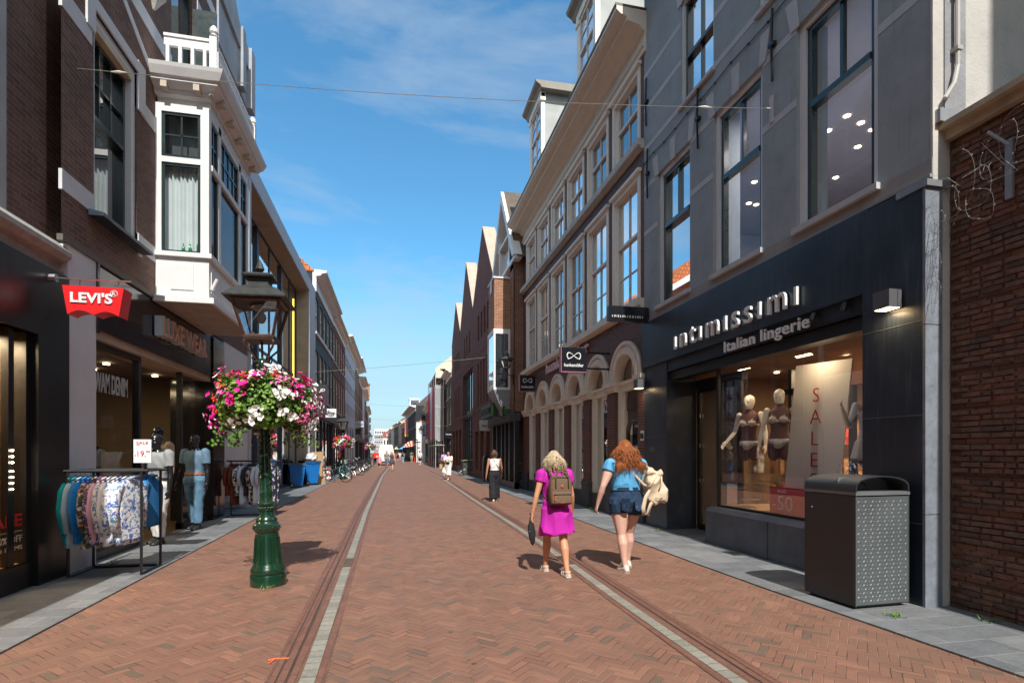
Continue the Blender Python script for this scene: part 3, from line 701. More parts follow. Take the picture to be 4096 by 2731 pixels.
def lines(f, sg, side):
    strip('stone_strip_'+side, lambda s: f(s)-.054, lambda s: f(s)+.054, .008, SETT)
    strip('brick_course_'+side, lambda s: f(s)+sg*.056, lambda s: f(s)+sg*.130, .006, GUT)
    strip('gutter_joint_'+side, lambda s: f(s)+sg*.131, lambda s: f(s)+sg*.148, .005, DARKJ)
    strip('gutter_course_'+side, lambda s: f(s)+sg*.149, lambda s: f(s)+sg*.205, .010, GUT)
    strip('outer_joint_'+side, lambda s: f(s)+sg*.206, lambda s: f(s)+sg*.218, .005, DARKJ)
    strip('outer_course_'+side, lambda s: f(s)+sg*.219, lambda s: f(s)+sg*.285, .007, GUT)
    strip('inner_course_'+side, lambda s: f(s)-sg*.056, lambda s: f(s)-sg*.122, .006, GUT)
lines(LG, -1, 'left'); lines(RG, 1, 'right')
# drain grate in each stone strip, far gully
def grate(x, y, lab):
    t = thing('drain_grate', lab, 'drain', (x, y, 0))
    b = MB(); b.box(x-.062, x+.062, y-.3, y+.3, .009, .011); b.build('tray', DARKJ, t)
    b = MB()
    for k in range(7): b.box(x-.058+.0172*k, x-.050+.0172*k, y-.29, y+.29, .0115, .017)
    b.build('bars', mat('rusty grate', (.16, .11, .08), .7, .3), t)
grate(LG(8.1), 8.1, 'rusty slotted drain grate in the stone strip right of the big green lamp post')
grate(RG(7.6), 7.6, 'slotted drain grate under the feet of the woman in the magenta dress')
# weeds and litter
LEAFW = mat('weed green', (.10, .19, .03), .7, .3)
def weed(x, y, n, lab, h=.05):
    b = MB()
    for k in range(n):
        a = random.random()*6.28; r = random.random()*.09; px, py = x+math.cos(a)*r, y+math.sin(a)*r
        l = h*(.6+random.random()); d = random.random()*6.28
        b.poly([(px, py, .018), (px+.012*math.cos(d+1.57), py+.012*math.sin(d+1.57), .02), (px+l*math.cos(d), py+l*math.sin(d), .02+l*.7)])
    o = b.build('weed', LEAFW); tag(o, lab, 'weed', 'weeds in the paving joints')
weed(4.72, 4.28, 45, 'green weed in front of the diamond-plate litter bin'); weed(5.45, 3.95, 26, 'small weed at the foot of the brown brick wall')
weed(-1.45, 6.72, 22, 'tiny weed in front of the green lamp post base', .03); weed(5.18, 9.95, 30, 'yellow-green weed at the foot of the black stone pier', .05)
weed(5.2, 7.5, 22, 'weed below the lingerie shop window sill', .04); weed(5.3, 13.9, 40, 'weed beside the brick pier of the arcade', .09)
weed(-3.9, 8.6, 30, 'weed on the slabs under the clothes rack', .05)
b = MB(); b.tube([(-.95, 4.42, .008), (-.90, 4.44, .009), (-.80, 4.43, .008)], .006, 6); b.tube([(-.90, 4.44, .009), (-.93, 4.36, .008)], .006, 6)
tag(b.build('litter_scrap', mat('orange plastic', (.8, .15, .05), .5)), 'orange plastic scrap lying on the road bricks', 'litter')
for x, y, l in ((.02, 4.2, 'first'), (3.9, 3.6, 'second')): pass
# ---------------------------------------------------------------- grey lingerie building, right
T4 = 5.4
STUC = mat('blue grey stucco', (.31, .35, .37), .75, .10, 1.3, bump=.006, bscale=70, dirt=.25)
g = NG('stucco scuffs'); g = None
def scuff(m_, thr, col, reach):
    g = NG.__new__(NG); g.mat = m_; g.t = m_.node_tree; g.bsdf = g.t.nodes['Principled BSDF']; g.out = g.t.nodes['Material Output']
    old = g.bsdf.inputs['Base Color'].links[0].from_socket; p = g.pos(); mp_ = g.N('ShaderNodeMapping'); mp_.inputs['Scale'].default_value = (1, 1, 1.6); mp_.inputs['Rotation'].default_value = (.5, 0, 0); g.L(p, mp_.inputs['Vector'])
    f_ = g.M('MULTIPLY', g.M('GREATER_THAN', g.noise(mp_.outputs[0], 26, 6, .8), thr), g.ramp(g.noise(p, .8, 3), .44, .62)); g.L(g.mix(g.M('MULTIPLY', f_, reach), old, col), g.bsdf.inputs['Base Color'])
scuff(STUC, .60, (.50, .50, .50), .75)
BAND = mat('light grey painted band', (.48, .50, .515), .7, .07, 3, bump=.002)
BLKST = mat('black honed stone', (.024, .034, .050), .34, .35, 1.2, spec=.5)
BLKST2 = mat('dark grey plinth stone', (.085, .095, .115), .5, .25, 2.5, bump=.002, bscale=60, dirt=.4)
STUC2 = mat('grey stucco base strip', (.30, .29, .285), .8, .08, 2, bump=.002, dirt=.3)
def streak(m_, col, amount, sc=(1.5, 9, .5), lo=.55, hi=.75):
    # rain marks: long vertical smears
    g = NG.__new__(NG); g.mat = m_; g.t = m_.node_tree; g.bsdf = g.t.nodes['Principled BSDF']; old = g.bsdf.inputs['Base Color'].links[0].from_socket
    mp_ = g.N('ShaderNodeMapping'); mp_.inputs['Scale'].default_value = sc; g.L(g.pos(), mp_.inputs['Vector'])
    f_ = g.M('MULTIPLY', g.ramp(g.noise(mp_.outputs[0], 2.2, 7, .65), lo, hi), g.ramp(g.noise(g.pos(), 1.2, 4), .35, .65)); g.L(g.mix(g.M('MULTIPLY', f_, amount), old, col), g.bsdf.inputs['Base Color'])
streak(STUC, (.10, .11, .12), .45); streak(BAND, (.2, .2, .2), .4); streak(BLKST, (.10, .115, .135), .55, (1.5, 14, .8), .5, .7); streak(BLKST2, (.02, .02, .02), .5); streak(STUC2, (.12, .12, .12), .5)
SILVERL = mat('light silver letters', (.85, .86, .84), .45, .04)
FRW = mat('cool white window frame', (.66, .68, .70), .5, .05)
SHOPR = glass_mat('lingerie shop glass', (.9, .9, .9), .36, .03)
gb = thing('grey_building', 'blue-grey stucco shop building with black stone lingerie front and pale window bands', 'building', (T4+4, 7.7, 0))
f = FR(T4); HS = 11.9
SALG = glass_mat('salesroom glass', (.72, .72, .76), 1.1, .03)
gw = [(5.12, 6.40, 4.66, 7.45), (7.10, 8.38, 4.66, 7.45), (9.12, 10.40, 4.66, 7.45)]
uw = [(4.98, 5.02, 8.3, 8.31), (6.10, 7.18, 8.25, 10.25), (8.36, 9.46, 8.25, 10.25)][1:]
b = MB(f); wall(b, 4.47, 11.02, 4.45, HS, gw+uw, .16)
b.box(4.475, 11.015, 7.7, HS-.01, -7.8, -.17); b.box(4.475, 11.015, 4.35, 7.69, -7.8, -5.6)
for a, c in ((4.475, 5.0), (6.5, 7.0), (8.48, 9.02), (10.5, 11.015)): b.box(a, c, 4.3, 7.69, -.6, -.17)
b.box(4.475, 11.015, 4.3, 4.6, -4.6, -.17)
b.build('stucco_wall', STUC, gb)
b = MB(f)
for z in (6.36, 7.36, 8.22, 9.08, 9.82):
    cuts = sorted([(a, c) for a, c, p, q in gw+uw if p-.02 < z+.05 < q+.02]); u = 4.47
    for a, c in cuts+[(11.02, 11.02)]:
        if a-.0 > u+.02: b.box(u, a, z, z+.105, 0.0, .006)
        u = c
for a, c, p, q in gw:                                             # keystones over each window
    for x, sk in ((a-.02, -.07), ((a+c)/2, 0), (c+.02, .07)):
        b.prism([(x-.07, q), (x+.07, q), (x+.10+sk, q+.38), (x-.10+sk, q+.38)], 0, .02, 0) if False else b.rings([[(x-.075, q-.03, w), (x+.075, q-.03, w), (x+.10+sk, q+.40, w), (x-.10+sk, q+.40, w)] for w in (0, .022)])
for a, c, p, q in uw:
    for x, sk in ((a-.02, -.07), (c+.02, .07)): b.rings([[(x-.07, q-.03, w), (x+.07, q-.03, w), (x+.09+sk, q+.36, w), (x-.09+sk, q+.36, w)] for w in (0, .022)])
b.build('facade_bands', BAND, gb)
b = MB(f); b.box(4.47, 11.02, 4.45, 4.62, .002, .02); b.box(4.47, 11.02, 4.42, 4.455, .002, .045); b.build('base_strip', STUC2, gb)
for a, c, p, q in gw:
    b = MB(f); b.box(a-.05, c+.02, p-.075, p-.0, -.16, .075); s_ = b.build('window_sill', BAND, gb)
    b = MB(f); b.box(c-.10, c, p, q, -.20, -.055); b.box(a, a+.10, p, q, -.20, -.055); b.box(a+.1, c-.1, q-.09, q, -.20, -.055)
    fo = b.build('window_casing', FRW, gb)
    o = window(f, gb, a+.10, c-.10, p, q-.09, -.185, GREEN_FR, SALG, fw=.075, cols=1, top_cols=2, meet=6.28, fd=.09, bar=.05)
    # lit ceiling lamps seen inside the first-floor salesroom
for a, c, p, q in uw:
    window(f, gb, a+.06, c-.06, p, q-.04, -.15, GREEN_FR, PANE_D, fw=.06, cols=2, meet=9.15, fd=.07)
    b = MB(f); b.box(a, a+.06, p, q, -.17, -.03); b.box(c-.06, c, p, q, -.17, -.03); b.box(a+.06, c-.06, q-.04, q, -.17, -.03); b.build('window_casing', FRW, gb)
    b = MB(f); b.box(a-.05, c+.05, p-.06, p, -.16, .06); b.build('window_sill', BAND, gb)
# roof gutter box
b = MB(f); b.box(4.4, 11.2, HS, HS+.30, -.3, .55); b.box(4.4, 11.2, HS-.10, HS, -.1, .48); b.build('roof_gutter', mat('brown grey soffit', (.22, .19, .18), .7), gb)
# pale round reflections of ceiling lamps: real lamps hang in the rooms behind, so panes of the two salesroom windows stay clear glass
b = MB(f)
b.box(5.21, 10.02, 3.23, 3.47, -.35, -.02); b.box(10.02, 11.02, 0, 4.42, -.02, .0)
b.box(4.47, 5.21, 0, 4.36, -.75, .12); b.box(4.47, 5.21, 4.361, 4.44, -.75, .0); b.box(10.02, 11.02, 0, 4.42, -.68, -.021)
b.box(5.212, 11.02, 3.45, 4.42, .005, .055)                           # the raised fascia board
b.build('stone_front', BLKST, gb)
b = MB(f)
for z in (.86, 1.98, 2.95): b.box(4.47, 5.2, z, z+.006, .1205, .124); b.box(10.03, 11.02, z-.05, z-.044, .0005, .004)
b.build('stone_joints', mat('pale stone joint', (.16, .18, .2), .5), gb)
b = MB(f); b.box(5.21, 10.02, 3.06, 3.23, -.30, -.06); b.box(5.21, 10.02, 3.23, 3.25, -.34, .0)
for x in (6.9, 7.6, 8.5): b.box(x, x+.035, 3.25, 3.46, -.06, -.03)
b.build('transom_beam', BLACKP, gb)
g_ = MB(f); g_.quad((5.21, 3.25, -.05), (10.02, 3.25, -.05), (10.02, 3.46, -.05), (5.21, 3.46, -.05)); g_.build('transom_pane', PANE_D, gb)
tr = MB(f)
for k in range(5): tr.box(5.22, 7.4, 3.26+.04*k, 3.275+.04*k, -.045, -.035)
tr.build('transom_louvre', mat('dark louvre', (.05, .05, .05), .4), gb)
# plinth under the shop window, bevelled top
b = MB(f); b.rings([[(u, 0, -.22), (u, 0, .06), (u, .58, .06), (u, .645, -.03), (u, .645, -.22)] for u in (5.21, 8.52)]); b.box(5.205, 5.21, 0, .01, 0, .01)
b.build('plinth', BLKST2, gb)
b = MB(f)
for u in (6.9,): b.box(u, u+.012, .0, .585, .0605, .064)
b.build('plinth_joint', DARKJ, gb)
# shop window: big pane, corner post, return pane into the doorway, door
b = MB(f); b.box(8.46, 8.52, .645, 3.06, -.20, -.155); b.box(5.21, 5.26, .645, 3.06, -.22, -.14); b.box(5.26, 8.46, .645, .68, -.22, -.16); b.build('shop_window_frame', BLACKP, gb)
g_ = MB(f); g_.quad((5.26, .68, -.18), (8.46, .68, -.18), (8.46, 3.06, -.18), (5.26, 3.06, -.18)); g_.build('shop_window_pane', SHOPR, gb)
g_ = MB(f); g_.quad((8.5, .1, -.22), (8.5, .1, -.66), (8.5, 3.06, -.66), (8.5, 3.06, -.22)); g_.build('return_pane', SHOPR, gb)
b = MB(f); b.box(8.5, 8.56, 0, .1, -.66, -.2); b.box(8.5, 10.02, 0, .03, -.8, .02); b.build('threshold', BLKST2, gb)
d = MB(f); d.box(8.55, 8.65, .04, 2.9, -.72, -.66); d.box(9.88, 9.98, .04, 2.9, -.72, -.66); d.box(8.65, 9.88, 2.8, 2.9, -.72, -.66); d.box(8.65, 9.88, .04, .15, -.72, -.66); d.box(8.5, 10.02, 2.9, 3.06, -.76, -.64)
dd = d.build('shop_door', BLACKP, gb)
for z in (1.0, 1.7, 2.3): hh = MB(f); hh.box(9.84, 9.88, z, z+.07, -.66, -.645); hh.build('hinge', STEEL, dd)
g_ = MB(f); g_.quad((8.65, .15, -.69), (9.88, .15, -.69), (9.88, 2.8, -.69), (8.65, 2.8, -.69)); g_.build('door_pane', SHOPG, dd)
# the room behind
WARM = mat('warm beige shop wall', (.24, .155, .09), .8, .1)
SHELF = mat('shop shelf wood', (.30, .17, .08), .6, .15)
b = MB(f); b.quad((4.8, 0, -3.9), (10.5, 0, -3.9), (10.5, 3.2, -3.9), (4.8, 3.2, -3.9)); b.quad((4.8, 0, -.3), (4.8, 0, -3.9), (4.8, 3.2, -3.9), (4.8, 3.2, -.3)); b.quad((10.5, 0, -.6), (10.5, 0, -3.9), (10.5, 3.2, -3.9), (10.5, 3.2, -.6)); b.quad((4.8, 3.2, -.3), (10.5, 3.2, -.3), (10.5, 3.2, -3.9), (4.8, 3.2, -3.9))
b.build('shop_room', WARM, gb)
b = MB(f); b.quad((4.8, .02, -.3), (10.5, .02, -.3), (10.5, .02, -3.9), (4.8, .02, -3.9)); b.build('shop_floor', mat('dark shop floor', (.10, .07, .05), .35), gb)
b = MB(f); b.box(5.0, 8.45, .1, .68, -1.25, -.25); b.build('display_platform', mat('display wood', (.34, .22, .12), .5), gb)
b = MB(f)
b.box(6.9, 6.98, .7, 3.05, -1.5, -1.42); b.box(7.5, 7.62, .7, 3.05, -1.5, -1.42); b.box(8.2, 8.28, .7, 3.05, -1.5, -1.42)
b.box(5.0, 8.5, 2.62, 2.72, -1.5, -1.42); b.build('display_frame', BLACKP, gb)
b = MB(f); b.box(5.0, 7.55, 2.62, 3.08, -1.41, -1.36); b.build('pelmet_board', mat('terracotta board', (.36, .17, .10), .7), gb)
cl = MB(f); rnd = random.Random(3)
for row, zz in enumerate((.55, 1.15, 1.75)):
    for k in range(52):
        u = 5.1+k*.1; w = -2.3-.55*(k % 3)-rnd.random()*.2; h = .28+rnd.random()*.16
        cl.rings([[(u+rnd.uniform(-.03, .03), zz+h*q, w+rnd.uniform(-.05, .05)), (u+.05, zz+h*q, w+.04), (u+.02, zz+h*q, w-.08)] for q in (0, .4, 1)], m=rnd.randint(0, 4))
cl.build('hanging_underwear', [mat('lace black', (.03, .02, .02), .8), mat('lace tan', (.40, .22, .12), .8), mat('lace cream', (.6, .5, .38), .8), mat('lace brown', (.2, .09, .04), .8), mat('lace red', (.42, .05, .03), .8)], gb, kind='stuff')
b = MB(f)
for zz in (.98, 1.58, 2.2): b.tube([(5.1, zz, -2.35), (10.3, zz, -2.35)], .012, 6); b.tube([(5.1, zz, -3.4), (10.3, zz, -3.4)], .012, 6)
b.build('clothes_rails', STEEL, gb)
def area(name, loc, size, power, col=(1, .72, .42), rot=(0, 0, 0)):
    l = bpy.data.lights.new(name, 'AREA'); l.size = size; l.energy = power; l.color = col; o = bpy.data.objects.new(name, l); o.location = loc; o.rotation_euler = rot; COL.objects.link(o); return o
SPOT = emit('warm lamp glow', (1, .78, .5), 9)
b = MB(f)
for u, w in ((5.6, -1.9), (6.6, -2.6), (7.5, -1.9), (8.4, -2.6), (9.3, -2.0)): b.lathe([(.06, 0), (.06, .02)], (0, 0, 0), 12) if False else b.box(u-.035, u+.035, 3.17, 3.185, w-.035, w+.035)
b.build('ceiling_spots', SPOT, gb)
area('shop lamp light', (T4+2.4, 7.4, 3.1), 1.4, 80)
area('shop window spot', (T4+.27, 6.5, 3.0), .3, 2.6, rot=(0, R(-22), 0))
area('shop window spot', (T4+.3, 7.8, 3.0), .3, 4, rot=(0, R(-18), 0))
# track spots in the transom
b = MB(f)
for u in (6.05, 5.55): b.tube([(u, 3.42, .02), (u, 3.32, .06)], .035, 10)
b.build('track_spots', BLACKM, gb)
# projecting box lamps on the pillars
def boxlamp(u, z, lab, o_=0):
    t = thing('wall_lamp', lab, 'lamp', (T4, u, z))
    b = MB(f); b.box(u-.10, u+.10, z, z+.19, .08+o_, .24+o_); b.build('lamp_box', mat('anthracite lamp housing', (.10, .10, .105), .5, .1), t)
    b = MB(f); b.box(u-.06, u+.06, z+.04, z+.15, 0, .08+o_); b.build('bracket', BLACKM, t)
    b = MB(f); b.quad((u-.09, z-.002, .09+o_), (u+.09, z-.002, .09+o_), (u+.09, z-.002, .23+o_), (u-.09, z-.002, .23+o_)); b.build('lamp_glass', emit('lamp glow', (1, .66, .32), 6), t)
boxlamp(4.80, 3.14, 'square grey box lamp on the black pillar above the litter bin', .06); boxlamp(10.95, 3.0, 'small square box lamp beside the last arch of the brick arcade')
area('pillar lamp light', (T4-.22, 4.80, 3.10), .14, .5); area('pillar lamp light', (T4-.19, 10.95, 2.97), .14, .35)
# big letters
nx, uy = (-1, 0, 0), (0, 0, 1)
def rtext(body, T, s0, s1, z, h, m, par, name='sign_text', **k): return text(name, body, (T, s0, z), (0, -1, 0), uy, nx, h, m, par, width=abs(s0-s1), **k)
def sansline(pts, r=.018):
    pass
text('sign_letters', 'ı n t ı m ı s s ı m ı'.replace(' ', ''), (T4-.075, 9.52, 3.585), (0, -1, 0), uy, nx, .30, SILVERL, gb, width=3.26, off=.0, ext=.045, spacing=1.35)
text('sign_subtitle', 'Italian lingerie', (T4-.02, 8.0, 3.20), (0, -1, 0), uy, nx, .235, SILVERL, gb, width=1.88, off=.006, ext=.03, spacing=1.1)
text('house_number', '108', (T4-.002, 10.75, 1.62), (0, -1, 0), uy, nx, .10, mat('dim silver', (.22, .23, .24), .5), gb, ext=.004)
# wall ties, cable, wire anchor
for i, (s_, za, zb) in enumerate(((10.86, 8.73, 9.77), (10.80, 7.12, 8.19), (8.81, 7.10, 8.18), (6.84, 7.0, 8.05))):
    b = MB(f); b.tube([(s_, za, .035), (s_, (za+zb)/2, .05), (s_, zb, .035)], .020, 6); b.box(s_-.05, s_+.05, (za+zb)/2-.03, (za+zb)/2+.03, 0, .07); b.build('wall_tie', IRON, gb)
b = MB(f); pts = [(11.0-.45*k, 7.96+.02*math.sin(k*2), .02) for k in range(15)]; b.tube(pts, .008, 5)
for p in pts: b.sphere(p, .022, 6)
b.build('facade_cable', mat('grey cable', (.06, .065, .07), .6), gb)
# salesroom ceiling lamps upstairs are seen through the first-floor panes
SPOTS = ((8.58, -2.53), (8.13, -2.51), (8.25, -2.93), (8.38, -3.31), (8.91, -3.52), (10.01, -4.05), (11.1, -4.66), (10.56, -2.43), (11.49, -2.97), (11.52, -3.19))
SALC = mat('grey lilac salesroom', (.42, .39, .44), .8, .05)
b = MB(f); b.quad((4.6, 7.62, -.26), (13.2, 7.62, -.26), (13.2, 7.62, -5.5), (4.6, 7.62, -5.5)); b.quad((4.6, 4.61, -5.5), (13.2, 4.61, -5.5), (13.2, 7.62, -5.5), (4.6, 7.62, -5.5)); b.quad((13.2, 4.61, -.6), (13.2, 7.62, -.6), (13.2, 7.62, -5.5), (13.2, 4.61, -5.5)); b.quad((4.7, 4.61, -.6), (4.7, 7.62, -.6), (4.7, 7.62, -5.5), (4.7, 4.61, -5.5)); b.build('salesroom', SALC, gb)
b = MB(f)
for u, w in SPOTS: b.poly([(u+.055*math.cos(2*math.pi*k/12), 7.612, w+.055*math.sin(2*math.pi*k/12)) for k in range(12)])
b.build('salesroom_spots', SPOT, gb)
area('salesroom light', (T4+2.2, 7.7, 7.5), 2.5, 95, (1, .93, .9))
# side wall (faces the camera): dark stone edge, white render, pipe, grey render, white render
SIDEW = mat('weathered white render', (.50, .48, .44), .85, .12, 1.2, bump=.008, bscale=30, dirt=.3)
SIDEG = mat('rough grey render', (.27, .275, .285), .9, .15, 3, bump=.012, bscale=25, dirt=.3)
b = MB(); fc = FC(4.47); b.T = fc
b.box(5.49, 5.62, 0, 4.96, -.02, .006); b.box(5.388, 5.488, 4.375, 4.96, -.02, .004); b.box(5.385, 5.52, 4.95, 12.2, -.02, .005); b.box(5.79, 13, 3, 12.2, -.4, .0); b.build('side_wall_white', SIDEW, gb)
b = MB(fc); b.box(5.52, 5.79, 4.9, 12.2, -.4, .02); b.build('side_wall_grey', SIDEG, gb)
b = MB(fc); b.box(5.275, 5.49, 0, .96, -.01, .02); b.box(5.275, 5.49, .968, 2.9, -.01, .02); b.box(5.275, 5.49, 2.908, 4.30, -.01, .02); b.build('corner_stone', mat('pitted blue stone', (.20, .225, .26), .6, .18, 5, bump=.004, bscale=35, dirt=.5), gb)
b = MB(fc); b.box(5.262, 5.56, 4.305, 4.37, -.3, .05); b.box(5.412, 5.79, 4.97, 5.10, -.1, .06); b.build('lead_flashing', ZINC, gb)
b = MB(fc); b.tube([(5.62, 12, .07), (5.62, 5.55, .07), (5.56, 5.35, .08), (5.47, 5.2, .06)], .022, 8)
for k in range(9): b.box(5.585, 5.655, 5.7+.62*k, 5.74+.62*k, 0.02, .10)
b.build('drain_pipe', mat('grey painted pipe', (.42, .41, .38), .6), gb)

# ---------------------------------------------------------------- low brown brick wall with coping and barbed wire, far right
RB = brick('rough clinker brick', (.105, .048, .030), (.20, .085, .050), (.045, .034, .028), .205, .062, .014, .014, soot=.6)
bw = thing('brick_wall', 'rough dark brown brick wall with recessed courses and barbed wire under its gutter', 'wall', (5.75, 3.0, 0))
f2 = FR(5.585); b = MB(f2); z = 0; k = 0
rnd = random.Random(5)
b.box(-6, 4.45, 0, 4.8, -.35, -.012)                                  # mortar bed, then real bricks in the part one can see
row = 0
while z < 4.75:
    u = 4.45-(.10 if row % 2 else 0); rec = -.034 if row % 6 == 5 else 0
    while u > 2.3:
        L_ = rnd.choice((.20, .20, .19, .095)); w_ = rec+rnd.uniform(-.009, .006); j = rnd.uniform(-.003, .003)
        b.rings([[(u-L_+.008, z+.004+j, -.05), (u-L_+.012, z+.007+j, w_+rnd.uniform(-.003, .003)), (u-.012, z+.007-j, w_+rnd.uniform(-.003, .003)), (u-.008, z+.004-j, -.05)], [(u-L_+.008, z+.052+j, -.05), (u-L_+.012, z+.049+j, w_+rnd.uniform(-.003, .003)), (u-.012, z+.049-j, w_+rnd.uniform(-.003, .003)), (u-.008, z+.052-j, -.05)]], m=rnd.choice((1, 1, 2, 3, 4))); u -= L_+.004
    z += .058; row += 1
b.box(-6, 2.3, 0, 4.8, -.05, 0)
b.build('brick_courses', [RB]+[mat('clinker brick %s' % n_, c_, .75, .35, 14, bump=.006, bscale=60, dirt=.4) for n_, c_ in (('brown', (.155, .088, .066)), ('red', (.165, .078, .058)), ('dark', (.10, .065, .052)), ('umber', (.15, .09, .065)))], bw)
b = MB(f2); b.box(-6, 4.52, 4.80, 4.90, -.4, .06); b.box(-6, 4.5, 4.90, 4.96, -.4, .13); b.build('coping', mat('weathered wood coping', (.42, .34, .24), .7, .2, 3, dirt=.4), bw)
b = MB(f2); b.box(-6, 4.44, 4.96, 5.0, -8, .02); b.build('flat_roof', ZINC, bw)
b = MB(f2); b.box(3.86, 3.92, 3.95, 4.5, .0, .03); b.tube([(3.89, 4.45, .02), (4.0, 4.62, .12)], .015, 6); b.build('wire_bracket', ZINC, bw)
wi = MB(); rnd = random.Random(11)
def coil(c, r, tilt, ph, n=26, turns=1.0):
    pts = []
    for k in range(n+1):
        a = ph+turns*2*math.pi*k/n; v = Vector((math.cos(a)*r*.22-abs(tilt)*.05, math.cos(a)*r*.95, math.sin(a)*r+math.cos(a)*r*tilt*.5)); pts.append(Vector(c)+v+Vector((0, 0, .02*math.sin(a*3))))
    wi.tube(pts, .0022, 4)
    for p in pts[::3]: wi.tube([p-Vector((.008, .006, .008)), p+Vector((.008, -.006, .008))], .0012, 3)
for c, r, tl, ph, tu in (((5.44, 3.66, 4.42), .27, .4, 0, 1), ((5.42, 3.86, 4.36), .20, -.6, 1, 1), ((5.36, 4.05, 4.1), .21, .3, 2, .8), ((5.38, 3.98, 3.92), .16, .9, 0, 1.1), ((5.3, 4.25, 4.2), .34, .2, 2.2, .6),
                    ((5.28, 4.3, 3.95), .24, -.2, 1.2, .75), ((5.3, 4.42, 3.5), .15, .2, .4, 1.3), ((5.32, 4.36, 3.9), .12, .5, 0, 1), ((5.3, 4.4, 3.2), .12, .1, 4, .9)): coil(c, r, tl, ph, turns=tu)
for q in range(7): p = Vector((5.4, 3.9+rnd.uniform(-.2, .35), 4.2+rnd.uniform(-.3, .35))); wi.tube([p, p+Vector(jl(3, .12)), p+Vector(jl(3, .25))], .0022, 4)
tag(wi.build('barbed_wire', mat('galvanised wire', (.20, .19, .17), .5, .3, 20, metal=.3)), 'tangled coils of barbed wire on the corner of the brick wall', 'barbed wire')
# taller neighbour behind the camera on the right: shades the upper side wall
nb = MB(); nb.box(6.22, 14, -22, -.5, 5.2, 15.5); nb.box(-12, -4.2, -40, 1.1, 0, 12.5); nb.box(5.6, 14, -40, -7, 0, 12.5)
o = nb.build('building_block', RB); tag(o, 'plain brick buildings of the same street standing behind the viewer', 'building')
# ---------------------------------------------------------------- brick arcade building, right
BR_H = brick('dark red glazed brick', (.085, .034, .026), (.14, .054, .040), (.22, .17, .135), .21, .066, .012, .006, soot=.25, rough=.55)
PLST = mat('dark plinth stone', (.055, .052, .055), .55, .2, 5, bump=.002, dirt=.3)
hb = thing('arcade_building', 'dark red brick building with six cream arches, cream sash windows and a deep cream cornice', 'building', (T4+4, 16.8, 0))
U0, U1 = 11.02, 22.5; CX = [11.97+1.83*k for k in range(6)]
f = FR(T4)
holes = [(c-.78, c+.78, 5.03, 7.90) for c in CX] + [(c-.78, c+.78, 8.55, 10.30) for c in CX]
b = MB(f); wall(b, U0, U1, 4.30, 10.75, holes, .22)
for c in CX:                                                       # arch spandrels, one fan per arch
    lo, hi = c-.915, c+.915; n = 20; r = .62; zs = 3.34
    P = [(c+r*math.cos(math.pi*k/n), zs+r*math.sin(math.pi*k/n)) for k in range(n+1)]
    Q = [(hi, zs+(4.30-zs)*min(1, k/5)) if k < 5 else ((lo, zs+(4.30-zs)*min(1, (n-k)/5)) if k > n-5 else (hi-(hi-lo)*(k-5)/(n-10), 4.30)) for k in range(n+1)]
    for k in range(n): b.quad((P[k][0], P[k][1], 0), (Q[k][0], Q[k][1], 0), (Q[k+1][0], Q[k+1][1], 0), (P[k+1][0], P[k+1][1], 0))
b.box(U0, CX[0]-.62, 0, 3.34, -.6, 0)
for k in range(5): b.box(CX[k]+.65, CX[k+1]-.65, .0, 3.34, -.55, 0)
b.box(CX[5]+.62, U1, 0, 4.3, -.6, 0)
b.box(13.3, U1-.01, 4.4, 10.9, -7.5, -.24); b.box(U0+.01, 13.3, 7.75, 10.9, -7.5, -.24); b.box(U0+.01, 13.3, 4.4, 7.75, -.32, -.24)
b.build('brick_wall', BR_H, hb)
b = MB(f)
for k in range(-1, 6):
    a = CX[k]+.62 if k >= 0 else U0; c = CX[k+1]-.62 if k < 5 else U1
    b.box(a, c, 0, .70, -.5, .05); b.rings([[(a-.02, .70, -.5), (a-.02, .70, .07), (a-.02, .76, .05), (a-.02, .79, -.5)], [(c+.02, .70, -.5), (c+.02, .70, .07), (c+.02, .76, .05), (c+.02, .79, -.5)]])
for k in range(1, 6): b.box(CX[k]-.62, CX[k]+.62, 0, .42, -.5, -.03); b.box(CX[k]-.62, CX[k]+.62, .42, .47, -.5, .0)
b.build('plinth', PLST, hb)
for i, c in enumerate(CX):
    b = MB(f); n = 22
    for (r0, r1, w0, w1) in ((.66, .90, 0, .05), (.60, .74, .0, .085), (.82, .90, 0, .08), (.585, .63, -.20, .06)):
        b.rings([[(c+rr*math.cos(a), 3.34+rr*math.sin(a), w) for rr, w in ((r0, w0), (r0, w1), (r1, w1), (r1, w0))] for a in [math.pi*k/n for k in range(n+1)]])
    ar = b.build('arch_moulding', CREAM, hb, smooth=30)
for k in range(0, 7):
    a = CX[k-1]+.60 if k > 0 else U0; c = CX[k]-.60 if k < 6 else U1-.1
    b = MB(f); b.box(a-.03, c+.03, 3.25, 3.35, -.34, .11); b.box(a-.01, c+.01, 3.16, 3.25, -.34, .08); b.box(a-.0, c+.0, 3.10, 3.16, -.34, .05); b.build('capital', CREAM, hb)
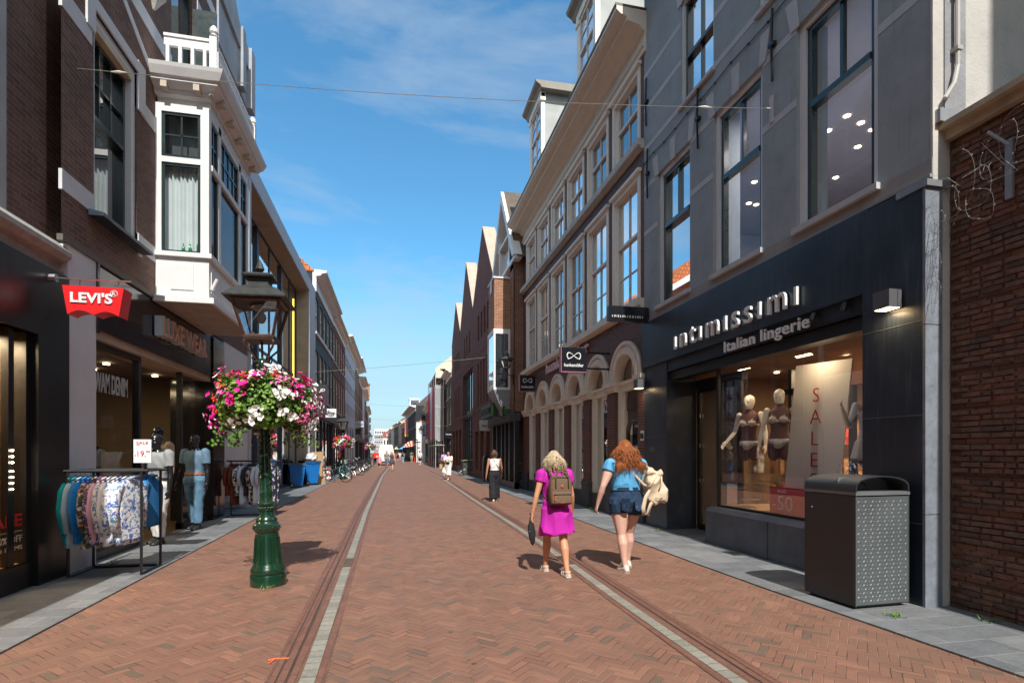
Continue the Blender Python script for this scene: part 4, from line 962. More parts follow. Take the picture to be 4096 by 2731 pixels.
for i, c in enumerate(CX):
    b = MB(f); b.box(c-.60, c+.60, 3.10, 3.34, -.30, -.12); b.box(c-.60, c+.60, 3.28, 3.34, -.12, -.07)
    for s_ in (-1, 1): b.box(min(c+s_*.65, c+s_*.50), max(c+s_*.65, c+s_*.50), .47, 3.10, -.32, -.07); b.box(min(c+s_*.50, c+s_*.44), max(c+s_*.50, c+s_*.44), .47, 3.10, -.32, -.16)
    if i: b.box(c-.44, c+.44, .47, .56, -.32, -.16)
    fr = b.build('arch_window_casing', CREAM2, hb)
    b = MB(f); n = 16; b.poly([(c+.60*math.cos(math.pi*k/n), 3.34+.60*math.sin(math.pi*k/n), -.185) for k in range(n+1)]); b.build('fanlight_pane', PANE_D, fr)
    b = MB(f); b.box(c-.02, c+.02, 3.34, 3.93, -.185, -.15); b.build('fanlight_bar', CREAM2, fr)
    if i:
        b = MB(f); b.quad((c-.46, .5, -.22), (c+.46, .5, -.22), (c+.46, 3.12, -.22), (c-.46, 3.12, -.22)); b.build('pane', PANE if i != 3 else PANE_D, fr)
WOODD = mat('dark brown varnished door', (.050, .018, .012), .35, .25, 4, coat=.3)
c = CX[0]; b = MB(f); b.box(c-.60, c+.60, .15, 3.1, -.50, -.24)
for (x0, x1, z0, z1) in ((-.46, -.06, .3, 1.2), (.06, .46, .3, 1.2), (-.46, .46, 2.62, 2.95)): b.box(c+x0, c+x1, z0, z1, -.24, -.21); b.box(c+x0+.06, c+x1-.06, z0+.06, z1-.06, -.21, -.19)
b.rings([[(c+rr*math.cos(a), 2.02+rr*math.sin(a), w) for rr, w in ((.36, -.24), (.36, -.19), (.45, -.19), (.45, -.24))] for a in [math.pi*k/14 for k in range(15)]])
for s_ in (-1, 1): b.box(min(c+s_*.36, c+s_*.45), max(c+s_*.36, c+s_*.45), 1.25, 2.02, -.24, -.19)
dr = b.build('carved_door', WOODD, hb)
b = MB(f); b.box(c-.36, c+.36, 1.3, 2.02, -.239, -.229); b.poly([(c+.36*math.cos(math.pi*k/10), 2.02+.36*math.sin(math.pi*k/10), -.231) for k in range(11)]); b.build('door_glass', PANE_D, dr)
b = MB(f); b.box(c-.6, c+.6, 0, .15, -.5, -.05); b.build('door_step', PLST, hb)
for i, c in enumerate(CX):
    for (z0, z1, mt, rw) in ((5.03, 7.90, 6.62, [2, 1]), (8.55, 10.30, 9.48, [1, 1])):
        b = MB(f)
        for s_ in (-1, 1): b.box(min(c+s_*.78, c+s_*.66), max(c+s_*.78, c+s_*.66), z0, z1, -.14, .03); b.box(min(c+s_*.66, c+s_*.61), max(c+s_*.66, c+s_*.61), z0, z1-.12, -.14, -.03)
        b.box(c-.66, c+.66, z1-.12, z1, -.14, .03); b.box(c-.83, c+.83, z1, z1+.07, -.05, .10)
        b.build('window_casing', CREAM2, hb)
        window(f, hb, c-.61, c+.61, z0, z1-.12, -.115, WHITE, PANE, fw=.055, cols=2, rows=rw, meet=mt, fd=.06, bar=.028)
for z, h in ((4.86, .16), (8.40, .15)):
    b = MB(f); b.box(U0, U1, z, z+h, .0, .16); b.box(U0, U1, z-.06, z, 0, .09); b.build('sill_band', STONE if z > 8 else CREAM, hb)
b = MB(f)
prof = [(0, 10.42), (.05, 10.42), (.05, 10.50), (.10, 10.54), (.10, 10.58), (.03, 10.60), (.03, 10.86), (.12, 10.90), (.16, 10.96), (.30, 11.00), (.46, 11.02), (.46, 11.10), (.60, 11.14), (.70, 11.22), (.70, 11.30), (.0, 11.33)]
cornice(b, U0-.1, U1, prof); b.build('cornice', CREAM, hb)
b = MB(f); b.box(U0-.1, U1, 11.30, 11.36, -.2, .72); b.build('cornice_flashing', mat('brown weathered lead', (.16, .13, .10), .6), hb)
SLATE = brick('grey roof tiles', (.09, .085, .085), (.13, .12, .115), (.04, .04, .04), .24, .28, .02, .02, soot=.2)
ORT = brick('orange roof tiles', (.52, .15, .05), (.70, .22, .075), (.14, .05, .025), .22, .26, .035, .03, soot=.25, msm=.6)
b = MB(f); b.rings([[(u, 11.3, .0), (u, 14.4, -3.2), (u, 11.3, -6.4)] for u in (U0, U1)]); b.build('roof', SLATE, hb)
def dormer(par, T, uc, z0, w=.75, h=2.4, dp=3.0, w0=-.3, trim=None):
    trim = trim or CREAM2; b = MB(FR(T) if T > 0 else FL(T))
    b.box(uc-w+.1, uc+w-.1, z0, z0+h-.2, w0-dp, w0-.06)
    o = b.build('dormer', mat('pale lead cheek', (.36, .38, .36), .6), par)
    b = MB(b.T)
    for s_ in (-1, 1): b.box(min(uc+s_*w, uc+s_*(w-.2)), max(uc+s_*w, uc+s_*(w-.2)), z0-.3, z0+h-.25, w0-.12, w0+.02); b.box(min(uc+s_*(w+.04), uc+s_*(w-.24)), max(uc+s_*(w+.04), uc+s_*(w-.24)), z0+h-.55, z0+h-.42, w0-.14, w0+.06)
    b.box(uc-w, uc+w, z0+h-.42, z0+h-.2, w0-.14, w0+.05); b.build('dormer_pilasters', trim, o)
    b = MB(b.T); cornice(b, uc-w-.22, uc+w+.22, [(w0-dp, z0+h-.2), (w0+.06, z0+h-.2), (w0+.12, z0+h-.1), (w0+.26, z0+h-.02), (w0+.3, z0+h+.06), (w0-dp, z0+h+.12)]); b.build('dormer_roof', mat('brown grey lead', (.24, .22, .18), .6), o)
    window(b.T, o, uc-w+.2, uc+w-.2, z0, z0+h-.45, w0-.06, WHITE, PANE, fw=.06, cols=2, rows=2, meet=z0+h*.45, fd=.06)
    return o
dormer(hb, T4, 14.85, 12.3, h=2.75, w=.78, w0=-.05); dormer(hb, T4, 20.6, 12.75, h=2.75, w=.9, w0=-.05)
# wall letters
SIGNW = mat('white sign letters', (.80, .80, .80), .5, .03)
PINKW = mat('pale pink letters', (.72, .50, .56), .5)
rtext('hunkemöller', T4-.02, 18.75, 14.4, 4.42, .38, PINKW, hb, ext=.05, off=.02)
text('house_number', '106', (T4-.012, 11.17, 1.90), (0, -1, 0), uy, nx, .13, BLACKM, hb, width=.14)
b = MB(f); b.box(11.03, 11.2, 1.86, 2.08, .0, .010); b.build('number_plate', WHITE, hb)
b = MB(f); b.box(11.05, 11.32, 1.0, 1.45, .0, .03); b.build('notice_plate', mat('grey glass plate', (.3, .3, .31), .3), hb)
# projecting signs (stand out from the wall across the pavement view)
def frontsign(name, label, x0, x1, s, z0, z1, m, rim=None, th=.12, face=None):
    t = thing(name, label, 'sign', ((x0+x1)/2, s, z0)); b = MB(); b.box(x0, x1, s, s+th, z0, z1); b.build('panel', m, t)
    if rim: b = MB(); b.box(x0-.012, x0, s-.004, s+th+.004, z0-.012, z1+.012); b.box(x1, x1+.012, s-.004, s+th+.004, z0-.012, z1+.012); b.box(x0, x1, s-.004, s+th+.004, z0-.012, z0); b.box(x0, x1, s-.004, s+th+.004, z1, z1+.012); b.build('rim', rim, t)
    return t
def ftext(body, x, s, z, h, m, t, width=None, **k): return text('sign_text', body, (x, s, z), (1, 0, 0), (0, 0, 1), (0, -1, 0), h, m, t, width=width, ext=.012, **k)
SB = mat('black sign face', (.010, .012, .016), .25, .1, spec=.6)
t = frontsign('shop_sign', 'black landscape sign with small wide-spaced white letters beside the brick arcade', 4.44, 5.36, 10.72, 4.40, 4.72, SB)
ftext('ıntımıssımı', 4.51, 10.718, 4.475, .055, SIGNW, t, width=.70, off=.01, spacing=1.35)
b = MB(); b.box(5.36, 5.42, 10.75, 10.8, 4.45, 4.5); b.build('arm', IRON, t)
def bow(cx, s, cz, w, m, t):
    b = MB()
    for sd in (-1, 1):
        pts = []
        for k in range(25):
            a = k/24*2*math.pi; x = math.sin(a/2)*1.0; y = math.sin(a)*.42
            pts.append((cx+sd*w*.5*x, s-.01, cz+w*.5*y*(1 if sd > 0 else 1)))
        b.tube(pts, [w*(.012+.030*math.sin(math.pi*k/24)) for k in range(25)], 6, flat=.4)
        b.tube([(cx, s-.01, cz), (cx+sd*w*.28, s-.01, cz-w*.20), (cx+sd*w*.44, s-.01, cz-w*.25), (cx+sd*w*.47, s-.01, cz-w*.17)], [w*.02, w*.028, w*.022, w*.02], 6, flat=.4)
    b.build('bow_logo', m, t, smooth=True)
PK = mat('pink sign edge', (.42, .15, .20), .4)
def bowsign(lab, x0, x1, s, z0, z1):
    t = frontsign('shop_sign', lab, x0, x1, s, z0, z1, SB, th=.16); w = x1-x0
    b = MB(); b.box(x0-.015, x0, s, s+.16, z0-.01, z1+.01); b.box(x0, x1, s+.0, s+.16, z0-.02, z0); b.build('edge', PK, t)
    bow((x0+x1)/2, s, z0+(z1-z0)*.66, w*.55, SIGNW, t)
    ftext('hunkemöller', x0+w*.10, s-.002, z0+(z1-z0)*.20, w*.13, SIGNW, t, width=w*.80, off=.015)
    b = MB(); b.box(x1, T4+.0, s+.06, s+.1, z1-.12, z1-.08); b.box(x1, T4+.0, s+.06, s+.1, z0+.08, z0+.12); b.build('arm', IRON, t); return t
bowsign('large black square sign with a white bow, over the fourth arch', 4.08, 4.72, 12.9, 3.63, 4.23)
bowsign('smaller black square sign with a white bow, at the far end of the arcade', 4.66, 5.27, 20.0, 3.94, 4.55)
b = MB(f); b.box(16.0, 16.0, 0, 0, 0, 0) if False else None
# ---------------------------------------------------------------- narrow gabled house with brick oriel, right
BR_O = brick('orange brown brick', (.26, .105, .055), (.40, .18, .10), (.46, .38, .29), .21, .066, .012, .006, soot=.2)
BR_D = brick('purple brown brick', (.125, .046, .034), (.19, .074, .052), (.13, .085, .065), .21, .066, .012, .006, soot=.3)
GREYP = mat('grey blue paint', (.25, .29, .32), .5, .08)
oh = thing('oriel_house', 'narrow brick house with white timber gable, orange brick oriel and glass corner box', 'building', (9, 25, 0))
TO = 4.97; f = FR(TO); fc = FC(22.5)
b = MB(f); wall(b, 22.5, 23.25, 3.3, 11.1, (), .1); b.box(22.52, 27.9, 3.35, 9.6, -6, -.05); b.box(22.5, 23.2, 9.6, 11.1, -1.0, -.0); wall(b, 24.7, 27.9, 3.3, 9.5, [(25.3, 26.9, 4.6, 7.2)], .15)
b.box(22.5, 27.9, 9.5, 9.6, -3, 0)
b.build('brick_wall', BR_O if False else brick('brown orange brick', (.17, .075, .045), (.26, .12, .075), (.34, .29, .23), .21, .066, .012, .006, soot=.3), oh)
b = MB(f); b.box(22.45, 23.25, 11.1, 11.17, -1.05, .05); b.build('wall_cap', WHITE, oh)
# oriel: brick above, glass box below, folded metal underside
b = MB(); b.prism([(TO, 23.25), (4.26, 23.25), (4.26, 24.7), (TO, 24.7)], 7.0, 9.25, 2); b.build('oriel_brick', BR_O, oh)
b = MB(); b.box(4.22, 4.34, 23.21, 24.74, 9.25, 9.32); b.box(4.34, TO, 23.21, 23.33, 9.25, 9.32); b.box(4.22, TO, 23.2, 24.75, 6.90, 7.02); b.build('oriel_trim', WHITE, oh)
b = MB()
for x in (4.22, TO-.09): b.box(x, x+.09, 23.2, 23.27, 4.35, 6.9)
b.box(4.31, TO-.09, 23.2, 23.27, 4.35, 4.45); b.box(4.31, TO-.09, 23.2, 23.27, 6.81, 6.9)
b.box(4.22, 4.29, 24.67, 24.75, 4.35, 6.9); b.box(4.22, 4.29, 23.27, 24.67, 4.35, 4.45); b.box(4.22, 4.29, 23.27, 24.67, 6.83, 6.9)
gbx = b.build('glass_box_frame', WHITE, oh)
b = MB(); b.quad((4.30, 23.24, 4.44), (TO-.08, 23.24, 4.44), (TO-.08, 23.24, 6.82), (4.30, 23.24, 6.82)); b.quad((4.25, 23.26, 4.44), (4.25, 24.68, 4.44), (4.25, 24.68, 6.84), (4.25, 23.26, 6.84)); b.build('pane', PANE, gbx)
b = MB(); tip = (TO, 23.9, 3.05); A = [(4.22, 23.2, 4.35), (TO, 23.2, 4.35), (TO, 24.75, 4.35), (4.22, 24.75, 4.35)]
b.rings([A, [(4.5, 23.35, 3.75), (TO, 23.3, 3.6), (TO, 24.6, 3.6), (4.5, 24.5, 3.75)], [(4.8, 23.6, 3.2), (TO, 23.5, 3.1), (TO, 24.4, 3.1), (4.8, 24.3, 3.2)]]); b.build('folded_underside', GREYP, oh)
# gable
gc, ga, gh = 24.75, 13.8, 9.9; hw = 2.75
def tri(k, z0=gh): return [(gc-hw+k, z0), (gc, ga-k*1.42), (gc+hw-k, z0)]
b = MB(f)
for sd in (-1, 1): b.rings([[(gc+sd*(hw+.05)*(1-q), gh+(ga-gh)*q, w) for q_, w in ((0, -.25), (0, .12))] + [(gc+sd*(hw-.33)*(1-q), gh+(ga-.50-gh)*q, w) for w in (.12, -.25)] for q in (0, 1)])
b.box(gc-hw, gc+hw, gh-.14, gh+.02, -.25, .06)
b.box(gc-1.3, gc-1.18, gh, gh+1.6, -.22, -.0); b.box(gc+1.0, gc+1.12, gh, gh+1.85, -.22, 0); b.box(gc-1.6, gc+1.6, gh+1.45, gh+1.57, -.22, -.01)
b.box(gc-.5, gc-.38, 9.25, gh, -.22, -.02); b.box(gc+.75, gc+.87, 9.25, gh, -.22, -.02)
b.build('gable_frame', WHITE, oh)
b = MB(f); b.poly([(gc-hw+.2, gh, -.2), (gc+hw-.2, gh, -.2), (gc, ga-.4, -.2)]); b.quad((22.6, 9.3, -.25), (27.5, 9.3, -.25), (27.5, 9.9, -.25), (22.6, 9.9, -.25)); b.build('gable_glazing', PANE, oh)
b = MB(f)
for sd in (-1, 1): b.quad((gc+sd*(hw+.1), gh-.1, -.02), (gc, ga+.03, -.02), (gc, ga+.03, -6), (gc+sd*(hw+.1), gh-.1, -6))
b.build('roof', mat('dark brown pantiles', (.11, .085, .065), .8, .3, 4, bump=.03, bscale=9, dirt=.3), oh)
b = MB(); b.rings([[(4.24-.02*math.sin(z*3), 23.7+.12*q, 9.32-z) for q in range(4)] for z in (-.03, .1, .3, .5, .6)], closed=False, caps=False); b.rings([[(4.24+.1*k, 23.7+.12*q, 9.34) for q in range(4)] for k in (0, 1)], closed=False, caps=False)
tag(b.build('towel', WHITE), 'white towel hanging over the parapet of the orange brick oriel', 'towel')
# ground floor: dark shop with glass, awning box
b = MB(f); b.box(22.5, 27.9, 2.95, 3.3, -.3, .20); b.build('shop_canopy', mat('dark canopy', (.05, .05, .055), .5), oh)
b = MB(f)
for u in (22.5, 23.6, 24.5, 25.4, 26.6, 27.7): b.box(u, u+.2, 0, 2.95, -.25, -.05)
b.box(22.5, 27.9, 0, .3, -.25, -.03); b.build('shop_posts', BLACKP, oh)
b = MB(f); b.quad((22.5, .3, -.15), (27.9, .3, -.15), (27.9, 2.95, -.15), (22.5, 2.95, -.15)); b.build('shop_pane', PANE, oh)
GRN = mat('green sign face', (.035, .15, .03), .4)
t = frontsign('shop_sign', 'green square sign with dark rim and one line of white capitals', 4.66, 5.20, 23.35, 3.22, 3.86, BLACKP)
b = MB(); b.box(4.71, 5.15, 23.335, 23.35, 3.27, 3.81); b.build('face', GRN, t); ftext('JEANS CENTRE', 4.76, 23.33, 3.52, .055, SIGNW, t, width=.34)
b = MB(); b.box(4.2, 5.0, 23.4, 23.43, 3.10, 3.14); b.box(4.2, 4.23, 23.4, 23.43, 3.1, 3.7); b.build('arm', IRON, t)
t = thing('shop_sign', 'long green sign box with dark raised letters under the glass box', 'sign', (4.3, 26, 3.2)); b = MB(); b.box(4.28, 4.62, 24.3, 27.0, 3.25, 3.85); b.build('panel', mat('dark green box', (.02, .045, .02), .4), t)
b = MB(); b.box(4.32, 4.40, 24.27, 24.3, 3.29, 3.81); b.build('edge_light', mat('bright green edge', (.12, .32, .04), .5), t)
b = MB(); b.box(4.40, 4.58, 24.285, 24.3, 3.29, 3.81); b.build('face', mat('deep green face', (.012, .045, .012), .4), t)
text('sign_text', 'JEANS CENTRE', (4.26, 26.9, 3.4), (0, -1, 0), uy, nx, .3, mat('olive letters', (.06, .09, .04), .5), t, width=2.4, ext=.03, off=.02)
t = frontsign('shop_sign', 'pale square sign with thin handwriting', 4.55, 5.22, 29.2, 2.78, 3.36, mat('pale grey sign', (.52, .53, .52), .5)); ftext('Cotton Club', 4.64, 29.19, 3.02, .12, BLACKM, t, width=.5, shear=.35)
t = frontsign('shop_sign', 'small black sign with white capitals beside the scaffold', 4.05, 4.60, 44.5, 2.80, 3.35, SB); ftext('THE STING', 4.10, 44.49, 3.03, .09, SIGNW, t, width=.45, off=.02)
# wall lantern at the corner of the oriel
def lantern(par, c, k=1.0, glassm=None, copper=None, pole=True):
    """four-sided tapered street lantern head: bottom of the glass at c"""
    cp = copper or COPPER; x, y, z = c
    def sq(r, zz): return [(x+r*a*k, y+r*b_*k, z+zz*k) for a, b_ in ((-1, -1), (1, -1), (1, 1), (-1, 1))]
    b = MB(); b.rings([sq(.150, -.03), sq(.158, 0), sq(.158, .02), sq(.15, .03)])
    for a, b_ in ((-1, -1), (1, -1), (1, 1), (-1, 1)):
        b.tube([(x+.142*a*k, y+.142*b_*k, z+.0*k), (x+.238*a*k, y+.238*b_*k, z+.385*k)], .016*k, 4)
    b.rings([sq(.235, .37), sq(.255, .385), sq(.255, .41), sq(.24, .42)]); o = b.build('lantern_frame', cp, par)
    r = MB(); r.rings([sq(.315, .405), sq(.318, .42), sq(.22, .515), sq(.13, .565), sq(.115, .58)]); r.rings([sq(.105, .575), sq(.105, .675)]); r.rings([sq(.15, .665), sq(.158, .685), sq(.11, .715), sq(.03, .725)])
    r.build('lantern_roof', PATINA, par)
    fi = MB(); fi.lathe([(.03, .715), (.022, .74), (.045, .765), (.05, .79), (.03, .82), (.034, .84), (.02, .875), (.004, .89)], (x, y, z), 10) if k == 1 else fi.lathe([(q*k, w*k) for q, w in ((.03, .715), (.022, .74), (.05, .78), (.03, .84), (.004, .89))], (x, y, z), 8)
    fi.build('finial', PATINA, par, smooth=40)
    g_ = MB(); a, b2 = sq(.140, .03), sq(.228, .375)
    for i in range(4): g_.quad(a[i], a[(i+1) % 4], b2[(i+1) % 4], b2[i])
    g_.build('lantern_glass', glassm or LANTG, par)
    bu = MB(); bu.sphere((x, y, z+.24*k), .055*k, 8, sz=1.2); bu.lathe([(.03, .0), (.12, .05), (.13, .065)], (x, y, z+.30*k), 12); bu.build('bulb', mat('frosted bulb', (.55, .52, .48), .4), par, smooth=True)
COPPER = mat('brown copper', (.085, .045, .032), .45, .3, 9, metal=.3, dirt=.3)
PATINA = mat('dark weathered copper', (.042, .044, .040), .55, .35, 12, metal=.2, dirt=.3)
LANTG = glass_mat('lantern glass', (.92, .92, .92), 1.7, .12)
t = thing('wall_lantern', 'old copper lantern on a scrolled wall bracket beside the glass corner box', 'lantern', (4.75, 22.6, 5.2))
lantern(t, (4.62, 22.35, 5.18), .82)
b = MB(); b.tube([(4.62, 22.35, 5.14), (4.62, 22.35, 5.0), (4.72, 22.4, 4.9), (4.95, 22.5, 4.86)], .022, 6); b.tube([(4.62, 22.35, 5.12), (4.50, 22.35, 5.05), (4.58, 22.35, 4.92)], .012, 6); b.tube([(4.95, 22.5, 4.5), (4.95, 22.5, 4.95)], .02, 6)
b.tube([(4.93+.06*math.cos(a/3), 22.48, 4.8+.06*math.sin(a/3)) for a in range(14)], .01, 5); b.build('bracket', IRON, t)

# ---------------------------------------------------------------- modern brick store with three pointed gables, right
st = thing('gabled_store', 'modern dark brown brick store with three steep pointed gables and slit windows', 'building', (10, 38, 0))
T5 = 5.02; f = FR(T5); gx = [(27.9, 35.2, 31.2, 14.75), (35.2, 42.2, 38.6, 15.2), (42.2, 48.6, 45.3, 14.1)]
holes = []
for u in (29.0, 30.15, 31.3, 32.45): holes.append((u, u+.62, 8.45, 9.95))
for u in (29.3, 30.4, 31.5, 32.6): holes.append((u, u+.55, 4.45, 7.05))
for u in (36.6, 37.9, 39.2): holes.append((u, u+.62, 8.45, 9.95))
holes.append((35.3, 40.6, .3, 7.3))
for u in (42.9, 44.3, 45.7): holes += [(u, u+.6, 8.3, 9.7), (u, u+.6, 4.5, 6.9)]
for u in (28.6, 30.7, 32.8): holes.append((u, u+1.4, .5, 2.9))
for u in (41.6, 43.8, 46.0): holes.append((u, u+1.6, .5, 3.4))
b = MB(f); wall(b, 27.9, 48.6, 0, 11.0, holes, .28)
for a, c, ap, z in gx: b.rings([[(a, 11.0, w), (c, 11.0, w), (ap, z, w)] for w in (0, -.72)])
b.box(27.95, 48.55, .3, 10.9, -8, -.30); b.build('brick_wall', BR_D, st)
b = MB(f)
for a, c, ap, z in gx:
    b.rings([[(a, 11.03, w), (ap, z+.03, w), (ap, z+.10, w), (a-.02, 11.12, w)] for w in (.01, -.74)]); b.rings([[(c, 11.03, w), (ap, z+.03, w), (ap, z+.10, w), (c+.02, 11.12, w)] for w in (.01, -.74)])
b.build('gable_coping', mat('sandstone coping', (.42, .34, .26), .8, .08, 3), st)
b = MB(f); b.box(27.9, 48.6, 4.18, 4.26, 0, .03); b.box(27.9, 48.6, 7.6, 7.66, 0, .02); b.build('brick_ledge', mat('brown ledge', (.14, .08, .06), .8), st)
for h in holes:
    a, c, p, q = h
    if a == 35.3: window(f, st, a, c, p, q, -.24, mat('dark metal frame', (.03, .035, .04), .4), PANE, fw=.08, cols=5, rows=1, meet=4.1, fd=.10, bar=.08)
    else: window(f, st, a, c, p, q, -.26, mat('grey metal frame', (.10, .10, .10), .4), PANE_D if p > 4 else PANE, fw=.05, cols=1, fd=.08)
text('sign_text', 'THE STING', (T5+.2, 39.4, 4.2), (0, -1, 0), uy, nx, .35, mat('grey letters', (.28, .28, .28), .5), st, width=2.6, ext=.04)
b = MB(f); b.rings([[(27.9, 10.9, -.8), (31.2, 14.2, -.8), (35.2, 10.9, -.8), (38.6, 14.5, -.8), (42.2, 10.9, -.8), (45.3, 13.5, -.8), (48.6, 10.9, -.8)], [(27.9, 10.9, -7), (31.2, 14.2, -7), (35.2, 10.9, -7), (38.6, 14.5, -7), (42.2, 10.9, -7), (45.3, 13.5, -7), (48.6, 10.9, -7)]], closed=False, caps=False); b.build('roof', SLATE, st)

# ---------------------------------------------------------------- generic town house for the far rows
def townhouse(side, s0, s1, zt, wallm, label, T=None, bays=3, floors=((4.4, 6.4), (7.4, 9.2)), trim=None, corn=.55, frame=None, roof=None, ridge=2.8, ground=None, depth=8, pane=None, T1=None, lintel=False, name='town_house', loggia=None, corn_h=.5, gshop=(.4, 3.0), awn=None):
    """a facade straight along the street from s0 to s1 with its real openings, cornice and tiled roof"""
    trim = trim or CREAM2; frame = frame or WHITE; pane = pane or PANE
    sc = 1 if side == 'R' else -1
    if T is None: T = (5.0 if side == 'R' else -4.15)
    if T1 is None: T1 = T
    def F_(u, v, w):
        k = (u-s0)/(s1-s0); return (T+(T1-T)*k - sc*w, u, v)
    h = thing(name, label, 'building', ((T+T1)/2+sc*3, (s0+s1)/2, 0)); L = s1-s0; n = bays; pw = L/n; hs = []
    for a, q in floors:
        for i in range(n): c = s0+pw*(i+.5); hw_ = min(.62, pw*.32); hs.append((c-hw_, c+hw_, a, q))
    gs = [(s0+.35, s1-.35, gshop[0], gshop[1])] if ground is not False else []
    b = MB(F_); wall(b, s0, s1, 0, zt, hs+gs, .16); b.box(s0+.01, s1-.01, .05, zt, -depth, -.18); b.quad((s0, 0, 0), (s0, 0, -depth), (s0, zt, -depth), (s0, zt, 0)); b.build('wall', wallm, h)
    for (a, c, p, q) in hs:
        window(F_, h, a, c, p, q, -.14, frame, pane, fw=.08, cols=2, meet=p+(q-p)*.55, fd=.07, bar=.04)
        b = MB(F_); b.box(a-.08, c+.08, p-.09, p, -.02, .07)
        if lintel: b.box(a-.08, c+.08, q, q+.14, -.01, .03)
        b.build('sill', STONE if not lintel else WHITE, h)
    if gs:
        a, c, p, q = gs[0]; k = max(2, int(L/1.6)); fo = window(F_, h, a, c, p, q, -.15, BLACKP, PANE_D, fw=.08, cols=k, fd=.10, bar=.10)
        b = MB(F_); b.box(s0+.05, s1-.05, gshop[1], gshop[1]+.55, .0, .10); b.build('shop_fascia', ground or BLACKP, h)
    if corn:
        b = MB(F_); cornice(b, s0-.05, s1+.05, [(0, zt-corn_h-.1), (.07, zt-corn_h-.1), (.07, zt-corn_h+.05), (.03, zt-corn_h+.08), (.03, zt-.22), (corn*.5, zt-.16), (corn*.6, zt-.06), (corn, zt), (corn, zt+.10), (0, zt+.14)]); b.build('cornice', trim, h)
    if roof:
        b = MB(F_); b.rings([[(u, zt+.05, .02), (u, zt+ridge, -ridge*1.05), (u, zt+.05, -ridge*2.1)] for u in (s0, s1)]); b.build('roof', roof, h)
    if awn:
        b = MB(F_); b.rings([[(u, 3.1, 0), (u, 2.45, 1.5), (u, 2.40, 1.5), (u, 3.04, 0)] for u in (s0+.3, s1-.3)]); b.build('awning', awn, h)
    return h
BR_G = brick('grey brown brick', (.11, .085, .07), (.17, .13, .10), (.2, .18, .15), .21, .066, .012, .006)
BR_K = brick('black painted brick', (.020, .024, .030), (.032, .037, .045), (.018, .02, .026), .21, .066, .012, .006, soot=.1, rough=.6)
BR_W = brick('white painted brick', (.50, .55, .62), (.56, .60, .66), (.42, .47, .54), .21, .066, .012, .006, soot=.08, rough=.6)
BR_R = brick('red brown brick', (.15, .055, .038), (.23, .09, .06), (.2, .15, .12), .21, .066, .012, .006)
BR_Y = brick('yellow brown brick', (.20, .13, .07), (.30, .20, .11), (.28, .23, .17), .21, .066, .012, .006)
RENDW = mat('bright white render', (.76, .76, .74), .8, .05, 1, dirt=.06)
RENDC = mat('cream render', (.62, .55, .44), .8, .08, 1, dirt=.15)
DKW = mat('dark window frame', (.05, .055, .06), .5)
townhouse('R', 48.6, 54, 9.0, BR_G, 'low grey-brown house with a pale cornice between gabled store and scaffold', T=5.0, bays=2, floors=((4.2, 5.9), (6.7, 8.0)), roof=ORT, ridge=1.6)
h6 = townhouse('R', 54, 66.5, 9.8, BR_D, 'house behind the scaffolding with cornice and a cream rendered end gable', T=4.95, T1=4.5, bays=4, floors=((3.8, 5.4), (6.4, 8.2)), frame=DKW, roof=SLATE, ridge=1.5)
b = MB(FC(54)); b.poly([(3.95, 9.0, .05), (7.8, 9.0, .05), (7.8, 12.9, .05), (5.6, 11.3, .05), (3.95, 9.95, .05)]); b.prism([(4.2, 9.1), (7.8, 9.1), (7.8, 12.9), (5.6, 11.3), (4.2, 10.1)], 53.96, 54.6, 1) if False else None; b.build('end_gable', RENDC, h6)
townhouse('R', 66.5, 78, 8.5, BR_K, 'dark house with white cornice just past the scaffold', T=4.65, T1=4.72, bays=4, floors=((3.9, 5.6), (6.2, 7.6)), frame=GREYP, roof=ORT, ridge=1.4, trim=WHITE)
townhouse('R', 78, 88, 8.2, BR_G, 'brown house with a blue sign beside the white end wall', T=4.75, T1=4.8, bays=3, floors=((3.9, 5.6), (6.1, 7.5)), roof=ORT, ridge=2.6)
h7 = townhouse('R', 88.6, 113, 9.1, BR_K, 'big dark brick house with white cornice, dormer and white lean-to end wall', T=3.3, T1=2.25, bays=9, floors=((2.9, 5.0), (5.8, 7.9)), frame=WHITE, trim=WHITE, roof=SLATE, ridge=2.2, ground=False, corn=1.0, corn_h=.7)
b = MB(FC(88)); b.box(3.35, 6.5, 0, 6.4, -.6, .0); b.box(3.35, 6.5, 6.4, 6.48, -.65, .06); b.build('white_end_wall', RENDW, h7)
b = MB(); b.quad((3.9, 88.3, 6.5), (6.5, 88.3, 6.5), (6.5, 92.0, 10.2), (4.2, 92.0, 10.0)); b.build('orange_roof', ORT, h7)
b = MB(); b.box(2.5, 4.3, 96, 99, 9.2, 10.9); b.box(2.4, 4.4, 95.9, 99.1, 10.9, 11.05); b.build('dormer', RENDW, h7)
b = MB(); b.quad((2.7, 95.98, 9.5), (4.1, 95.98, 9.5), (4.1, 95.98, 10.7), (2.7, 95.98, 10.7)); b.build('dormer_pane', PANE, h7)
o = MB(); o.box(4.35, 4.6, 86, 86.3, 4.1, 5.9); tag(o.build('blue_sign', mat('blue sign', (.02, .09, .45), .5)), 'narrow blue sign board beside the white end wall', 'sign')
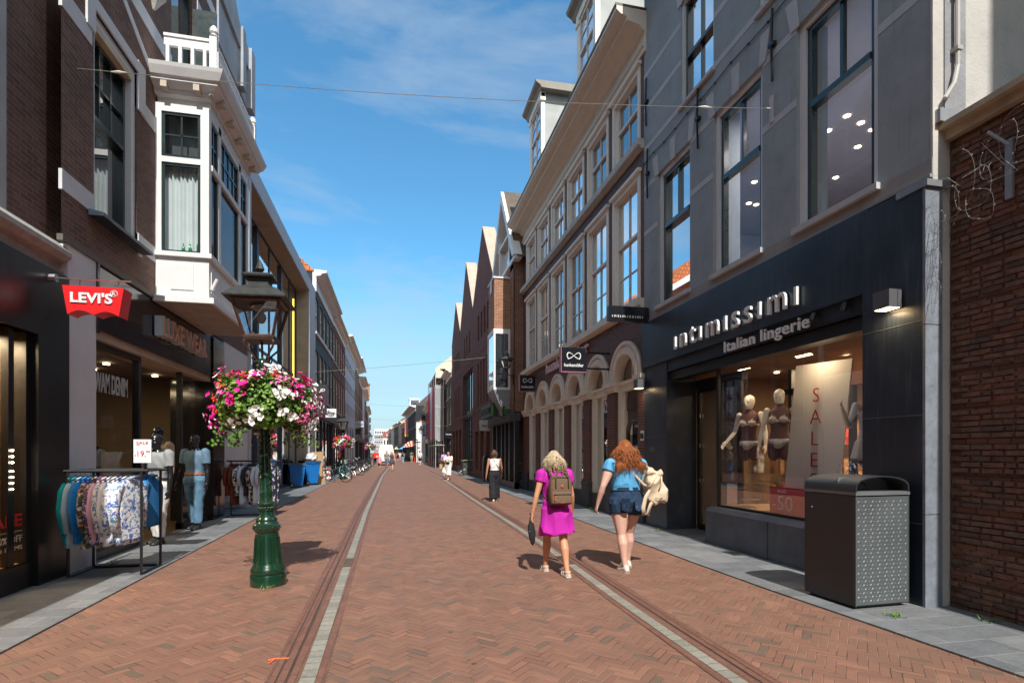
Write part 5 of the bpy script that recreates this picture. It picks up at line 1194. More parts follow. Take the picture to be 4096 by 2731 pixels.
# street sign DROGIST with yellow foot
t = thing('shop_sign', 'tall pink sign with white letters DROGIST above a yellow panel', 'sign', (2.2, 100, 4)); b = MB(); b.box(1.75, 2.35, 100, 100.3, 4.95, 7.65); b.build('panel', mat('pink sign', (.72, .22, .24), .5), t)
b = MB(); b.box(1.75, 2.38, 99.95, 100.3, 4.45, 4.93); b.build('yellow_panel', mat('yellow sign', (.8, .58, .02), .5), t)
for i, ch in enumerate('DROGIST'): text('sign_text', ch, (2.05, 99.98, 7.42-.355*i), (1, 0, 0), (0, 0, 1), (0, -1, 0), .27, SIGNW, t, ext=.02, off=.02, center=True)
# striped awning
t = thing('awning', 'red and cream striped awning over the pavement below the pink sign', 'awning', (2.0, 97, 2.5)); b = MB()
for k in range(10):
    a0, a1 = k/10, (k+1)/10
    for j in range(6):
        p = lambda q, a: (3.05-1.75*math.sin(q*1.3), 92.5+8*a, 3.55-1.25*(1-math.cos(q*1.45)))
        b.quad(p(j/6, a0), p(j/6, a1), p((j+1)/6, a1), p((j+1)/6, a0), k % 2)
    # near end cheek
for j in range(8):
    q0, q1 = j/8, (j+1)/8
    b.quad((3.05-1.75*math.sin(q0*1.3), 92.49, 3.55-1.25*(1-math.cos(q0*1.45))), (3.05-1.75*math.sin(q1*1.3), 92.49, 3.55-1.25*(1-math.cos(q1*1.45))), (3.05-1.5*q1, 92.49, 2.6-.2*q1), (3.05-1.5*q0, 92.49, 2.6-.2*q0), j % 2)
b.build('striped_cloth', [mat('awning red', (.50, .10, .07), .8), mat('awning cream', (.78, .70, .6), .8)], t)
for (s0, s1, zt, m, T, T1, lab, rf) in ((113, 126, 7.6, BR_R, 2.2, 1.5, 'small red-brown house past the pink sign', ORT), (126, 140, 8.6, RENDC, 1.6, .9, 'cream-sided house with a pale gable wall in the distance', SLATE), (140, 156, 9.0, BR_G, 1.0, -.3, 'grey brick house further down the right row', SLATE), (156, 172, 8.2, RENDW, -.2, -1.2, 'white house near the far end of the right row', ORT), (172, 200, 9.0, BR_Y, -1.0, -2.2, 'last brick house of the right row with an orange roof', ORT)):
    hh = townhouse('R', s0, s1, zt, m, lab, T=T, T1=T1, bays=4, floors=((4.0, 5.6), (6.1, 7.4)), roof=rf, ridge=1.8)
b = MB(FC(125.9)); b.poly([(1.4, 7.0, .02), (7, 7.0, .02), (7, 11.2, .02), (4.2, 10.6, .02), (1.4, 8.7, .02)]); tag(b.build('gable_wall', mat('sand render', (.50, .42, .30), .8)), 'sand-coloured gable wall rising above the small red house', 'building')
# ---------------------------------------------------------------- scaffold with banners
TUBE = mat('galvanised scaffold tube', (.62, .62, .60), .4, .12, 6, metal=.5)
sf = thing('scaffold', 'galvanised tube scaffold tower with white netting in front of the cream gable', 'scaffold', (4.4, 60, 0)); b = MB(); zl = [0, 2.3, 4.2, 6.1, 8.0, 9.5]
for s_ in (54, 57, 60, 63, 66):
    for x in (3.95, 4.75): b.tube([(x, s_, 0), (x, s_, 9.6 if x < 4.5 else 9.9)], .045, 5)
    for z in zl[1:]: b.tube([(3.85, s_, z), (4.95, s_, z)], .028, 5)
for z in zl[1:]:
    for x in (3.95, 4.75): b.tube([(x, 53.8, z), (x, 66.2, z)], .026, 5)
b.build('tubes', TUBE, sf)
b = MB()
for z in zl[1:]: b.box(3.98, 4.72, 54.05, 66, z+.03, z+.08)
b.build('deck_boards', mat('scaffold boards', (.42, .42, .38), .8), sf)
b = MB()
for k in range(20): z = 2.5+.3*k; b.tube([(4.15, 54.4, z), (4.5, 54.4, z)], .016, 4)
b.tube([(4.15, 54.4, 2.3), (4.15, 54.4, 8.4)], .02, 4); b.tube([(4.5, 54.4, 2.3), (4.5, 54.4, 8.4)], .02, 4); b.build('ladder', TUBE, sf)
def net_mat():
    g = NG('white debris netting'); g.t.nodes.remove(g.bsdf); tr = g.N('ShaderNodeBsdfTransparent'); df = g.N('ShaderNodeBsdfDiffuse'); df.inputs['Color'].default_value = (.75, .76, .78, 1); tl = g.N('ShaderNodeBsdfTranslucent'); tl.inputs['Color'].default_value = (.7, .7, .7, 1)
    a = g.N('ShaderNodeAddShader'); g.L(df.outputs[0], a.inputs[0]); g.L(tl.outputs[0], a.inputs[1]); m_ = g.N('ShaderNodeMixShader'); m_.inputs[0].default_value = .38; g.L(tr.outputs[0], m_.inputs[1]); g.L(df.outputs[0], m_.inputs[2]); g.L(m_.outputs[0], g.out.inputs[0]); return g.mat
b = MB(); rr = []
for i in range(13): z = 2.9+5.4*i/12; rr.append([(3.93+.85*j/8, 53.9-.05*math.sin(i*1.3+j)-.04*random.random(), z-(.25*math.sin(math.pi*j/8) if i == 0 else 0)) for j in range(9)])
b.rings(rr, closed=False, caps=False); b.build('netting', net_mat(), sf, smooth=True)
REDB = mat('faded red cloth', (.50, .055, .085), .8, .1, 4); GREYB = mat('pale cloth', (.55, .60, .66), .8, .1, 4)
bn = thing('banner', 'long hanging banner cloth with red and white vertical stripes on the scaffold', 'banner', (3.9, 60, 3)); b = MB(); N = 36
pts = [(54.1+11.4*k/N, 3.90+.05*math.sin(k*1.9)+.03*math.sin(k*.7)) for k in range(N+1)]
for k in range(N):
    s_ = (pts[k][0]-54.1)/11.4; mi = 1 if s_ < .10 or .34 < s_ < .66 else 0
    b.F([b.V((pts[k][1], pts[k][0], 2.95)), b.V((pts[k+1][1], pts[k+1][0], 2.95+.02*(k % 2))), b.V((pts[k+1][1], pts[k+1][0], 8.3)), b.V((pts[k][1], pts[k][0], 8.3))], mi)
b.build('cloth', [REDB, GREYB], bn, smooth=True)
# far end of the street: white perforated block, white house with red roof
pf = thing('perforated_building', 'white modern building with a lattice front at the end of the street', 'building', (-4, 262, 0)); fc = FC(262)
b = MB(fc); b.box(-9.5, -1.0, 0, 12.6, -8, -.9); b.build('recessed_wall', mat('grey recess', (.28, .28, .29), .7), pf)
b = MB(fc); b.box(-9.5, -1, 11.6, 12.7, -.9, .0); b.box(-9.5, -1, 9.8, 10.3, -.9, 0)
for k in range(9):
    x = -9.4+1.02*k; b.box(x-.17, x+.17, 10.3, 11.6, -.5, 0); b.prism([(x-.2, 10.5), (x+.2, 10.5), (x+.5, 10.3), (x-.5, 10.3)], 261.9, 262.3, 1) if False else None
    for z in (9.7, 7.4, 5.1):
        for sd in (-1, 1): b.rings([[(x+sd*(.08+.45*math.sin(math.pi*q/8)), z-2.2*q/8, w), (x+sd*(.08+.45*math.sin(math.pi*q/8))+.18, z-2.2*q/8, w)][::1] + [] for q in range(9) for w in (0,)], closed=False, caps=False)
b.build('white_lattice', RENDW, pf)
hw_ = thing('white_house', 'white house with dark red tiled roof and a small dormer at the far bend', 'building', (-2.5, 200, 0)); b = MB(); b.box(-4.3, -1.6, 200, 208, 0, 7.0); b.build('wall', RENDW, hw_)
b = MB(); b.quad((-4.4, 199.8, 6.95), (-1.5, 199.8, 6.95), (-1.5, 204, 9.0), (-4.4, 204, 9.0)); b.build('roof', mat('dark red tiles', (.25, .06, .04), .8), hw_)
b = MB(); b.box(-3.0, -2.1, 200.6, 203, 7.1, 8.3); b.build('dormer', RENDW, hw_)
b = MB()
for x in (-3.9, -2.9, -2.1):
    for z in (1.0, 4.3): b.box(x, x+.45, 199.96, 199.99, z, z+1.7)
b.build('window', PANE_D, hw_)
# ---------------------------------------------------------------- left: dark brick building with the white bay window
BR_L = brick('dark brown brick', (.115, .062, .048), (.185, .10, .078), (.21, .18, .155), .215, .064, .010, .006, soot=.35)
TL = -4.15; f = FL(TL); px = (1, 0, 0)
def ltext(body, T, s0, s1, z, h, m, par, name='sign_text', **k): return text(name, body, (T, s0, z), (0, 1, 0), uy, px, h, m, par, width=abs(s1-s0), **k)
lb = thing('brick_building', 'dark brown brick building with white bands, a white bay window and clothes shops below', 'building', (-8, 11, 0))
H2 = [(8.66, 9.95, 4.98, 7.85), (11.35, 12.45, 8.45, 11.2)]
b = MB(f); wall(b, 7.90, 16.75, 4.35, 11.4, H2+[(10.66, 13.3, 4.5, 7.9)], .22)
b.poly([(7.90, 11.4, 0), (16.75, 11.4, 0), (16.75, 12.4, 0), (14.6, 12.4, 0), (12.9, 14.6, 0), (11.6, 16.0, 0), (7.90, 16.0, 0)])
b.box(7.92, 16.74, 4.4, 12.3, -7, -.25); b.box(7.92, 12.5, 12.3, 15.9, -7, -.25)
wl = b.build('brick_wall', BR_L, lb)
b = MB(FL(TL-.16)); wall(b, 1.2, 7.90, 4.1, 16, [(5.5, 7.15, 4.3, 8.0), (2.5, 4.4, 4.3, 8.0), (5.5, 7.15, 9.6, 13)], .18); b.box(1.2, 7.9, 4.15, 15.9, -7, -.2)
b.build('brick_wall_recessed', BR_L, lb)
WBAND = mat('white stone band', (.60, .61, .63), .7, .06, 3, dirt=.1)
b = MB(f)
for u0, u1, z in ((7.9, 8.66, 4.95), (9.95, 10.64, 4.95), (7.9, 8.60, 7.28), (10.1, 10.64, 7.24), (7.9, 11.35, 8.86), (12.5, 16.75, 8.86)): b.box(u0, u1, z, z+.26, -.03, .012)
b.box(8.45, 8.66, 7.5, 8.05, -.1, .03); b.box(9.95, 10.2, 7.25, 8.05, -.1, .03); b.box(8.66, 9.95, 7.85, 8.02, -.1, .03); b.box(9.95, 10.08, 4.85, 5.2, -.05, .03)
for i, z in enumerate((11.05, 11.75)): b.box(12.7+.4*i, 16.6, z, z+.25, -.03, .012)
b.rings([[(8.2, 8.35, w), (8.32, 8.25, w), (9.3, 8.72, w), (10.35, 8.2, w), (10.42, 8.32, w), (9.3, 8.86, w)] for w in (.0, .012)])
b.build('white_bands', WBAND, lb)
b = MB(f); b.rings([[(14.0, 12.45, w), (16.75, 12.4, w), (16.75, 12.95, w), (15.5, 13.0, w), (13.6, 14.6, w), (12.2, 16.4, w), (11.6, 16.4, w), (12.6, 14.6, w)] for w in (-.3, .12)]); b.box(15.6, 15.9, 11.4, 13.0, 0, .18); b.box(16.4, 16.78, 11.3, 13.0, -.6, .20); b.box(14.0, 16.75, 11.35, 12.5, .0, .05); b.build('white_gable_render', mat('grey white plaster', (.36, .38, .41), .8, .15, 1, dirt=.3), lb)
CREAMF = mat('cream inner frame', (.55, .47, .33), .5)
b = MB(f); b.box(9.83, 9.95, 4.98, 7.72, -.22, -.03); b.box(8.66, 9.95, 7.72, 7.85, -.22, -.03); b.box(8.66, 8.74, 4.98, 7.72, -.22, -.03); b.build('window_casing', FRW, lb)
b = MB(f); b.box(8.74, 9.83, 7.62, 7.72, -.22, -.02); b.build('window_head', CREAMF, lb)
window(f, lb, 8.74, 9.83, 4.98, 7.62, -.21, GREEN_FR, PANE, fw=.06, cols=1, rows=[1, 2], top_cols=3, meet=6.45, fd=.09)
b = MB(f); b.rings([[(u, 4.88, -.1), (u, 4.88, .20), (u, 4.93, .20), (u, 4.99, -.1)] for u in (8.5, 10.05)]); b.build('window_sill', BLKST, lb)
window(f, lb, 11.35, 12.45, 8.45, 11.2, -.15, GREEN_FR, PANE, fw=.09, cols=1, meet=None, fd=.09, name='balcony_door')
b = MB(f); b.box(12.45, 12.52, 8.5, 10.9, .0, .45); b.build('open_casement', GREEN_FR, lb)
b = MB(f); b.lathe([(.02, -.25), (.06, -.12), (.12, 0), (.15, .15), (.2, .2)], (10.6, 9.72, .06), 10) if False else b.rings([[(10.55-w_, z, 0), (10.55-w_, z, d_), (10.55+w_, z, d_), (10.55+w_, z, 0)] for z, w_, d_ in ((9.35, .02, .03), (9.5, .08, .10), (9.65, .16, .16), (9.8, .14, .12), (9.95, .24, .24), (10.1, .26, .26))]); b.build('corbel', STONE, lb)
f1 = FL(TL-.16)
for (a, c, p, q) in ((5.5, 7.15, 4.3, 8.0), (5.5, 7.15, 9.6, 13)):
    b = MB(f1); b.box(c-.22, c, p, q, -.18, .02); b.box(a, a+.22, p, q, -.18, .02); b.box(a+.22, c-.22, q-.15, q, -.18, .02); b.build('window_casing', mat('pale stone casing', (.36, .38, .38), .6), lb)
    window(f1, lb, a+.22, c-.22, p, q-.15, -.17, GREEN_FR, PANE, fw=.08, cols=1, meet=6.0 if p < 5 else 11, fd=.09)
b = MB(f1); cornice(b, 1.2, 8.06, [(0, 3.86), (.10, 3.86), (.12, 3.92), (.06, 3.95), (.06, 4.02), (.14, 4.06), (.20, 4.12), (.20, 4.18), (.04, 4.32), (0, 4.32)]); b.build('shop_cornice', mat('weathered grey cornice', (.36, .35, .32), .7, .15, 5, dirt=.5), lb)
# white bay window
X0, X1 = TL, -3.28; S0, S1 = 10.64, 13.32; BW = mat('bay window white', (.70, .70, .69), .5, .04, 4, dirt=.08)
by = MB(); zb, z1, z2, z3 = 4.36, 5.12, 6.80, 7.80
by.box(X0, X1, S0, S1, zb, 5.10); by.box(X0, X1+.06, S0-.06, S1+.05, 5.08, 5.16)
for x, y in ((X1-.14, S0), (X1-.14, 11.20), (X1-.14, 12.55), (X1-.14, S1-.14)): by.box(x, X1, y, y+.14, 5.16, z3)
by.box(X0, X0+.10, S0, S0+.12, 5.16, z3); by.box(X0+.10, X1-.14, S0, S0+.10, z3-.14, z3+.0); by.box(X0+.10, X1-.14, S0+.0, S0+.10, 6.76, 6.86)
by.box(X1-.12, X1, S0+.14, S1-.14, z3-.14, z3); by.box(X1-.13, X1+.02, S0+.14, S1-.14, 6.74, 6.84); by.box(X0, X1, S0+.1, S1, z3, 7.95)
by.box(X0+.25, X1-.25, S0-.015, S0, 4.50, 4.95); by.box(X1, X1+.012, 11.4, 11.9, 4.50, 4.95); by.box(X1, X1+.012, 12.0, 12.5, 4.50, 4.95); by.box(X1, X1+.012, 12.72, 13.15, 4.50, 4.95); by.box(X1, X1+.012, 10.75, 11.2, 4.50, 4.95)
bay = by.build('bay_window', BW, lb)
b = MB(); b.box(X0, X1+.11, S0-.10, S1+.08, zb-.06, zb); b.prism([(X0, S0-.1), (X1+.11, S0-.1), (X1+.11, S1+.05), (X0, S1+.05)], zb-.10, zb-.06, 2); b.build('bay_base_moulding', BW, bay)
b = MB(); b.quad((X0, S0-.02, zb-.102), (X1+.05, S0-.02, zb-.102), (X1+.05, S1, zb-.102), (X0, S1, zb-.102)); b.build('bay_soffit', mat('weathered board soffit', (.40, .34, .30), .8, .15, 6, dirt=.4), bay)
SOF = mat('cream soffit boards', (.50, .43, .34), .7, .06)
b = MB(); prof = [(-.1, 7.95), (.03, 7.95), (.05, 8.0), (.05, 8.03), (.20, 8.10), (.20, 8.14), (.24, 8.16), (.30, 8.28), (.32, 8.34), (-.1, 8.36)]
ring = lambda w, z: [(X0, S0-w, z), (X1+w, S0-w, z), (X1+w, S1+w, z), (X0, S1+w, z)]
b.rings([ring(w, z) for w, z in prof]); b.build('bay_cornice', BW, bay)
b = MB()
for y in (10.9, 11.5, 12.1, 12.7, 13.2): b.box(X1+.02, X1+.19, y-.06, y+.06, 7.99, 8.10)
for x in (X0+.2, X1-.15): b.box(x-.05, x+.05, S0-.19, S0-.02, 7.98, 8.10)
b.build('cornice_brackets', SOF, bay)
def panez(b, x0, y0, x1, y1, z0, z1): b.quad((x0, y0, z0), (x1, y1, z0), (x1, y1, z1), (x0, y0, z1))
BAYG = glass_mat('bay window glass', (.75, .8, .82), .9, .05)
b = MB()                                                          # dark sashes of the bay
def sash(b, T_, a, c, p, q, fw=.045, nx_=1, nz_=1):
    bb = MB(T_); bb.box(a, a+fw, p, q, -.05, -.0); bb.box(c-fw, c, p, q, -.05, 0); bb.box(a+fw, c-fw, p, p+fw, -.05, 0); bb.box(a+fw, c-fw, q-fw, q, -.05, 0)
    for i in range(1, nx_): x = a+(c-a)*i/nx_; bb.box(x-.014, x+.014, p+fw, q-fw, -.04, -.01)
    for i in range(1, nz_): z = p+(q-p)*i/nz_; bb.box(a+fw, c-fw, z-.014, z+.014, -.04, -.01)
    i0 = len(b.v); b.v += bb.v; b.f += [tuple(i+i0 for i in q_) for q_ in bb.f]; b.m += bb.m
TF, TS = FC(S0+.02), FL(X1-.02)
def bay_sash(T_, a, c, p, q, n, m): bb = MB(); sash(bb, T_, a, c, p, q, .05, n, m); o = bb.build('sash', GREEN_FR, bay); g_ = MB(T_); g_.quad((a, p, -.03), (c, p, -.03), (c, q, -.03), (a, q, -.03)); g_.build('sash_pane', BAYG, bay)
bay_sash(TF, X0+.10, X1-.14, 5.16, 6.76, 1, 1); bay_sash(TF, X0+.10, X1-.14, 6.86, z3-.14, 2, 2)
for a, c, n in ((10.78, 11.20, 2), (11.34, 12.55, 4), (12.69, 13.18, 2)): bay_sash(TS, a, c, 5.16, 6.74, 1, 1); bay_sash(TS, a, c, 6.84, z3-.14, n, 2)
b = MB(); rr = []
for i in range(30): x = X0+.12+(X1-X0-.30)*i/29; y = S0+.16+.03*math.sin(i*1.9)+.015*math.sin(i*.8); rr.append([(x, y, 5.2), (x, y, 6.75)])
b.rings(rr, closed=False, caps=False); b.build('curtain', mat('sheer white curtain', (.72, .74, .72), .9, .04), bay, smooth=True)
b = MB(); b.box(X0+.02, X0+.04, S0+.2, S1-.1, 4.5, 7.9); b.box(X0+.1, X1-.15, S0+.34, S0+.36, 5.1, 7.9); b.build('bay_room', mat('pale room wall', (.42, .44, .44), .9), bay)
BOT = mat('green bottle glass', (.02, .28, .09), .15, .1, coat=.5)
for i, (x, h, r, lab) in enumerate(((X1-.20, .30, .036, 'tall green bottle standing at the right end of the bay window sill'), (X1-.34, .20, .030, 'small clear-green bottle in the middle of the bay window sill'), (X1-.45, .20, .028, 'small green bottle left of the others on the bay window sill'))):
    b = MB(); b.lathe([(r, 0), (r, h*.5), (r*.9, h*.6), (r*.35, h*.75), (r*.32, h*.95), (r*.42, h)], (x, S0+.10, 5.16), 12); tag(b.build('bottle', BOT, smooth=40), lab, 'bottle', 'bottles in the bay window')
# balustrade on the bay
bl = thing('balcony_railing', 'white wooden balustrade with arched openings on top of the bay window', 'railing', (X1-.3, S0, 8.36))
b = MB(); zt = 9.02
for (x0, x1, y0, y1) in ((X0+.15, X1+.12, S0-.05, S0+.05),): b.box(x0, x1, y0, y1, zt-.05, zt); b.box(x0, x1, y0+.02, y1-.02, zt-.20, zt-.05); b.box(x0, x1, y0+.01, y1-.01, 8.36, 8.42)
b.box(X1+.05, X1+.13, S0+.05, S1, zt-.05, zt); b.box(X1+.06, X1+.11, S0+.05, S1, zt-.20, zt-.05); b.box(X1+.06, X1+.11, S0+.05, S1, 8.36, 8.42)
b.build('rails', BW, bl); b = MB()
for k in range(5): x = X0+.18+.2*k; b.box(x, x+.055, S0-.03, S0+.03, 8.42, zt-.2)
for k in range(12): y = S0+.2+.2*k; b.box(X1+.06, X1+.11, y, y+.05, 8.42, zt-.2)
b.build('balusters', BW, bl); b = MB()
for y in (S0-.02, S1): b.box(X1+.03, X1+.15, y-.06, y+.06, 8.36, 9.05); b.lathe([(.05, 0), (.075, .03), (.05, .06), (.075, .10), (.07, .16), (.03, .22)], (X1+.09, y, 9.05), 12)
b.build('corner_post', BW, bl)
cm = thing('security_camera', 'small white camera under the bay window cornice', 'camera', (X1+.03, S0-.05, 8.0)); b = MB(); b.tube([(X1+.02, S0-.02, 8.02), (X1+.08, S0-.14, 7.95)], .028, 8); b.build('camera_body', BW, cm); b = MB(); b.sphere((X1+.085, S0-.15, 7.94), .02, 6); b.build('lens', BLACKM, cm)
cm = thing('floodlight', 'white tube spotlight on the lower edge of the bay window', 'lamp', (X1, 10.8, 4.7)); b = MB(); b.tube([(X1+.02, 10.75, 4.55), (X1+.12, 10.72, 4.75)], .035, 8); b.build('tube', BW, cm)
# shop front: Levi's side (black), white pier, luxury wear shop
b = MB(f); b.box(1.2, 8.04, 3.0, 3.86, -.3, .02); b.box(7.42, 8.04, 0, 3.0, -1.0, .02); b.box(1.2, 7.42, 0, .30, -.35, -.04); b.box(1.2, 7.42, 3.0, 3.1, -.35, -.02); b.build('black_shopfront', mat('black satin panel', (.012, .012, .014), .32, .2, spec=.5), lb)
b = MB(f); b.box(7.08, 7.17, .3, 3.0, -.16, -.08); b.box(7.34, 7.42, .3, 3.0, -.2, -.06); b.box(4.0, 4.08, .3, 3.0, -.16, -.08); b.build('shop_window_frame', BLACKP, lb)
b = MB(f); b.quad((1.2, .3, -.12), (7.4, .3, -.12), (7.4, 3.0, -.12), (1.2, 3.0, -.12)); b.build('shop_window_pane', SHOPG, lb)
PLY = mat('pine plywood', (.52, .30, .12), .6, .15, 3, dirt=.2)
b = MB(f); b.quad((1.2, .3, -.9), (7.4, .3, -.9), (7.4, 3.1, -.9), (1.2, 3.1, -.9)); b.quad((1.2, .31, -.12), (7.4, .31, -.12), (7.4, .31, -.9), (1.2, .31, -.9)); b.box(7.38, 7.385, .3, 3.1, -.9, -.2); b.build('plywood_backdrop', PLY, lb)
b = MB(f)
for k in range(7): z = 1.62-.068*k-(.03 if k > 2 else 0); b.tube([(7.125, z, -.078), (7.125, z, -.060)], .009, 8)
bs = b.build('bulbs', emit('bulb glow', (1, .82, .55), 14), lb)
area('window display light', (TL-.5, 6.8, 2.9), .4, 24, rot=(0, 0, 0))
REDT = mat('red lettering', (.55, .02, .03), .5); GHO = mat('white window lettering', (.50, .47, .42), .5)
ltext('SALE', TL-.10, 6.72, 7.34, .75, .14, REDT, lb, name='window_lettering', off=.012, ext=.004); ltext('UP TO 50% OFF', TL-.10, 6.5, 7.34, .57, .075, GHO, lb, name='window_lettering', ext=.004); ltext('SELECTED ITEMS', TL-.10, 6.5, 7.34, .48, .045, GHO, lb, name='window_lettering', ext=.004)
b = MB(f); b.box(6.5, 7.34, .69, .696, -.10, -.096); b.build('lettering_line', GHO, lb)
WP = mat('white render pier', (.62, .64, .67), .8, .04, 3, bump=.002, dirt=.05)
b = MB(f); b.box(8.04, 8.72, 0, 4.30, -.5, .0); b.box(14.58, 16.76, .35, 4.36, -.4, .0); b.build('render_pier', WP, lb)
BLKP = mat('polished black panel', (.012, .015, .018), .14, .3, 2, coat=.3)
b = MB(f); b.box(8.72, 14.58, 3.36, 4.32, -.3, -.02); b.box(13.75, 14.58, 0, 4.30, -.9, .01); b.box(8.72, 8.78, 3.3, 4.3, -.02, .02); b.build('black_fascia', BLKP, lb)
b = MB(f); b.box(7.9, 10.64, 4.30, 4.38, -.05, .02); b.build('fascia_joints', mat('brown stone ledge', (.12, .10, .09), .7), lb)
b = MB(f); b.box(8.72, 13.75, 3.24, 3.36, -.6, -.06); b.build('beige_lintel', mat('beige lintel', (.42, .33, .26), .7), lb)
b = MB(f)
for u, w in ((8.72, .05), (10.36, .09), (12.25, .07)): b.box(u, u+w, .0, 3.24, -.24, -.14)
b.box(8.72, 10.4, 0, .14, -.26, -.10); b.box(12.25, 13.75, 0, .14, -.26, -.10); b.box(8.77, 10.36, 3.16, 3.24, -.24, -.14); b.build('shop_frame', BLACKP, lb)
b = MB(f); b.quad((8.77, .14, -.19), (10.36, .14, -.19), (10.36, 3.2, -.19), (8.77, 3.2, -.19)); b.quad((12.3, .14, -.19), (13.75, .14, -.19), (13.75, 3.2, -.19), (12.3, 3.2, -.19)); b.build('shop_pane', SHOPG, lb)
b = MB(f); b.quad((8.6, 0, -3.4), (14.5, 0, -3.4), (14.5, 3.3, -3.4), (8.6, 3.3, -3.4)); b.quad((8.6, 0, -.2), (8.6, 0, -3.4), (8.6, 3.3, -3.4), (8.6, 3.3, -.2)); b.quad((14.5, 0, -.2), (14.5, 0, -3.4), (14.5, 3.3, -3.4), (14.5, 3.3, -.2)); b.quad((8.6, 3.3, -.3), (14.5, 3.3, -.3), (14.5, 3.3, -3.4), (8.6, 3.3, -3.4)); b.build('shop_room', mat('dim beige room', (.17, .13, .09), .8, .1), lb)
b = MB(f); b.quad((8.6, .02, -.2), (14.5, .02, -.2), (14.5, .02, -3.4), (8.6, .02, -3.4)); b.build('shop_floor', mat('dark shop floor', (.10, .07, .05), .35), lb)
b = MB(f)
for u in (9.0, 10.8, 12.6): b.box(u, u+1.5, 0, 2.2, -3.35, -3.0)
for k in range(4): b.box(9.0, 14.2, .5+.5*k, .53+.5*k, -3.0, -2.7)
b.build('shelf_units', SHELF, lb)
b = MB(f); rnd = random.Random(8)
for k in range(46): u = 9.05+rnd.random()*5; z = .53+.5*rnd.randint(0, 3); b.box(u, u+.26, z, z+.08+.14*rnd.random(), -2.98, -2.72, rnd.randint(0, 3))
b.build('folded_clothes', [mat('navy cloth', (.02, .03, .08), .9), mat('tan cloth', (.35, .25, .15), .9), mat('white cloth', (.55, .55, .52), .9), mat('grey cloth', (.12, .12, .13), .9)], lb, kind='stuff')
area('shop lamp light', (TL-1.8, 11.2, 3.2), 1.0, 22, rot=(0, 0, 0))
b = MB(f)
for u, w in ((9.1, -.9), (9.6, -1.6), (10.5, -1.0), (11.6, -1.2), (12.4, -1.8), (13.2, -1.0)): b.box(u-.04, u+.04, 3.26, 3.28, w-.04, w+.04)
b.build('ceiling_spots', SPOT, lb)
ltext('WAM DENIM', TL-.17, 9.02, 10.02, 2.50, .30, mat('silver window letters', (.40, .41, .42), .5), lb, name='window_lettering', off=.015, ext=.01)
COPL = mat('copper letter face', (.66, .42, .32), .5); MIR = mat('brushed letter side', (.52, .58, .62), .4)
text('sign_letters', 'LUXE WEAR', (TL+.0, 10.62, 3.66), (0, 1, 0), uy, px, .36, MIR, lb, width=2.25, ext=.13, off=.02)
text('sign_letter_faces', 'LUXE WEAR', (TL+.13, 10.62, 3.66), (0, 1, 0), uy, px, .36, COPL, lb, width=2.25, ext=.02, off=.02)
# Levi's batwing sign on a rod
ls = thing('shop_sign', 'red batwing-shaped hanging sign with white lettering on a steel rod', 'sign', (-3.4, 7.4, 3.4)); RED = mat('glossy red sign', (.74, .018, .022), .35, .05, coat=.2)
sx0, sx1, sy = -3.93, -3.27, 7.5
cx_ = (sx0+sx1)/2; P = [(sx0, 3.62), (sx1, 3.62), (sx1-.055, 3.27)]
for k in range(1, 9): a = k/9; P.append((sx1-.055-(sx1-cx_-.055)*a, 3.27+.05*math.sin(math.pi*a)-.0*a))
P.append((cx_, 3.275))
for k in range(1, 9): a = k/9; P.append((cx_-(cx_-sx0-.055)*a, 3.275+.05*math.sin(math.pi*a)))
P.append((sx0+.055, 3.27)); b = MB(); b.prism(P, sy, sy+.22, 1); b.build('batwing_panel', RED, ls)
text('sign_text', "LEVI'S", (sx0+.09, sy-.002, 3.415), (1, 0, 0), (0, 0, 1), (0, -1, 0), .13, SIGNW, ls, width=.45, off=.03, ext=.012); text('sign_text', 'R', (sx1-.105, sy-.002, 3.545), (1, 0, 0), (0, 0, 1), (0, -1, 0), .045, SIGNW, ls, ext=.01, off=.01, center=True)
b = MB(); b.tube([(sx1-.105+.038*math.cos(a/3), sy-.006, 3.545+.038*math.sin(a/3)) for a in range(19)], .004, 4, closed=True); b.build('ring_mark', SIGNW, ls)
b = MB(); b.tube([(-4.15, 7.62, 3.73), (-3.24, 7.62, 3.74)], .012, 6); b.tube([(-3.80, 7.62, 3.73), (-3.80, 7.62, 3.60)], .008, 5); b.tube([(-3.38, 7.62, 3.74), (-3.38, 7.62, 3.60)], .008, 5); b.tube([(-4.14, 7.62, 3.73), (-4.05, 7.62, 3.73)], .05, 8); b.build('rod', STEEL, ls)
aw = thing('awning', 'unseen awning box added on the near shopfront to shade the left pavement', 'awning', (-3.8, 1.5, 3.9)); b = MB(); b.box(-4.12, -3.46, -9, 5.3, 3.92, 4.10); b.build('shade_box', BLACKP, aw)  # out-of-frame box added to cast the shade strip on the left pavement
# ---------------------------------------------------------------- modern glass building with grey frame
gl = thing('glass_building', 'modern glass-fronted building with a broad pale grey frame and dark mullions', 'building', (-8, 23, 0)); GF = mat('pale grey frame render', (.46, .50, .55), .6, .04, 2, dirt=.05)
b = MB(f); b.box(16.78, 29.9, 9.55, 10.15, -1.2, .05); b.box(27.9, 29.9, 0, 9.55, -1.2, .05); b.box(16.78, 17.0, 0, 9.55, -1.2, .04); b.build('frame', GF, gl)
b = MB(f); b.quad((17.0, 9.545, -1.2), (27.9, 9.545, -1.2), (27.9, 9.545, 0), (17.0, 9.545, 0)); b.quad((27.895, 0, -.6), (27.895, 9.5, -.6), (27.895, 9.5, 0), (27.895, 0, 0)); b.build('frame_soffit', mat('beige soffit', (.46, .38, .30), .7), gl)
DM = mat('dark blue grey mullion', (.05, .065, .085), .5, .1)
b = MB(f)
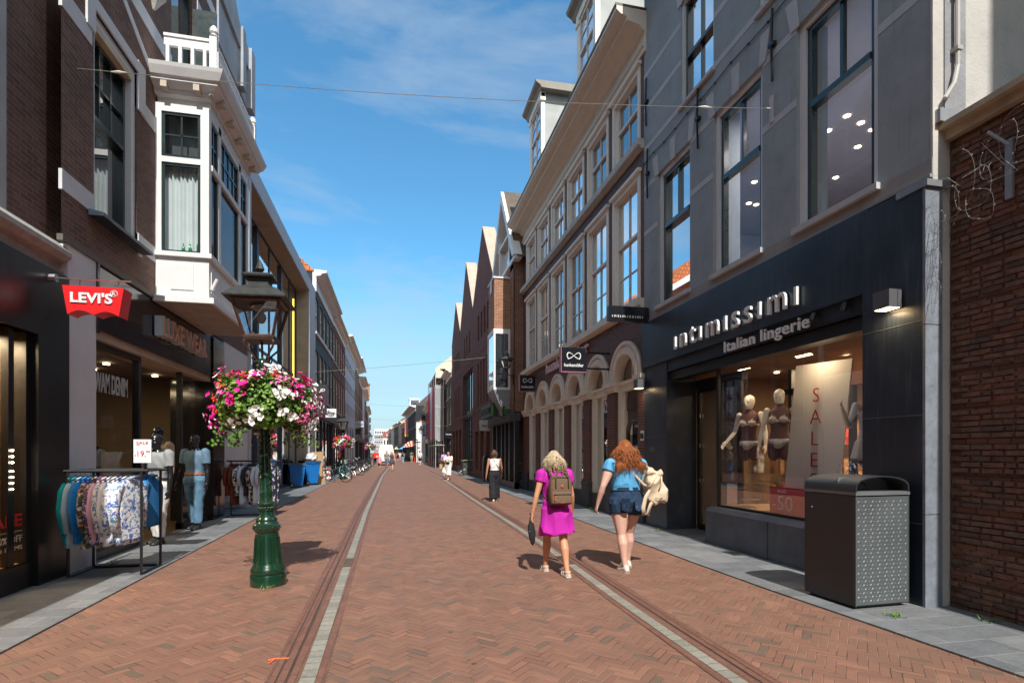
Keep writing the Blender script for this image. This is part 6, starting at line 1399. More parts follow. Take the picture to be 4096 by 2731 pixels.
for u, w in ((17.0, .1), (18.3, .12), (20.0, .28), (22.1, .12), (24.0, .28), (26.1, .1), (27.75, .14)): b.box(u, u+w, .1, 9.4, -.62, -.55 if w < .2 else -.50)
for z in (9.38, 5.2, 2.9, .05): b.box(17.0, 27.9, z, z+.12, -.60, -.565)
b.build('mullions', DM, gl)
b = MB(f); b.quad((17, .1, -.58), (27.9, .1, -.58), (27.9, 9.4, -.58), (17, 9.4, -.58)); b.build('curtain_wall_pane', PANE_B, gl)
b = MB(f); b.box(27.2, 27.24, 4.0, 8.9, -.57, -.55); b.build('yellow_light_tube', emit('yellow tube', (.9, .75, .1), 1.0), gl)
# ---------------------------------------------------------------- far left row
h4 = townhouse('L', 29.95, 38.7, 11.1, BR_K, 'black painted house with white cornice and tall sash windows', bays=5, floors=((4.6, 7.1), (8.1, 9.9)), trim=WHITE, frame=CREAM2, roof=ORT, ridge=2.4, corn=.62, corn_h=.75, gshop=(.3, 3.55))
b = MB(f); b.box(29.95, 38.7, 7.88, 7.98, 0, .10); b.box(29.93, 30.10, 10.1, 11.1, -.1, .09); b.build('white_ledge', WHITE, h4)
b = MB(f); b.rings([[(29.0, 11.0, -.5), (30.4, 12.2, -1.6), (30.4, 13.2, -3.2), (29.0, 12.6, -3.2)], [(29.02, 11.0, -.5), (30.42, 12.2, -1.6), (30.42, 13.2, -3.2), (29.02, 12.6, -3.2)]]); b.build('pale_tarpaulin', mat('pale tarpaulin', (.6, .62, .64), .7, bump=.02, bscale=4), h4)
townhouse('L', 38.72, 47.6, 10.95, BR_R, 'red-brown brick house next to the black house', bays=5, floors=((4.5, 7.0), (7.9, 10.0)), trim=CREAM2, frame=CREAM2, roof=SLATE, ridge=1.6, corn=.5, gshop=(.3, 3.5))
h_ = townhouse('L', 47.62, 59.3, 11.5, BR_W, 'long white painted brick house with arched ground-floor openings', bays=7, floors=((5.2, 5.9), (7.2, 7.9), (9.2, 9.9)), trim=CREAM, frame=GREYP, roof=SLATE, ridge=1.6, corn=.65, ground=False)
for c in (50.3, 53.3, 56.2):
    b = MB(f); b.poly([(c-.9, .05, .01), (c+.9, .05, .01), (c+.9, 3.1, .01)]+[(c+.9*math.cos(math.pi*k/10), 3.1+.9*math.sin(math.pi*k/10), .01) for k in range(11)]+[(c-.9, 3.1, .01)]); b.build('arched_door', mat('dark blue door', (.015, .03, .05), .4), h_)
rnd = random.Random(21)
rows = [(59.32, 70, 11.6, BR_Y, 'yellow-brown brick house with a jutting white eave', WHITE, .95), (70.02, 80, 11.0, BR_R, 'dark red house in the middle of the left row', WHITE, .9), (80.02, 90, 10.6, BR_W, 'pale blue-grey house with a small sign bracket', CREAM2, .7), (90.02, 101, 10.9, BR_R, 'brick house with stepped orange chimney far along the left row', WHITE, .5), (101.02, 114, 9.9, BR_D, 'dark purple brick house far along the left row', CREAM2, .6), (114.02, 130, 10.4, BR_W, 'pale house with a balcony near the end of the left row', WHITE, .6), (130.02, 150, 9.6, BR_G, 'grey brick house, last but one of the left row', CREAM2, .5), (150.02, 185, 9.0, BR_W, 'last pale house of the left row', WHITE, .5)]
for s0, s1, zt, m, lab, tr, co in rows: townhouse('L', s0, s1, zt, m, lab, T=-4.15+DRIFT(s0)*.75, T1=-4.15+DRIFT(s1)*.75, bays=max(3, int((s1-s0)/2.6)), floors=((4.4, 6.2), (7.2, 8.7)), trim=tr, roof=SLATE if m is not BR_R else ORT, ridge=1.8, corn=co)
b = MB(); b.box(-5.2, -4.4, 97, 98.2, 10.9, 13.4); b.box(-5.3, -4.3, 96.9, 98.3, 13.4, 13.6); tag(b.build('chimney', BR_O), 'orange brick chimney stack on the left roofs', 'chimney')
# signs on the left
t = frontsign('shop_sign', 'tall dark grey sign with slanted initials above upward-running letters', -3.99, -3.50, 29.6, 3.55, 5.15, mat('dark grey sign face', (.035, .036, .04), .4)); text('sign_text', 'JD', (-3.88, 29.59, 4.72), (1, 0, 0), (0, 0, 1), (0, -1, 0), .20, SIGNW, t, width=.30, ext=.01, shear=.3, off=.03)
text('sign_text', 'JDSPORTS.NL', (-3.68, 29.59, 3.66), (0, 0, 1), (-1, 0, 0), (0, -1, 0), .11, SIGNW, t, width=.92, ext=.01, off=.03); b = MB(); b.box(-4.15, -3.99, 29.65, 29.68, 4.9, 4.95); b.box(-4.15, -3.99, 29.65, 29.68, 3.75, 3.8); b.build('arm', IRON, t)
t = frontsign('shop_sign', 'white square sign with an underlined black script word', -3.93, -3.34, 32.7, 3.62, 4.12, SIGNW); text('sign_text', 'Etos', (-3.85, 32.69, 3.76), (1, 0, 0), (0, 0, 1), (0, -1, 0), .24, BLACKM, t, width=.43, ext=.01, shear=.3, off=.02); b = MB(); b.tube([(-3.82, 32.685, 3.69), (-3.6, 32.685, 3.70), (-3.45, 32.685, 3.735)], [.004, .014, .004], 5); b.build('underline', BLACKM, t)
t = frontsign('shop_sign', 'pale grey round-topped sign with thin handwriting far down the left row', -4.15, -3.3, 60, 4.3, 4.95, mat('pale blue grey sign', (.5, .55, .6), .5)); ftext('Loua', -4.0, 59.99, 4.5, .3, BLACKM, t, width=.6, shear=.4)
frontsign('shop_sign', 'small black sign below the pale grey one on the left row', -4.15, -3.6, 60, 3.5, 4.15, SB)
# ---------------------------------------------------------------- lamp posts with flower rings
GRN_I = mat('dark green cast iron', (.006, .034, .017), .22, .15, 9, coat=.5, bump=.0015, bscale=60)
LEAF = mat('leaf green', (.085, .19, .022), .6, .45, 9, obj=True); LEAF2 = mat('light leaf green', (.17, .30, .04), .6, .35, 9, obj=True)
FLW = mat('white petals', (.86, .85, .80), .6, .04); FLM = mat('magenta petals', (.66, .012, .26), .55, .25, 20); FLP = mat('pink petals', (.80, .22, .45), .6, .15, 20); FLR = mat('scarlet petals', (.85, .07, .03), .55, .1); FLD = mat('deep purple petals', (.30, .004, .10), .6, .2)
def lamp_post(loc, lab, blab, detail=True):
    t = thing('street_lamp', lab, 'street lamp', loc, 'green lamp posts with flower rings'); x, y, z0 = loc; n = 28 if detail else 14
    b = MB(); prof = [(.205, 0), (.205, .125), (.20, .135), (.188, .14), (.198, .155), (.20, .18), (.192, .205), (.172, .235), (.168, .25), (.160, .26), (.150, .40), (.138, .56), (.133, .61)]
    b.lathe(prof, loc, n); b.build('base', GRN_I, t, smooth=35)
    if detail:
        b = MB()
        for k in range(8):
            a = 2*math.pi*k/8+.2; p = lambda aa, z, r: (x+r*math.cos(aa), y+r*math.sin(aa), z)
            b.tube([p(a-.28, .285, .163), p(a+.28, .285, .163), p(a+.27, .57, .142), p(a-.27, .57, .142)], .004, 4, closed=True)
        b.build('base_panels', GRN_I, t)
    b = MB(); b.lathe([(.128, .61), (.130, .625), (.125, .63), (.148, .66), (.155, .69), (.158, .72), (.150, .725), (.130, .745), (.118, .765), (.122, .775), (.120, .79), (.100, .82), (.088, .835)], loc, n)
    b.lathe([(.088, .835), (.080, .86), (.078, .90), (.086, .905), (.084, .91), (.080, .95), (.096, .965), (.102, .985), (.092, 1.0), (.070, 1.02), (.074, 1.03), (.070, 1.045)], loc, n); b.build('collar', GRN_I, t, smooth=35)
    if detail:
        b = MB()
        for k in range(14):
            a = 2*math.pi*k/14; 
            for zz, rr, sz in ((.695, .154, .013), (.93, .080, .020), (.905, .084, .011)): b.sphere((x+rr*math.cos(a+zz*9), y+rr*math.sin(a+zz*9), zz), sz, 6)
        b.build('cast_ornaments', GRN_I, t, smooth=True)
    b = MB(); pr = [(.070, 1.045), (.074, 1.10), (.070, 1.14), (.066, 1.15), (.062, 1.35), (.056, 1.6), (.052, 2.2), (.050, 2.52), (.060, 2.54), (.060, 2.57), (.050, 2.59), (.065, 2.63), (.070, 2.67), (.050, 2.71), (.035, 2.73)]; b.lathe(pr, loc, n)
    o = b.build('pole', GRN_I, t, smooth=35)
    if detail:
        b = MB(); rnd = random.Random(4)
        for k in range(46):
            a = rnd.random()*6.28; z = 1.16+rnd.random()*.62; r = .067-.008*(z-1.1)
            b.tube([(x+r*math.cos(a+q*.35), y+r*math.sin(a+q*.35), z+.05*math.sin(q*1.6)) for q in (0, 1, 2)], [.004, .010, .003], 5)
        b.build('leaf_relief', GRN_I, t, smooth=True)
        b = MB(); b.rings([[(x+.071*math.cos(a), y+.071*math.sin(a), z) for a in (-2.35, -2.1, -1.85, -1.6)] for z in (1.08, 1.13)], closed=False, caps=False); b.build('sticker_remains', FLW, t)
    b = MB()
    for k in range(4):
        a = math.pi/4+k*math.pi/2; c, s_ = math.cos(a), math.sin(a)
        b.tube([(x+r*c, y+r*s_, z) for r, z in ((.05, 2.68), (.08, 2.71), (.13, 2.78), (.21, 2.85), (.235, 2.905), (.20, 2.95), (.165, 2.94))], [.013]*7, 6)
        b.tube([(x+r*c, y+r*s_, z) for r, z in ((.05, 2.70), (.11, 2.68), (.13, 2.73), (.10, 2.75))], .012, 6)
    b.tube([(x, y, 2.70), (x, y, 2.96)], .014, 6); b.build('lantern_bracket', COPPER, t, smooth=40)
    lantern(t, (x, y, 2.965), 1.08)
    # the planted ring is a thing of its own that hangs round the pole
    fb = thing('flower_ring', blab, 'flower basket', (x, y, 2.0), 'flower rings on the lamp posts'); R0 = .38
    b = MB(); b.lathe([(.16, 1.93), (.36, 1.93), (.40, 2.05), (.39, 2.12), (.16, 2.12), (.16, 1.93)], (x, y, 0), 20, caps=False); b.lathe([(.055, 1.88), (.16, 1.90), (.17, 1.93), (.055, 1.93)], (x, y, 0), 12, caps=False); b.build('planter', BLACKM, fb)
    rnd = random.Random(int(abs(y)*10)); nl = 5200 if detail else 1100; sc = 1 if detail else 1.9
    def shell():
        th = rnd.random()*2*math.pi; ph = rnd.uniform(-1.15, 1.6); bump_ = 1+.10*math.sin(th*3+1)+.08*math.sin(th*5+ph*3)
        rr = (.25+.29*abs(math.cos(ph))**.7*bump_)*(1 if rnd.random() < .55 else rnd.uniform(.6, 1)); z = 2.19+(.36*math.sin(ph) if ph > 0 else .36*math.sin(ph))*(.9+.15*math.sin(th*4)) 
        if ph > 1.1: rr *= .7
        return Vector((x+rr*math.cos(th)*1.0, y+rr*math.sin(th), z)), Vector((math.cos(th)*math.cos(ph), math.sin(th)*math.cos(ph), math.sin(ph)+.15)).normalized()
    b = MB()
    for k in range(nl):
        p, nn = shell(); s_ = rnd.uniform(.016, .032)*sc; u = nn.orthogonal().normalized(); u.rotate(Matrix.Rotation(rnd.random()*6.28, 3, nn)); w = nn.cross(u); nn2 = (nn+Vector(( rnd.uniform(-.7, .7), rnd.uniform(-.7, .7), rnd.uniform(-.3, .7)))).normalized(); u = (u-nn2*u.dot(nn2)).normalized(); w = nn2.cross(u)
        c = p-nn*rnd.uniform(0, .07); b.poly([c-u*s_, c-u*s_*.35+w*s_*.8, c+u*s_*.3+w*s_*.65, c+u*s_*1.05+nn2*s_*.2, c+u*s_*.3-w*s_*.65, c-u*s_*.35-w*s_*.8], 0 if rnd.random() < .6 else 1)
    for k in range(16 if detail else 0):                            # trailing stems
        th = rnd.random()*6.28; r = rnd.uniform(.28, .46); 
        for j in range(26): z = 1.95-.012*j; p = Vector((x+(r+.02*j*.3)*math.cos(th)+rnd.uniform(-.04, .04), y+r*math.sin(th)+rnd.uniform(-.04, .04), z)); s_ = .02; b.poly([p, p+Vector((s_, rnd.uniform(-s_, s_), s_)), p+Vector((0, 0, s_*2)), p+Vector((-s_, 0, s_))], 0) if rnd.random() < .45 else None
    b.build('foliage', [LEAF, LEAF2], fb)
    fl = {0: MB(), 1: MB(), 2: MB(), 3: MB(), 4: MB()}
    nc = 120 if detail else 90
    for k in range(nc):
        th = rnd.random()*2*math.pi; ph = rnd.uniform(-1.1, 1.35) ; sx = math.cos(th)                # colour drifts round the ring: red and pink left, white right
        side = sx + .25*rnd.uniform(-1, 1)
        if side > .25: ci = rnd.choice((0, 0, 0, 1, 2, 4) if ph < .6 else (1, 2, 0, 3))
        elif side < -.35: ci = rnd.choice((1, 1, 2, 3, 3, 0))
        else: ci = rnd.choice((0, 1, 2, 0, 1, 4) if ph < .4 else (0, 2, 3, 1))
        bmp = 1+.10*math.sin(th*3+1)+.08*math.sin(th*5+ph*3)
        c0 = (.255+.305*abs(math.cos(ph))**.7*bmp); zc = 2.19+.37*math.sin(ph)*(.9+.15*math.sin(th*4)); cc = Vector((x+c0*math.cos(th), y+c0*math.sin(th), zc))
        if ph > 1.1: cc = Vector((x+c0*.7*math.cos(th), y+c0*.7*math.sin(th), zc))
        nn = Vector((math.cos(th)*math.cos(ph), math.sin(th)*math.cos(ph), math.sin(ph)+.1)).normalized(); gera = ci in (2, 3)
        for j in range(rnd.randint(6, 12) if not gera else rnd.randint(14, 20)):
            off = Vector(( rnd.gauss(0, 1), rnd.gauss(0, 1), rnd.gauss(0, 1)))*(.038 if not gera else .023); p = cc+off+nn*.02; s_ = (.030 if not gera else .016)*sc*.75*rnd.uniform(.8, 1.2) if not detail else (.030 if not gera else .016)*rnd.uniform(.8, 1.2)
            fn = (nn+Vector((rnd.uniform(-.5, .5), rnd.uniform(-.5, .5), rnd.uniform(-.3, .6)))).normalized(); u = fn.orthogonal().normalized(); w = fn.cross(u); N = 10; a0 = rnd.random()
            ring_ = [p+fn*s_*.25+(u*math.cos(a0+2*math.pi*q/N)+w*math.sin(a0+2*math.pi*q/N))*s_*(1 if q % 2 else .82) for q in range(N)]
            B = fl[ci]; ci0 = B.V(p-fn*s_*.25); I = [B.V(q) for q in ring_]
            for q in range(N): B.F((ci0, I[q], I[(q+1) % N]))
    for i, (nm, m) in enumerate((('white_flowers', FLW), ('magenta_flowers', FLM), ('pink_flowers', FLP), ('red_flowers', FLR), ('purple_flowers', FLD))): fl[i].build(nm, m, fb, kind='stuff') if fl[i].v else None
    if detail: t.rotation_euler = (0, R(-1.45), 0); fb.location.x -= .055
    return t
lamp_post((-1.50, 7.0, 0), 'big dark green cast-iron lamp post with a copper lantern in the left foreground', 'large ring of white, pink, magenta and red flowers on the nearest lamp post')
lamp_post((-3.0, 33.2, 0), 'second green lamp post, beside the bicycles on the left', 'flower ring on the second lamp post, above the bicycles', False)
lamp_post((-2.75, 62, 0), 'third green lamp post, left of the white van', 'flower ring on the third lamp post, left of the white van', False)
t = thing('wall_lantern', 'old lantern on a long bracket in front of the white end wall', 'lantern', (3.6, 80, 4)); lantern(t, (3.75, 80, 4.45), 1.3); b = MB(); b.tube([(3.75, 80, 4.4), (3.8, 80.2, 4.2), (4.4, 80.4, 4.15)], .03, 5); b.build('bracket', IRON, t)
t = thing('sign_post', 'black finger post with several pointers near the white end wall', 'signpost', (3.35, 84, 0)); b = MB(); b.tube([(3.35, 84, 0), (3.35, 84, 3.6)], .05, 6); b.build('post', IRON, t)
for z, a in ((3.45, -.9), (3.05, .5), (3.05, -.5), (2.2, .4)): b = MB(); b.box(min(3.35, 3.35+a), max(3.35, 3.35+a), 83.97, 84.0, z, z+.16); b.build('pointer', IRON, t)

# ---------------------------------------------------------------- litter bin, right foreground
BINM = mat('anthracite powder coat', (.030, .033, .036), .42, .12, 3, bump=.0006, bscale=300)
bn = thing('litter_bin', 'large anthracite litter bin with a domed top, dark throw-in slot and diamond-plate front', 'litter bin', (4.84, 4.86, 0)); RM = Matrix.Translation((4.84, 4.88, 0)) @ Matrix.Rotation(R(1.5), 4, 'Z')
TB = lambda x, y, z: tuple(RM @ Vector((x, y, z))); w, d = .335, .33; z0 = .05
b = MB(TB); b.box(-w, w, -d, d, z0, 1.16); b.build('body', BINM, bn); b = MB(TB); b.box(-w+.04, w-.04, -d+.04, d-.04, .0, z0); b.build('foot', BLACKM, bn)
# hood: a barrel roof running front to back, open at the front
b = MB(TB); n = 16
arc = [(w*math.cos(math.pi*k/n)*1.0, 1.245+.115*math.sin(math.pi*k/n)**.8) for k in range(n+1)]
for y0, y1 in ((-d-.012, d),):
    out = [(w+.004, 1.175)]+arc+[(-w-.004, 1.175)]; inn = [(x*.965, z-.012 if z > 1.2 else z) for x, z in out]
    for k in range(len(out)-1):
        (a, p), (c, q) = out[k], out[k+1]; (e, r_), (g2, s2) = inn[k], inn[k+1]
        b.quad((a, y0, p), (c, y0, q), (c, y1, q), (a, y1, p)); b.quad((e, y0, r_), (g2, y0, s2), (g2, y1, s2), (e, y1, r_)); b.quad((a, y0, p), (c, y0, q), (g2, y0, s2), (e, y0, r_))
    b.poly([(x, d, z) for x, z in out])
b.build('hood', BINM, bn, smooth=30)
b = MB(TB); b.box(-w-.006, w+.006, -d-.016, d, 1.165, 1.195); b.box(-w+.01, w-.01, -d+.22, -d+.23, 1.19, 1.34); b.box(-w+.01, w-.01, -d, -d+.22, 1.196, 1.2); b.build('throw_in_sill', mat('worn grey steel edge', (.14, .15, .155), .4, .2), bn)
b = MB(TB); b.box(-w+.004, w-.004, -d-.006, -d, .06, 1.15); 
for xx in (-w, w-.008): b.box(xx, xx+.008, -d-.010, -d-.001, z0, 1.16)
pl = b.build('front_panel', mat('diamond plate paint', (.11, .125, .13), .32, .1, 3, metal=.2), bn)
b = MB(TB); r_ = 0; zz = .10
while zz < 1.13:
    k = 0; xx = -w+.035+(.0 if r_ % 2 else .022)
    while xx < w-.03:
        a = R(45 if (k+r_) % 2 else -45); dx, dz = .015*math.cos(a), .015*math.sin(a); nx_, nz_ = -math.sin(a)*.0045, math.cos(a)*.0045
        b.rings([[(xx-dx, -d-.0062, zz-dz), (xx+nx_, -d-.0062, zz+nz_), (xx+dx, -d-.0062, zz+dz), (xx-nx_, -d-.0062, zz-nz_)], [(xx-dx*.5, -d-.0095, zz-dz*.5), (xx+nx_*.4, -d-.0095, zz+nz_*.4), (xx+dx*.5, -d-.0095, zz+dz*.5), (xx-nx_*.4, -d-.0095, zz-nz_*.4)]]); xx += .044; k += 1
    zz += .040; r_ += 1
b.build('tread_lugs', mat('worn plate lugs', (.62, .64, .65), .22, .2, metal=.5), pl)
b = MB(TB); b.box(-w-.003, -w, -d+.01, d-.05, .08, 1.145); b.build('side_door', BINM, bn); b = MB(TB); b.sphere((-w-.004, -.0+.22, 1.0), .008, 6); b.build('lock', STEEL, bn)
b = MB(TB); b.tube([(-.03, -d+.218, 1.26), (0, -d+.216, 1.29), (.03, -d+.218, 1.26)], .005, 4); b.tube([(-.03, -d+.216, 1.30), (.03, -d+.216, 1.24)], .005, 4); b.build('key_emblem', mat('dim grey emblem', (.07, .07, .075), .4), bn)

# ---------------------------------------------------------------- clothes racks and shirts
def rack(lab, A, B, h, depth, foot=True):
    """A, B: ground points of the two ends; depth: half spread of the feet"""
    A, B = Vector(A), Vector(B); t = thing('clothes_rack', lab, 'clothes rack', tuple((A+B)/2), 'black clothes racks'); d = (B-A).normalized(); n = Vector((-d.y, d.x, 0))
    b = MB()
    def bar(p, q, r=.016): b.tube([p, q], r*1.2, 4)
    up = Vector((0, 0, 1)); 
    for P in (A, B):
        for sg in (-1, 1): bar(P+n*depth*sg, P+n*depth*sg*.0+up*h if False else P+n*depth*sg+up*h)
        bar(P-n*depth, P+n*depth)
        bar(P-n*depth+up*h, P+n*depth+up*h)
    for sg in (-1, 1): bar(A+n*depth*sg+up*h-d*.12, B+n*depth*sg+up*h+d*.06); 
    bar(A-n*depth*1+up*.02, B-n*depth+up*.02); b.build('frame', BLACKM if foot else IRON, t); return t
def shirt(lab, p, yaw, m, L=.72, W=.44, sl=.6, group=None, th=.075, coll=True, tilt=0, name='hanging_shirt'):
    """a shirt on a hanger: p is the point where the hook meets the rail; faces turned by yaw"""
    t = thing(name, lab, 'shirt', p, group); M = Matrix.Translation(p) @ Matrix.Rotation(R(yaw), 4, 'Z') @ Matrix.Rotation(R(tilt), 4, 'X'); T_ = lambda x, y, z: tuple(M @ Vector((x, y, z)))
    b = MB(T_); rr = []; rnd = random.Random(hash(lab) % 1000); ph = rnd.random()*6
    for i in range(15):
        q = i/14; z = -.10-L*q; hw_ = (.06+(W/2-.06)*min(1, q*7)) if q < .15 else W/2*(1+.04*q); tt = th*(.35+.65*min(1, q*3))
        if q < .12: z = -.10-.5*L*q*.8
        rr.append([(hw_*math.copysign(abs(math.cos(a))**.8, math.cos(a)), tt*math.sin(a)*(1+.35*math.sin(3*a+ph+q*2)*q), z+(.03*abs(math.cos(a))*(-1) if q > .95 else 0)) for a in [2*math.pi*k/24 for k in range(24)]])
    b.rings(rr); o = b.build('body', m, t, smooth=True)
    for sd in (-1, 1):
        b = MB(T_); LL = sl; P = [(sd*(W/2-.045), 0, -.16), (sd*(W/2+.01), .0, -.24), (sd*(W/2+.035), .01, -.16-LL*.5), (sd*(W/2+.03), .015*sd, -.16-LL*.97)]; b.tube(P, [.055, .062, .055, .042], 10, flat=.75); b.build('sleeve', m, t, smooth=True)
    if coll: b = MB(T_); b.tube([(-.07, .0, -.09), (-.045, .045, -.085), (0, .055, -.10), (.045, .045, -.085), (.07, 0, -.09), (.045, -.04, -.075), (-.045, -.04, -.075)], .017, 6, closed=True); b.build('collar', m, t, smooth=True)
    b = MB(T_); b.tube([(-.19, 0, -.115), (-.05, 0, -.06), (0, 0, -.05), (.05, 0, -.06), (.19, 0, -.115)], .007, 5); b.tube([(0, 0, -.05), (0, 0, -.015), (.018, 0, .004), (.006, 0, .022), (-.014, 0, .012)], .0028, 4); b.build('hanger', BLACKM, t); return t
def cloth(n, c, v=.08): return mat(n, c, .85, v, 6, spec=.25)
FLORAL = pattern('white blue floral print', (.80, .80, .82), [(.08, .13, .45), (.10, .30, .42), (.30, .34, .50)], 20, .585)
FLOR2 = pattern('dark orange floral print', (.05, .06, .08), [(.50, .20, .04), (.55, .55, .50), (.06, .12, .05)], 12, .55)
DITSY = pattern('small purple leaf print', (.62, .55, .62), [(.06, .05, .14), (.16, .08, .16)], 30, .50)
PALM = pattern('navy palm print', (.72, .72, .76), [(.02, .03, .08), (.03, .05, .10)], 10, .50)
TEAL, LBLUE, SBLUE, PINK, BLK, COB = cloth('teal cotton', (.0, .27, .31)), cloth('pale blue cotton', (.34, .46, .55)), cloth('sky blue cotton', (.03, .19, .46)), cloth('pink cotton', (.72, .42, .52)), cloth('charcoal cloth', (.03, .032, .04)), cloth('cobalt cloth', (.0, .15, .50))
BURG = pattern('dark purple print', (.12, .07, .11), [(.4, .35, .42), (.03, .02, .05)], 26, .5)
rA, rB, rh = (-3.60, 7.78, .018), (-3.55, 8.1, .018), 1.34
rt = thing('clothes_rack', 'black clothes rack with colourful shirts in front of the white pier', 'clothes rack', (-3.6, 8.0, 0), 'black clothes racks')
b = MB(); xa, xb, ya, yb, hh = -4.02, -3.20, 7.80, 8.38, 1.36
for x in (xa, xb):
    for y in (ya, yb): b.tube([(x, y, .02), (x, y, hh)], .018, 4)
    b.tube([(x, ya, .035), (x, yb, .035)], .018, 4); b.tube([(x, ya, hh), (x, yb, hh)], .018, 4)
for y in (ya, yb): b.tube([(xa-.05, y, hh), (xb+.08, y, hh)], .020, 4)
b.tube([(xa, yb, .035), (xb, yb, .035)], .018, 4); b.build('frame', BLACKM, rt)
sh1 = [(TEAL, 'teal shirt hanging at the left end of the first rack'), (LBLUE, 'pale blue shirt next to the teal one on the first rack'), (SBLUE, 'bright sky-blue shirt beside the pale blue one'), (COB, 'deep blue shirt before the dark floral one'), (FLOR2, 'dark shirt with orange flowers on the first rack'), (DITSY, 'shirt with tiny purple leaves left of the pink shirt'), (PINK, 'pink shirt in the middle of the first rack'),
       (FLORAL, 'white shirt with blue flowers right next to the pink one'), (cloth('white cotton', (.75, .75, .78)), 'plain white shirt among the blue floral ones'), (FLORAL, 'white blue-flowered shirt after the plain white one'), (FLORAL, 'white floral shirt, last but one of the front row'), (FLORAL, 'white floral shirt at the right end, hanging furthest forward')]
for i, (m, lab) in enumerate(sh1):
    x = xa+.08+.056*i; shirt(lab, (x, ya, hh-.01), 84-.8*i, m, L=.76+.04*math.sin(i*1.7)+(.04 if i in (4, 11) else 0), W=.42, sl=.60, group='shirts on the first rack', th=.058, tilt=1.5*math.sin(i*2.3))
for i, (m, lab) in enumerate([(BLK, 'charcoal shirt on the rear rail of the first rack'), (BLK, 'black shirt beside the charcoal one on the rear rail'), (cloth('dark grey cloth', (.07, .07, .08)), 'dark grey shirt on the rear rail of the first rack'), (COB, 'bright cobalt shirt at the right end of the rear rail'), (SBLUE, 'blue shirt behind the cobalt one on the rear rail')]):
    shirt(lab, (xb-.42+.078*i, yb, hh-.01), 84, m, L=.66, W=.36, group='shirts on the first rack', th=.05)
sg = thing('price_sign', 'white price card on the rack reading SALE 19,99 in red', 'price sign', (-3.23, 8.1, 1.4)); b = MB(); b.box(-3.40, -3.19, 8.06, 8.07, 1.46, 1.77); b.build('card', SIGNW, sg); b = MB(); b.tube([(-3.30, 8.08, 1.36), (-3.30, 8.08, 1.6)], .006, 5); b.build('holder', STEEL, sg)
ftx = lambda s_, x, z, h, wd: text('card_text', s_, (x, 8.058, z), (1, 0, 0), (0, 0, 1), (0, -1, 0), h, REDT, sg, width=wd, ext=.003, off=.0)
ftx('SALE', -3.365, 1.71, .032, .14); ftx('19', -3.352, 1.545, .075, .078); ftx(',', -3.268, 1.532, .025, .012); ftx('99', -3.25, 1.592, .03, .045); ftx('VANAF', -3.365, 1.69, .010, .045); ftx('€', -3.388, 1.545, .022, .016)
# second rack, further on
r2 = thing('clothes_rack', 'second clothes rack with printed blouses beside the white double pier', 'clothes rack', (-3.55, 14.6, 0), 'black clothes racks'); b = MB()
for x in (-4.0, -2.95): b.tube([(x, 14.6, .02), (x, 14.6, 1.38)], .018, 4); b.tube([(x, 14.3, .03), (x, 14.9, .03)], .018, 4)
b.tube([(-4.1, 14.6, 1.38), (-2.85, 14.6, 1.38)], .02, 4); b.tube([(-4.0, 14.6, .03), (-2.95, 14.6, .03)], .016, 4); b.build('frame', BLACKM, r2)
ZEB = pattern('zebra print', (.7, .7, .7), [(.01, .01, .01)], 16, .5); BPINK = pattern('black pink floral print', (.03, .03, .04), [(.55, .35, .40), (.5, .5, .5)], 12, .55); PBL = cloth('pale blue blouse', (.50, .58, .72)); RUST = cloth('rust blouse', (.17, .045, .025))
sh2 = [(RUST, 'rust-red blouse at the left end of the second rack'), (RUST, 'dark rust blouse, second on the second rack'), (ZEB, 'zebra-striped blouse on the second rack'), (PBL, 'pale blue blouse beside the zebra one'), (BLK, 'black blouse in the middle of the second rack'), (BPINK, 'black blouse with pink flowers on the second rack'), (PBL, 'pale blue blouse with rolled sleeves on the second rack'), (PBL, 'pale blue blouse right of the rolled-sleeve one'), (PALM, 'white blouse with navy palm leaves, left one'), (PALM, 'white blouse with navy palm leaves at the right end')]
for i, (m, lab) in enumerate(sh2): shirt(lab, (-3.97+.105*i, 14.6, 1.37), 62, m, L=.95 if i in (1, 3, 5, 6, 7, 8, 9) else .72, W=.42, sl=.45, group='blouses on the second rack', th=.06)
# rack far right with red crate
r3 = dup(r2, (4.3, 68.5, 0), R(80), 'distant clothes rack beside the scaffold'); r3.name = 'clothes_rack'
for i, m in enumerate((PALM, PALM, BLK, PBL)): shirt('%s blouse on the distant rack beside the scaffold' % ('first printed', 'second printed', 'black', 'pale')[i], (4.05+.02*i, 68.0+.25*i, 1.37), 20, m, L=.85, group='blouses on the distant rack', th=.06)
o = MB(); o.box(4.0, 4.6, 67.2, 67.8, .25, .55); tag(o.build('red_crate', mat('red plastic crate', (.6, .04, .02), .5)), 'red crate under the distant clothes rack', 'crate')

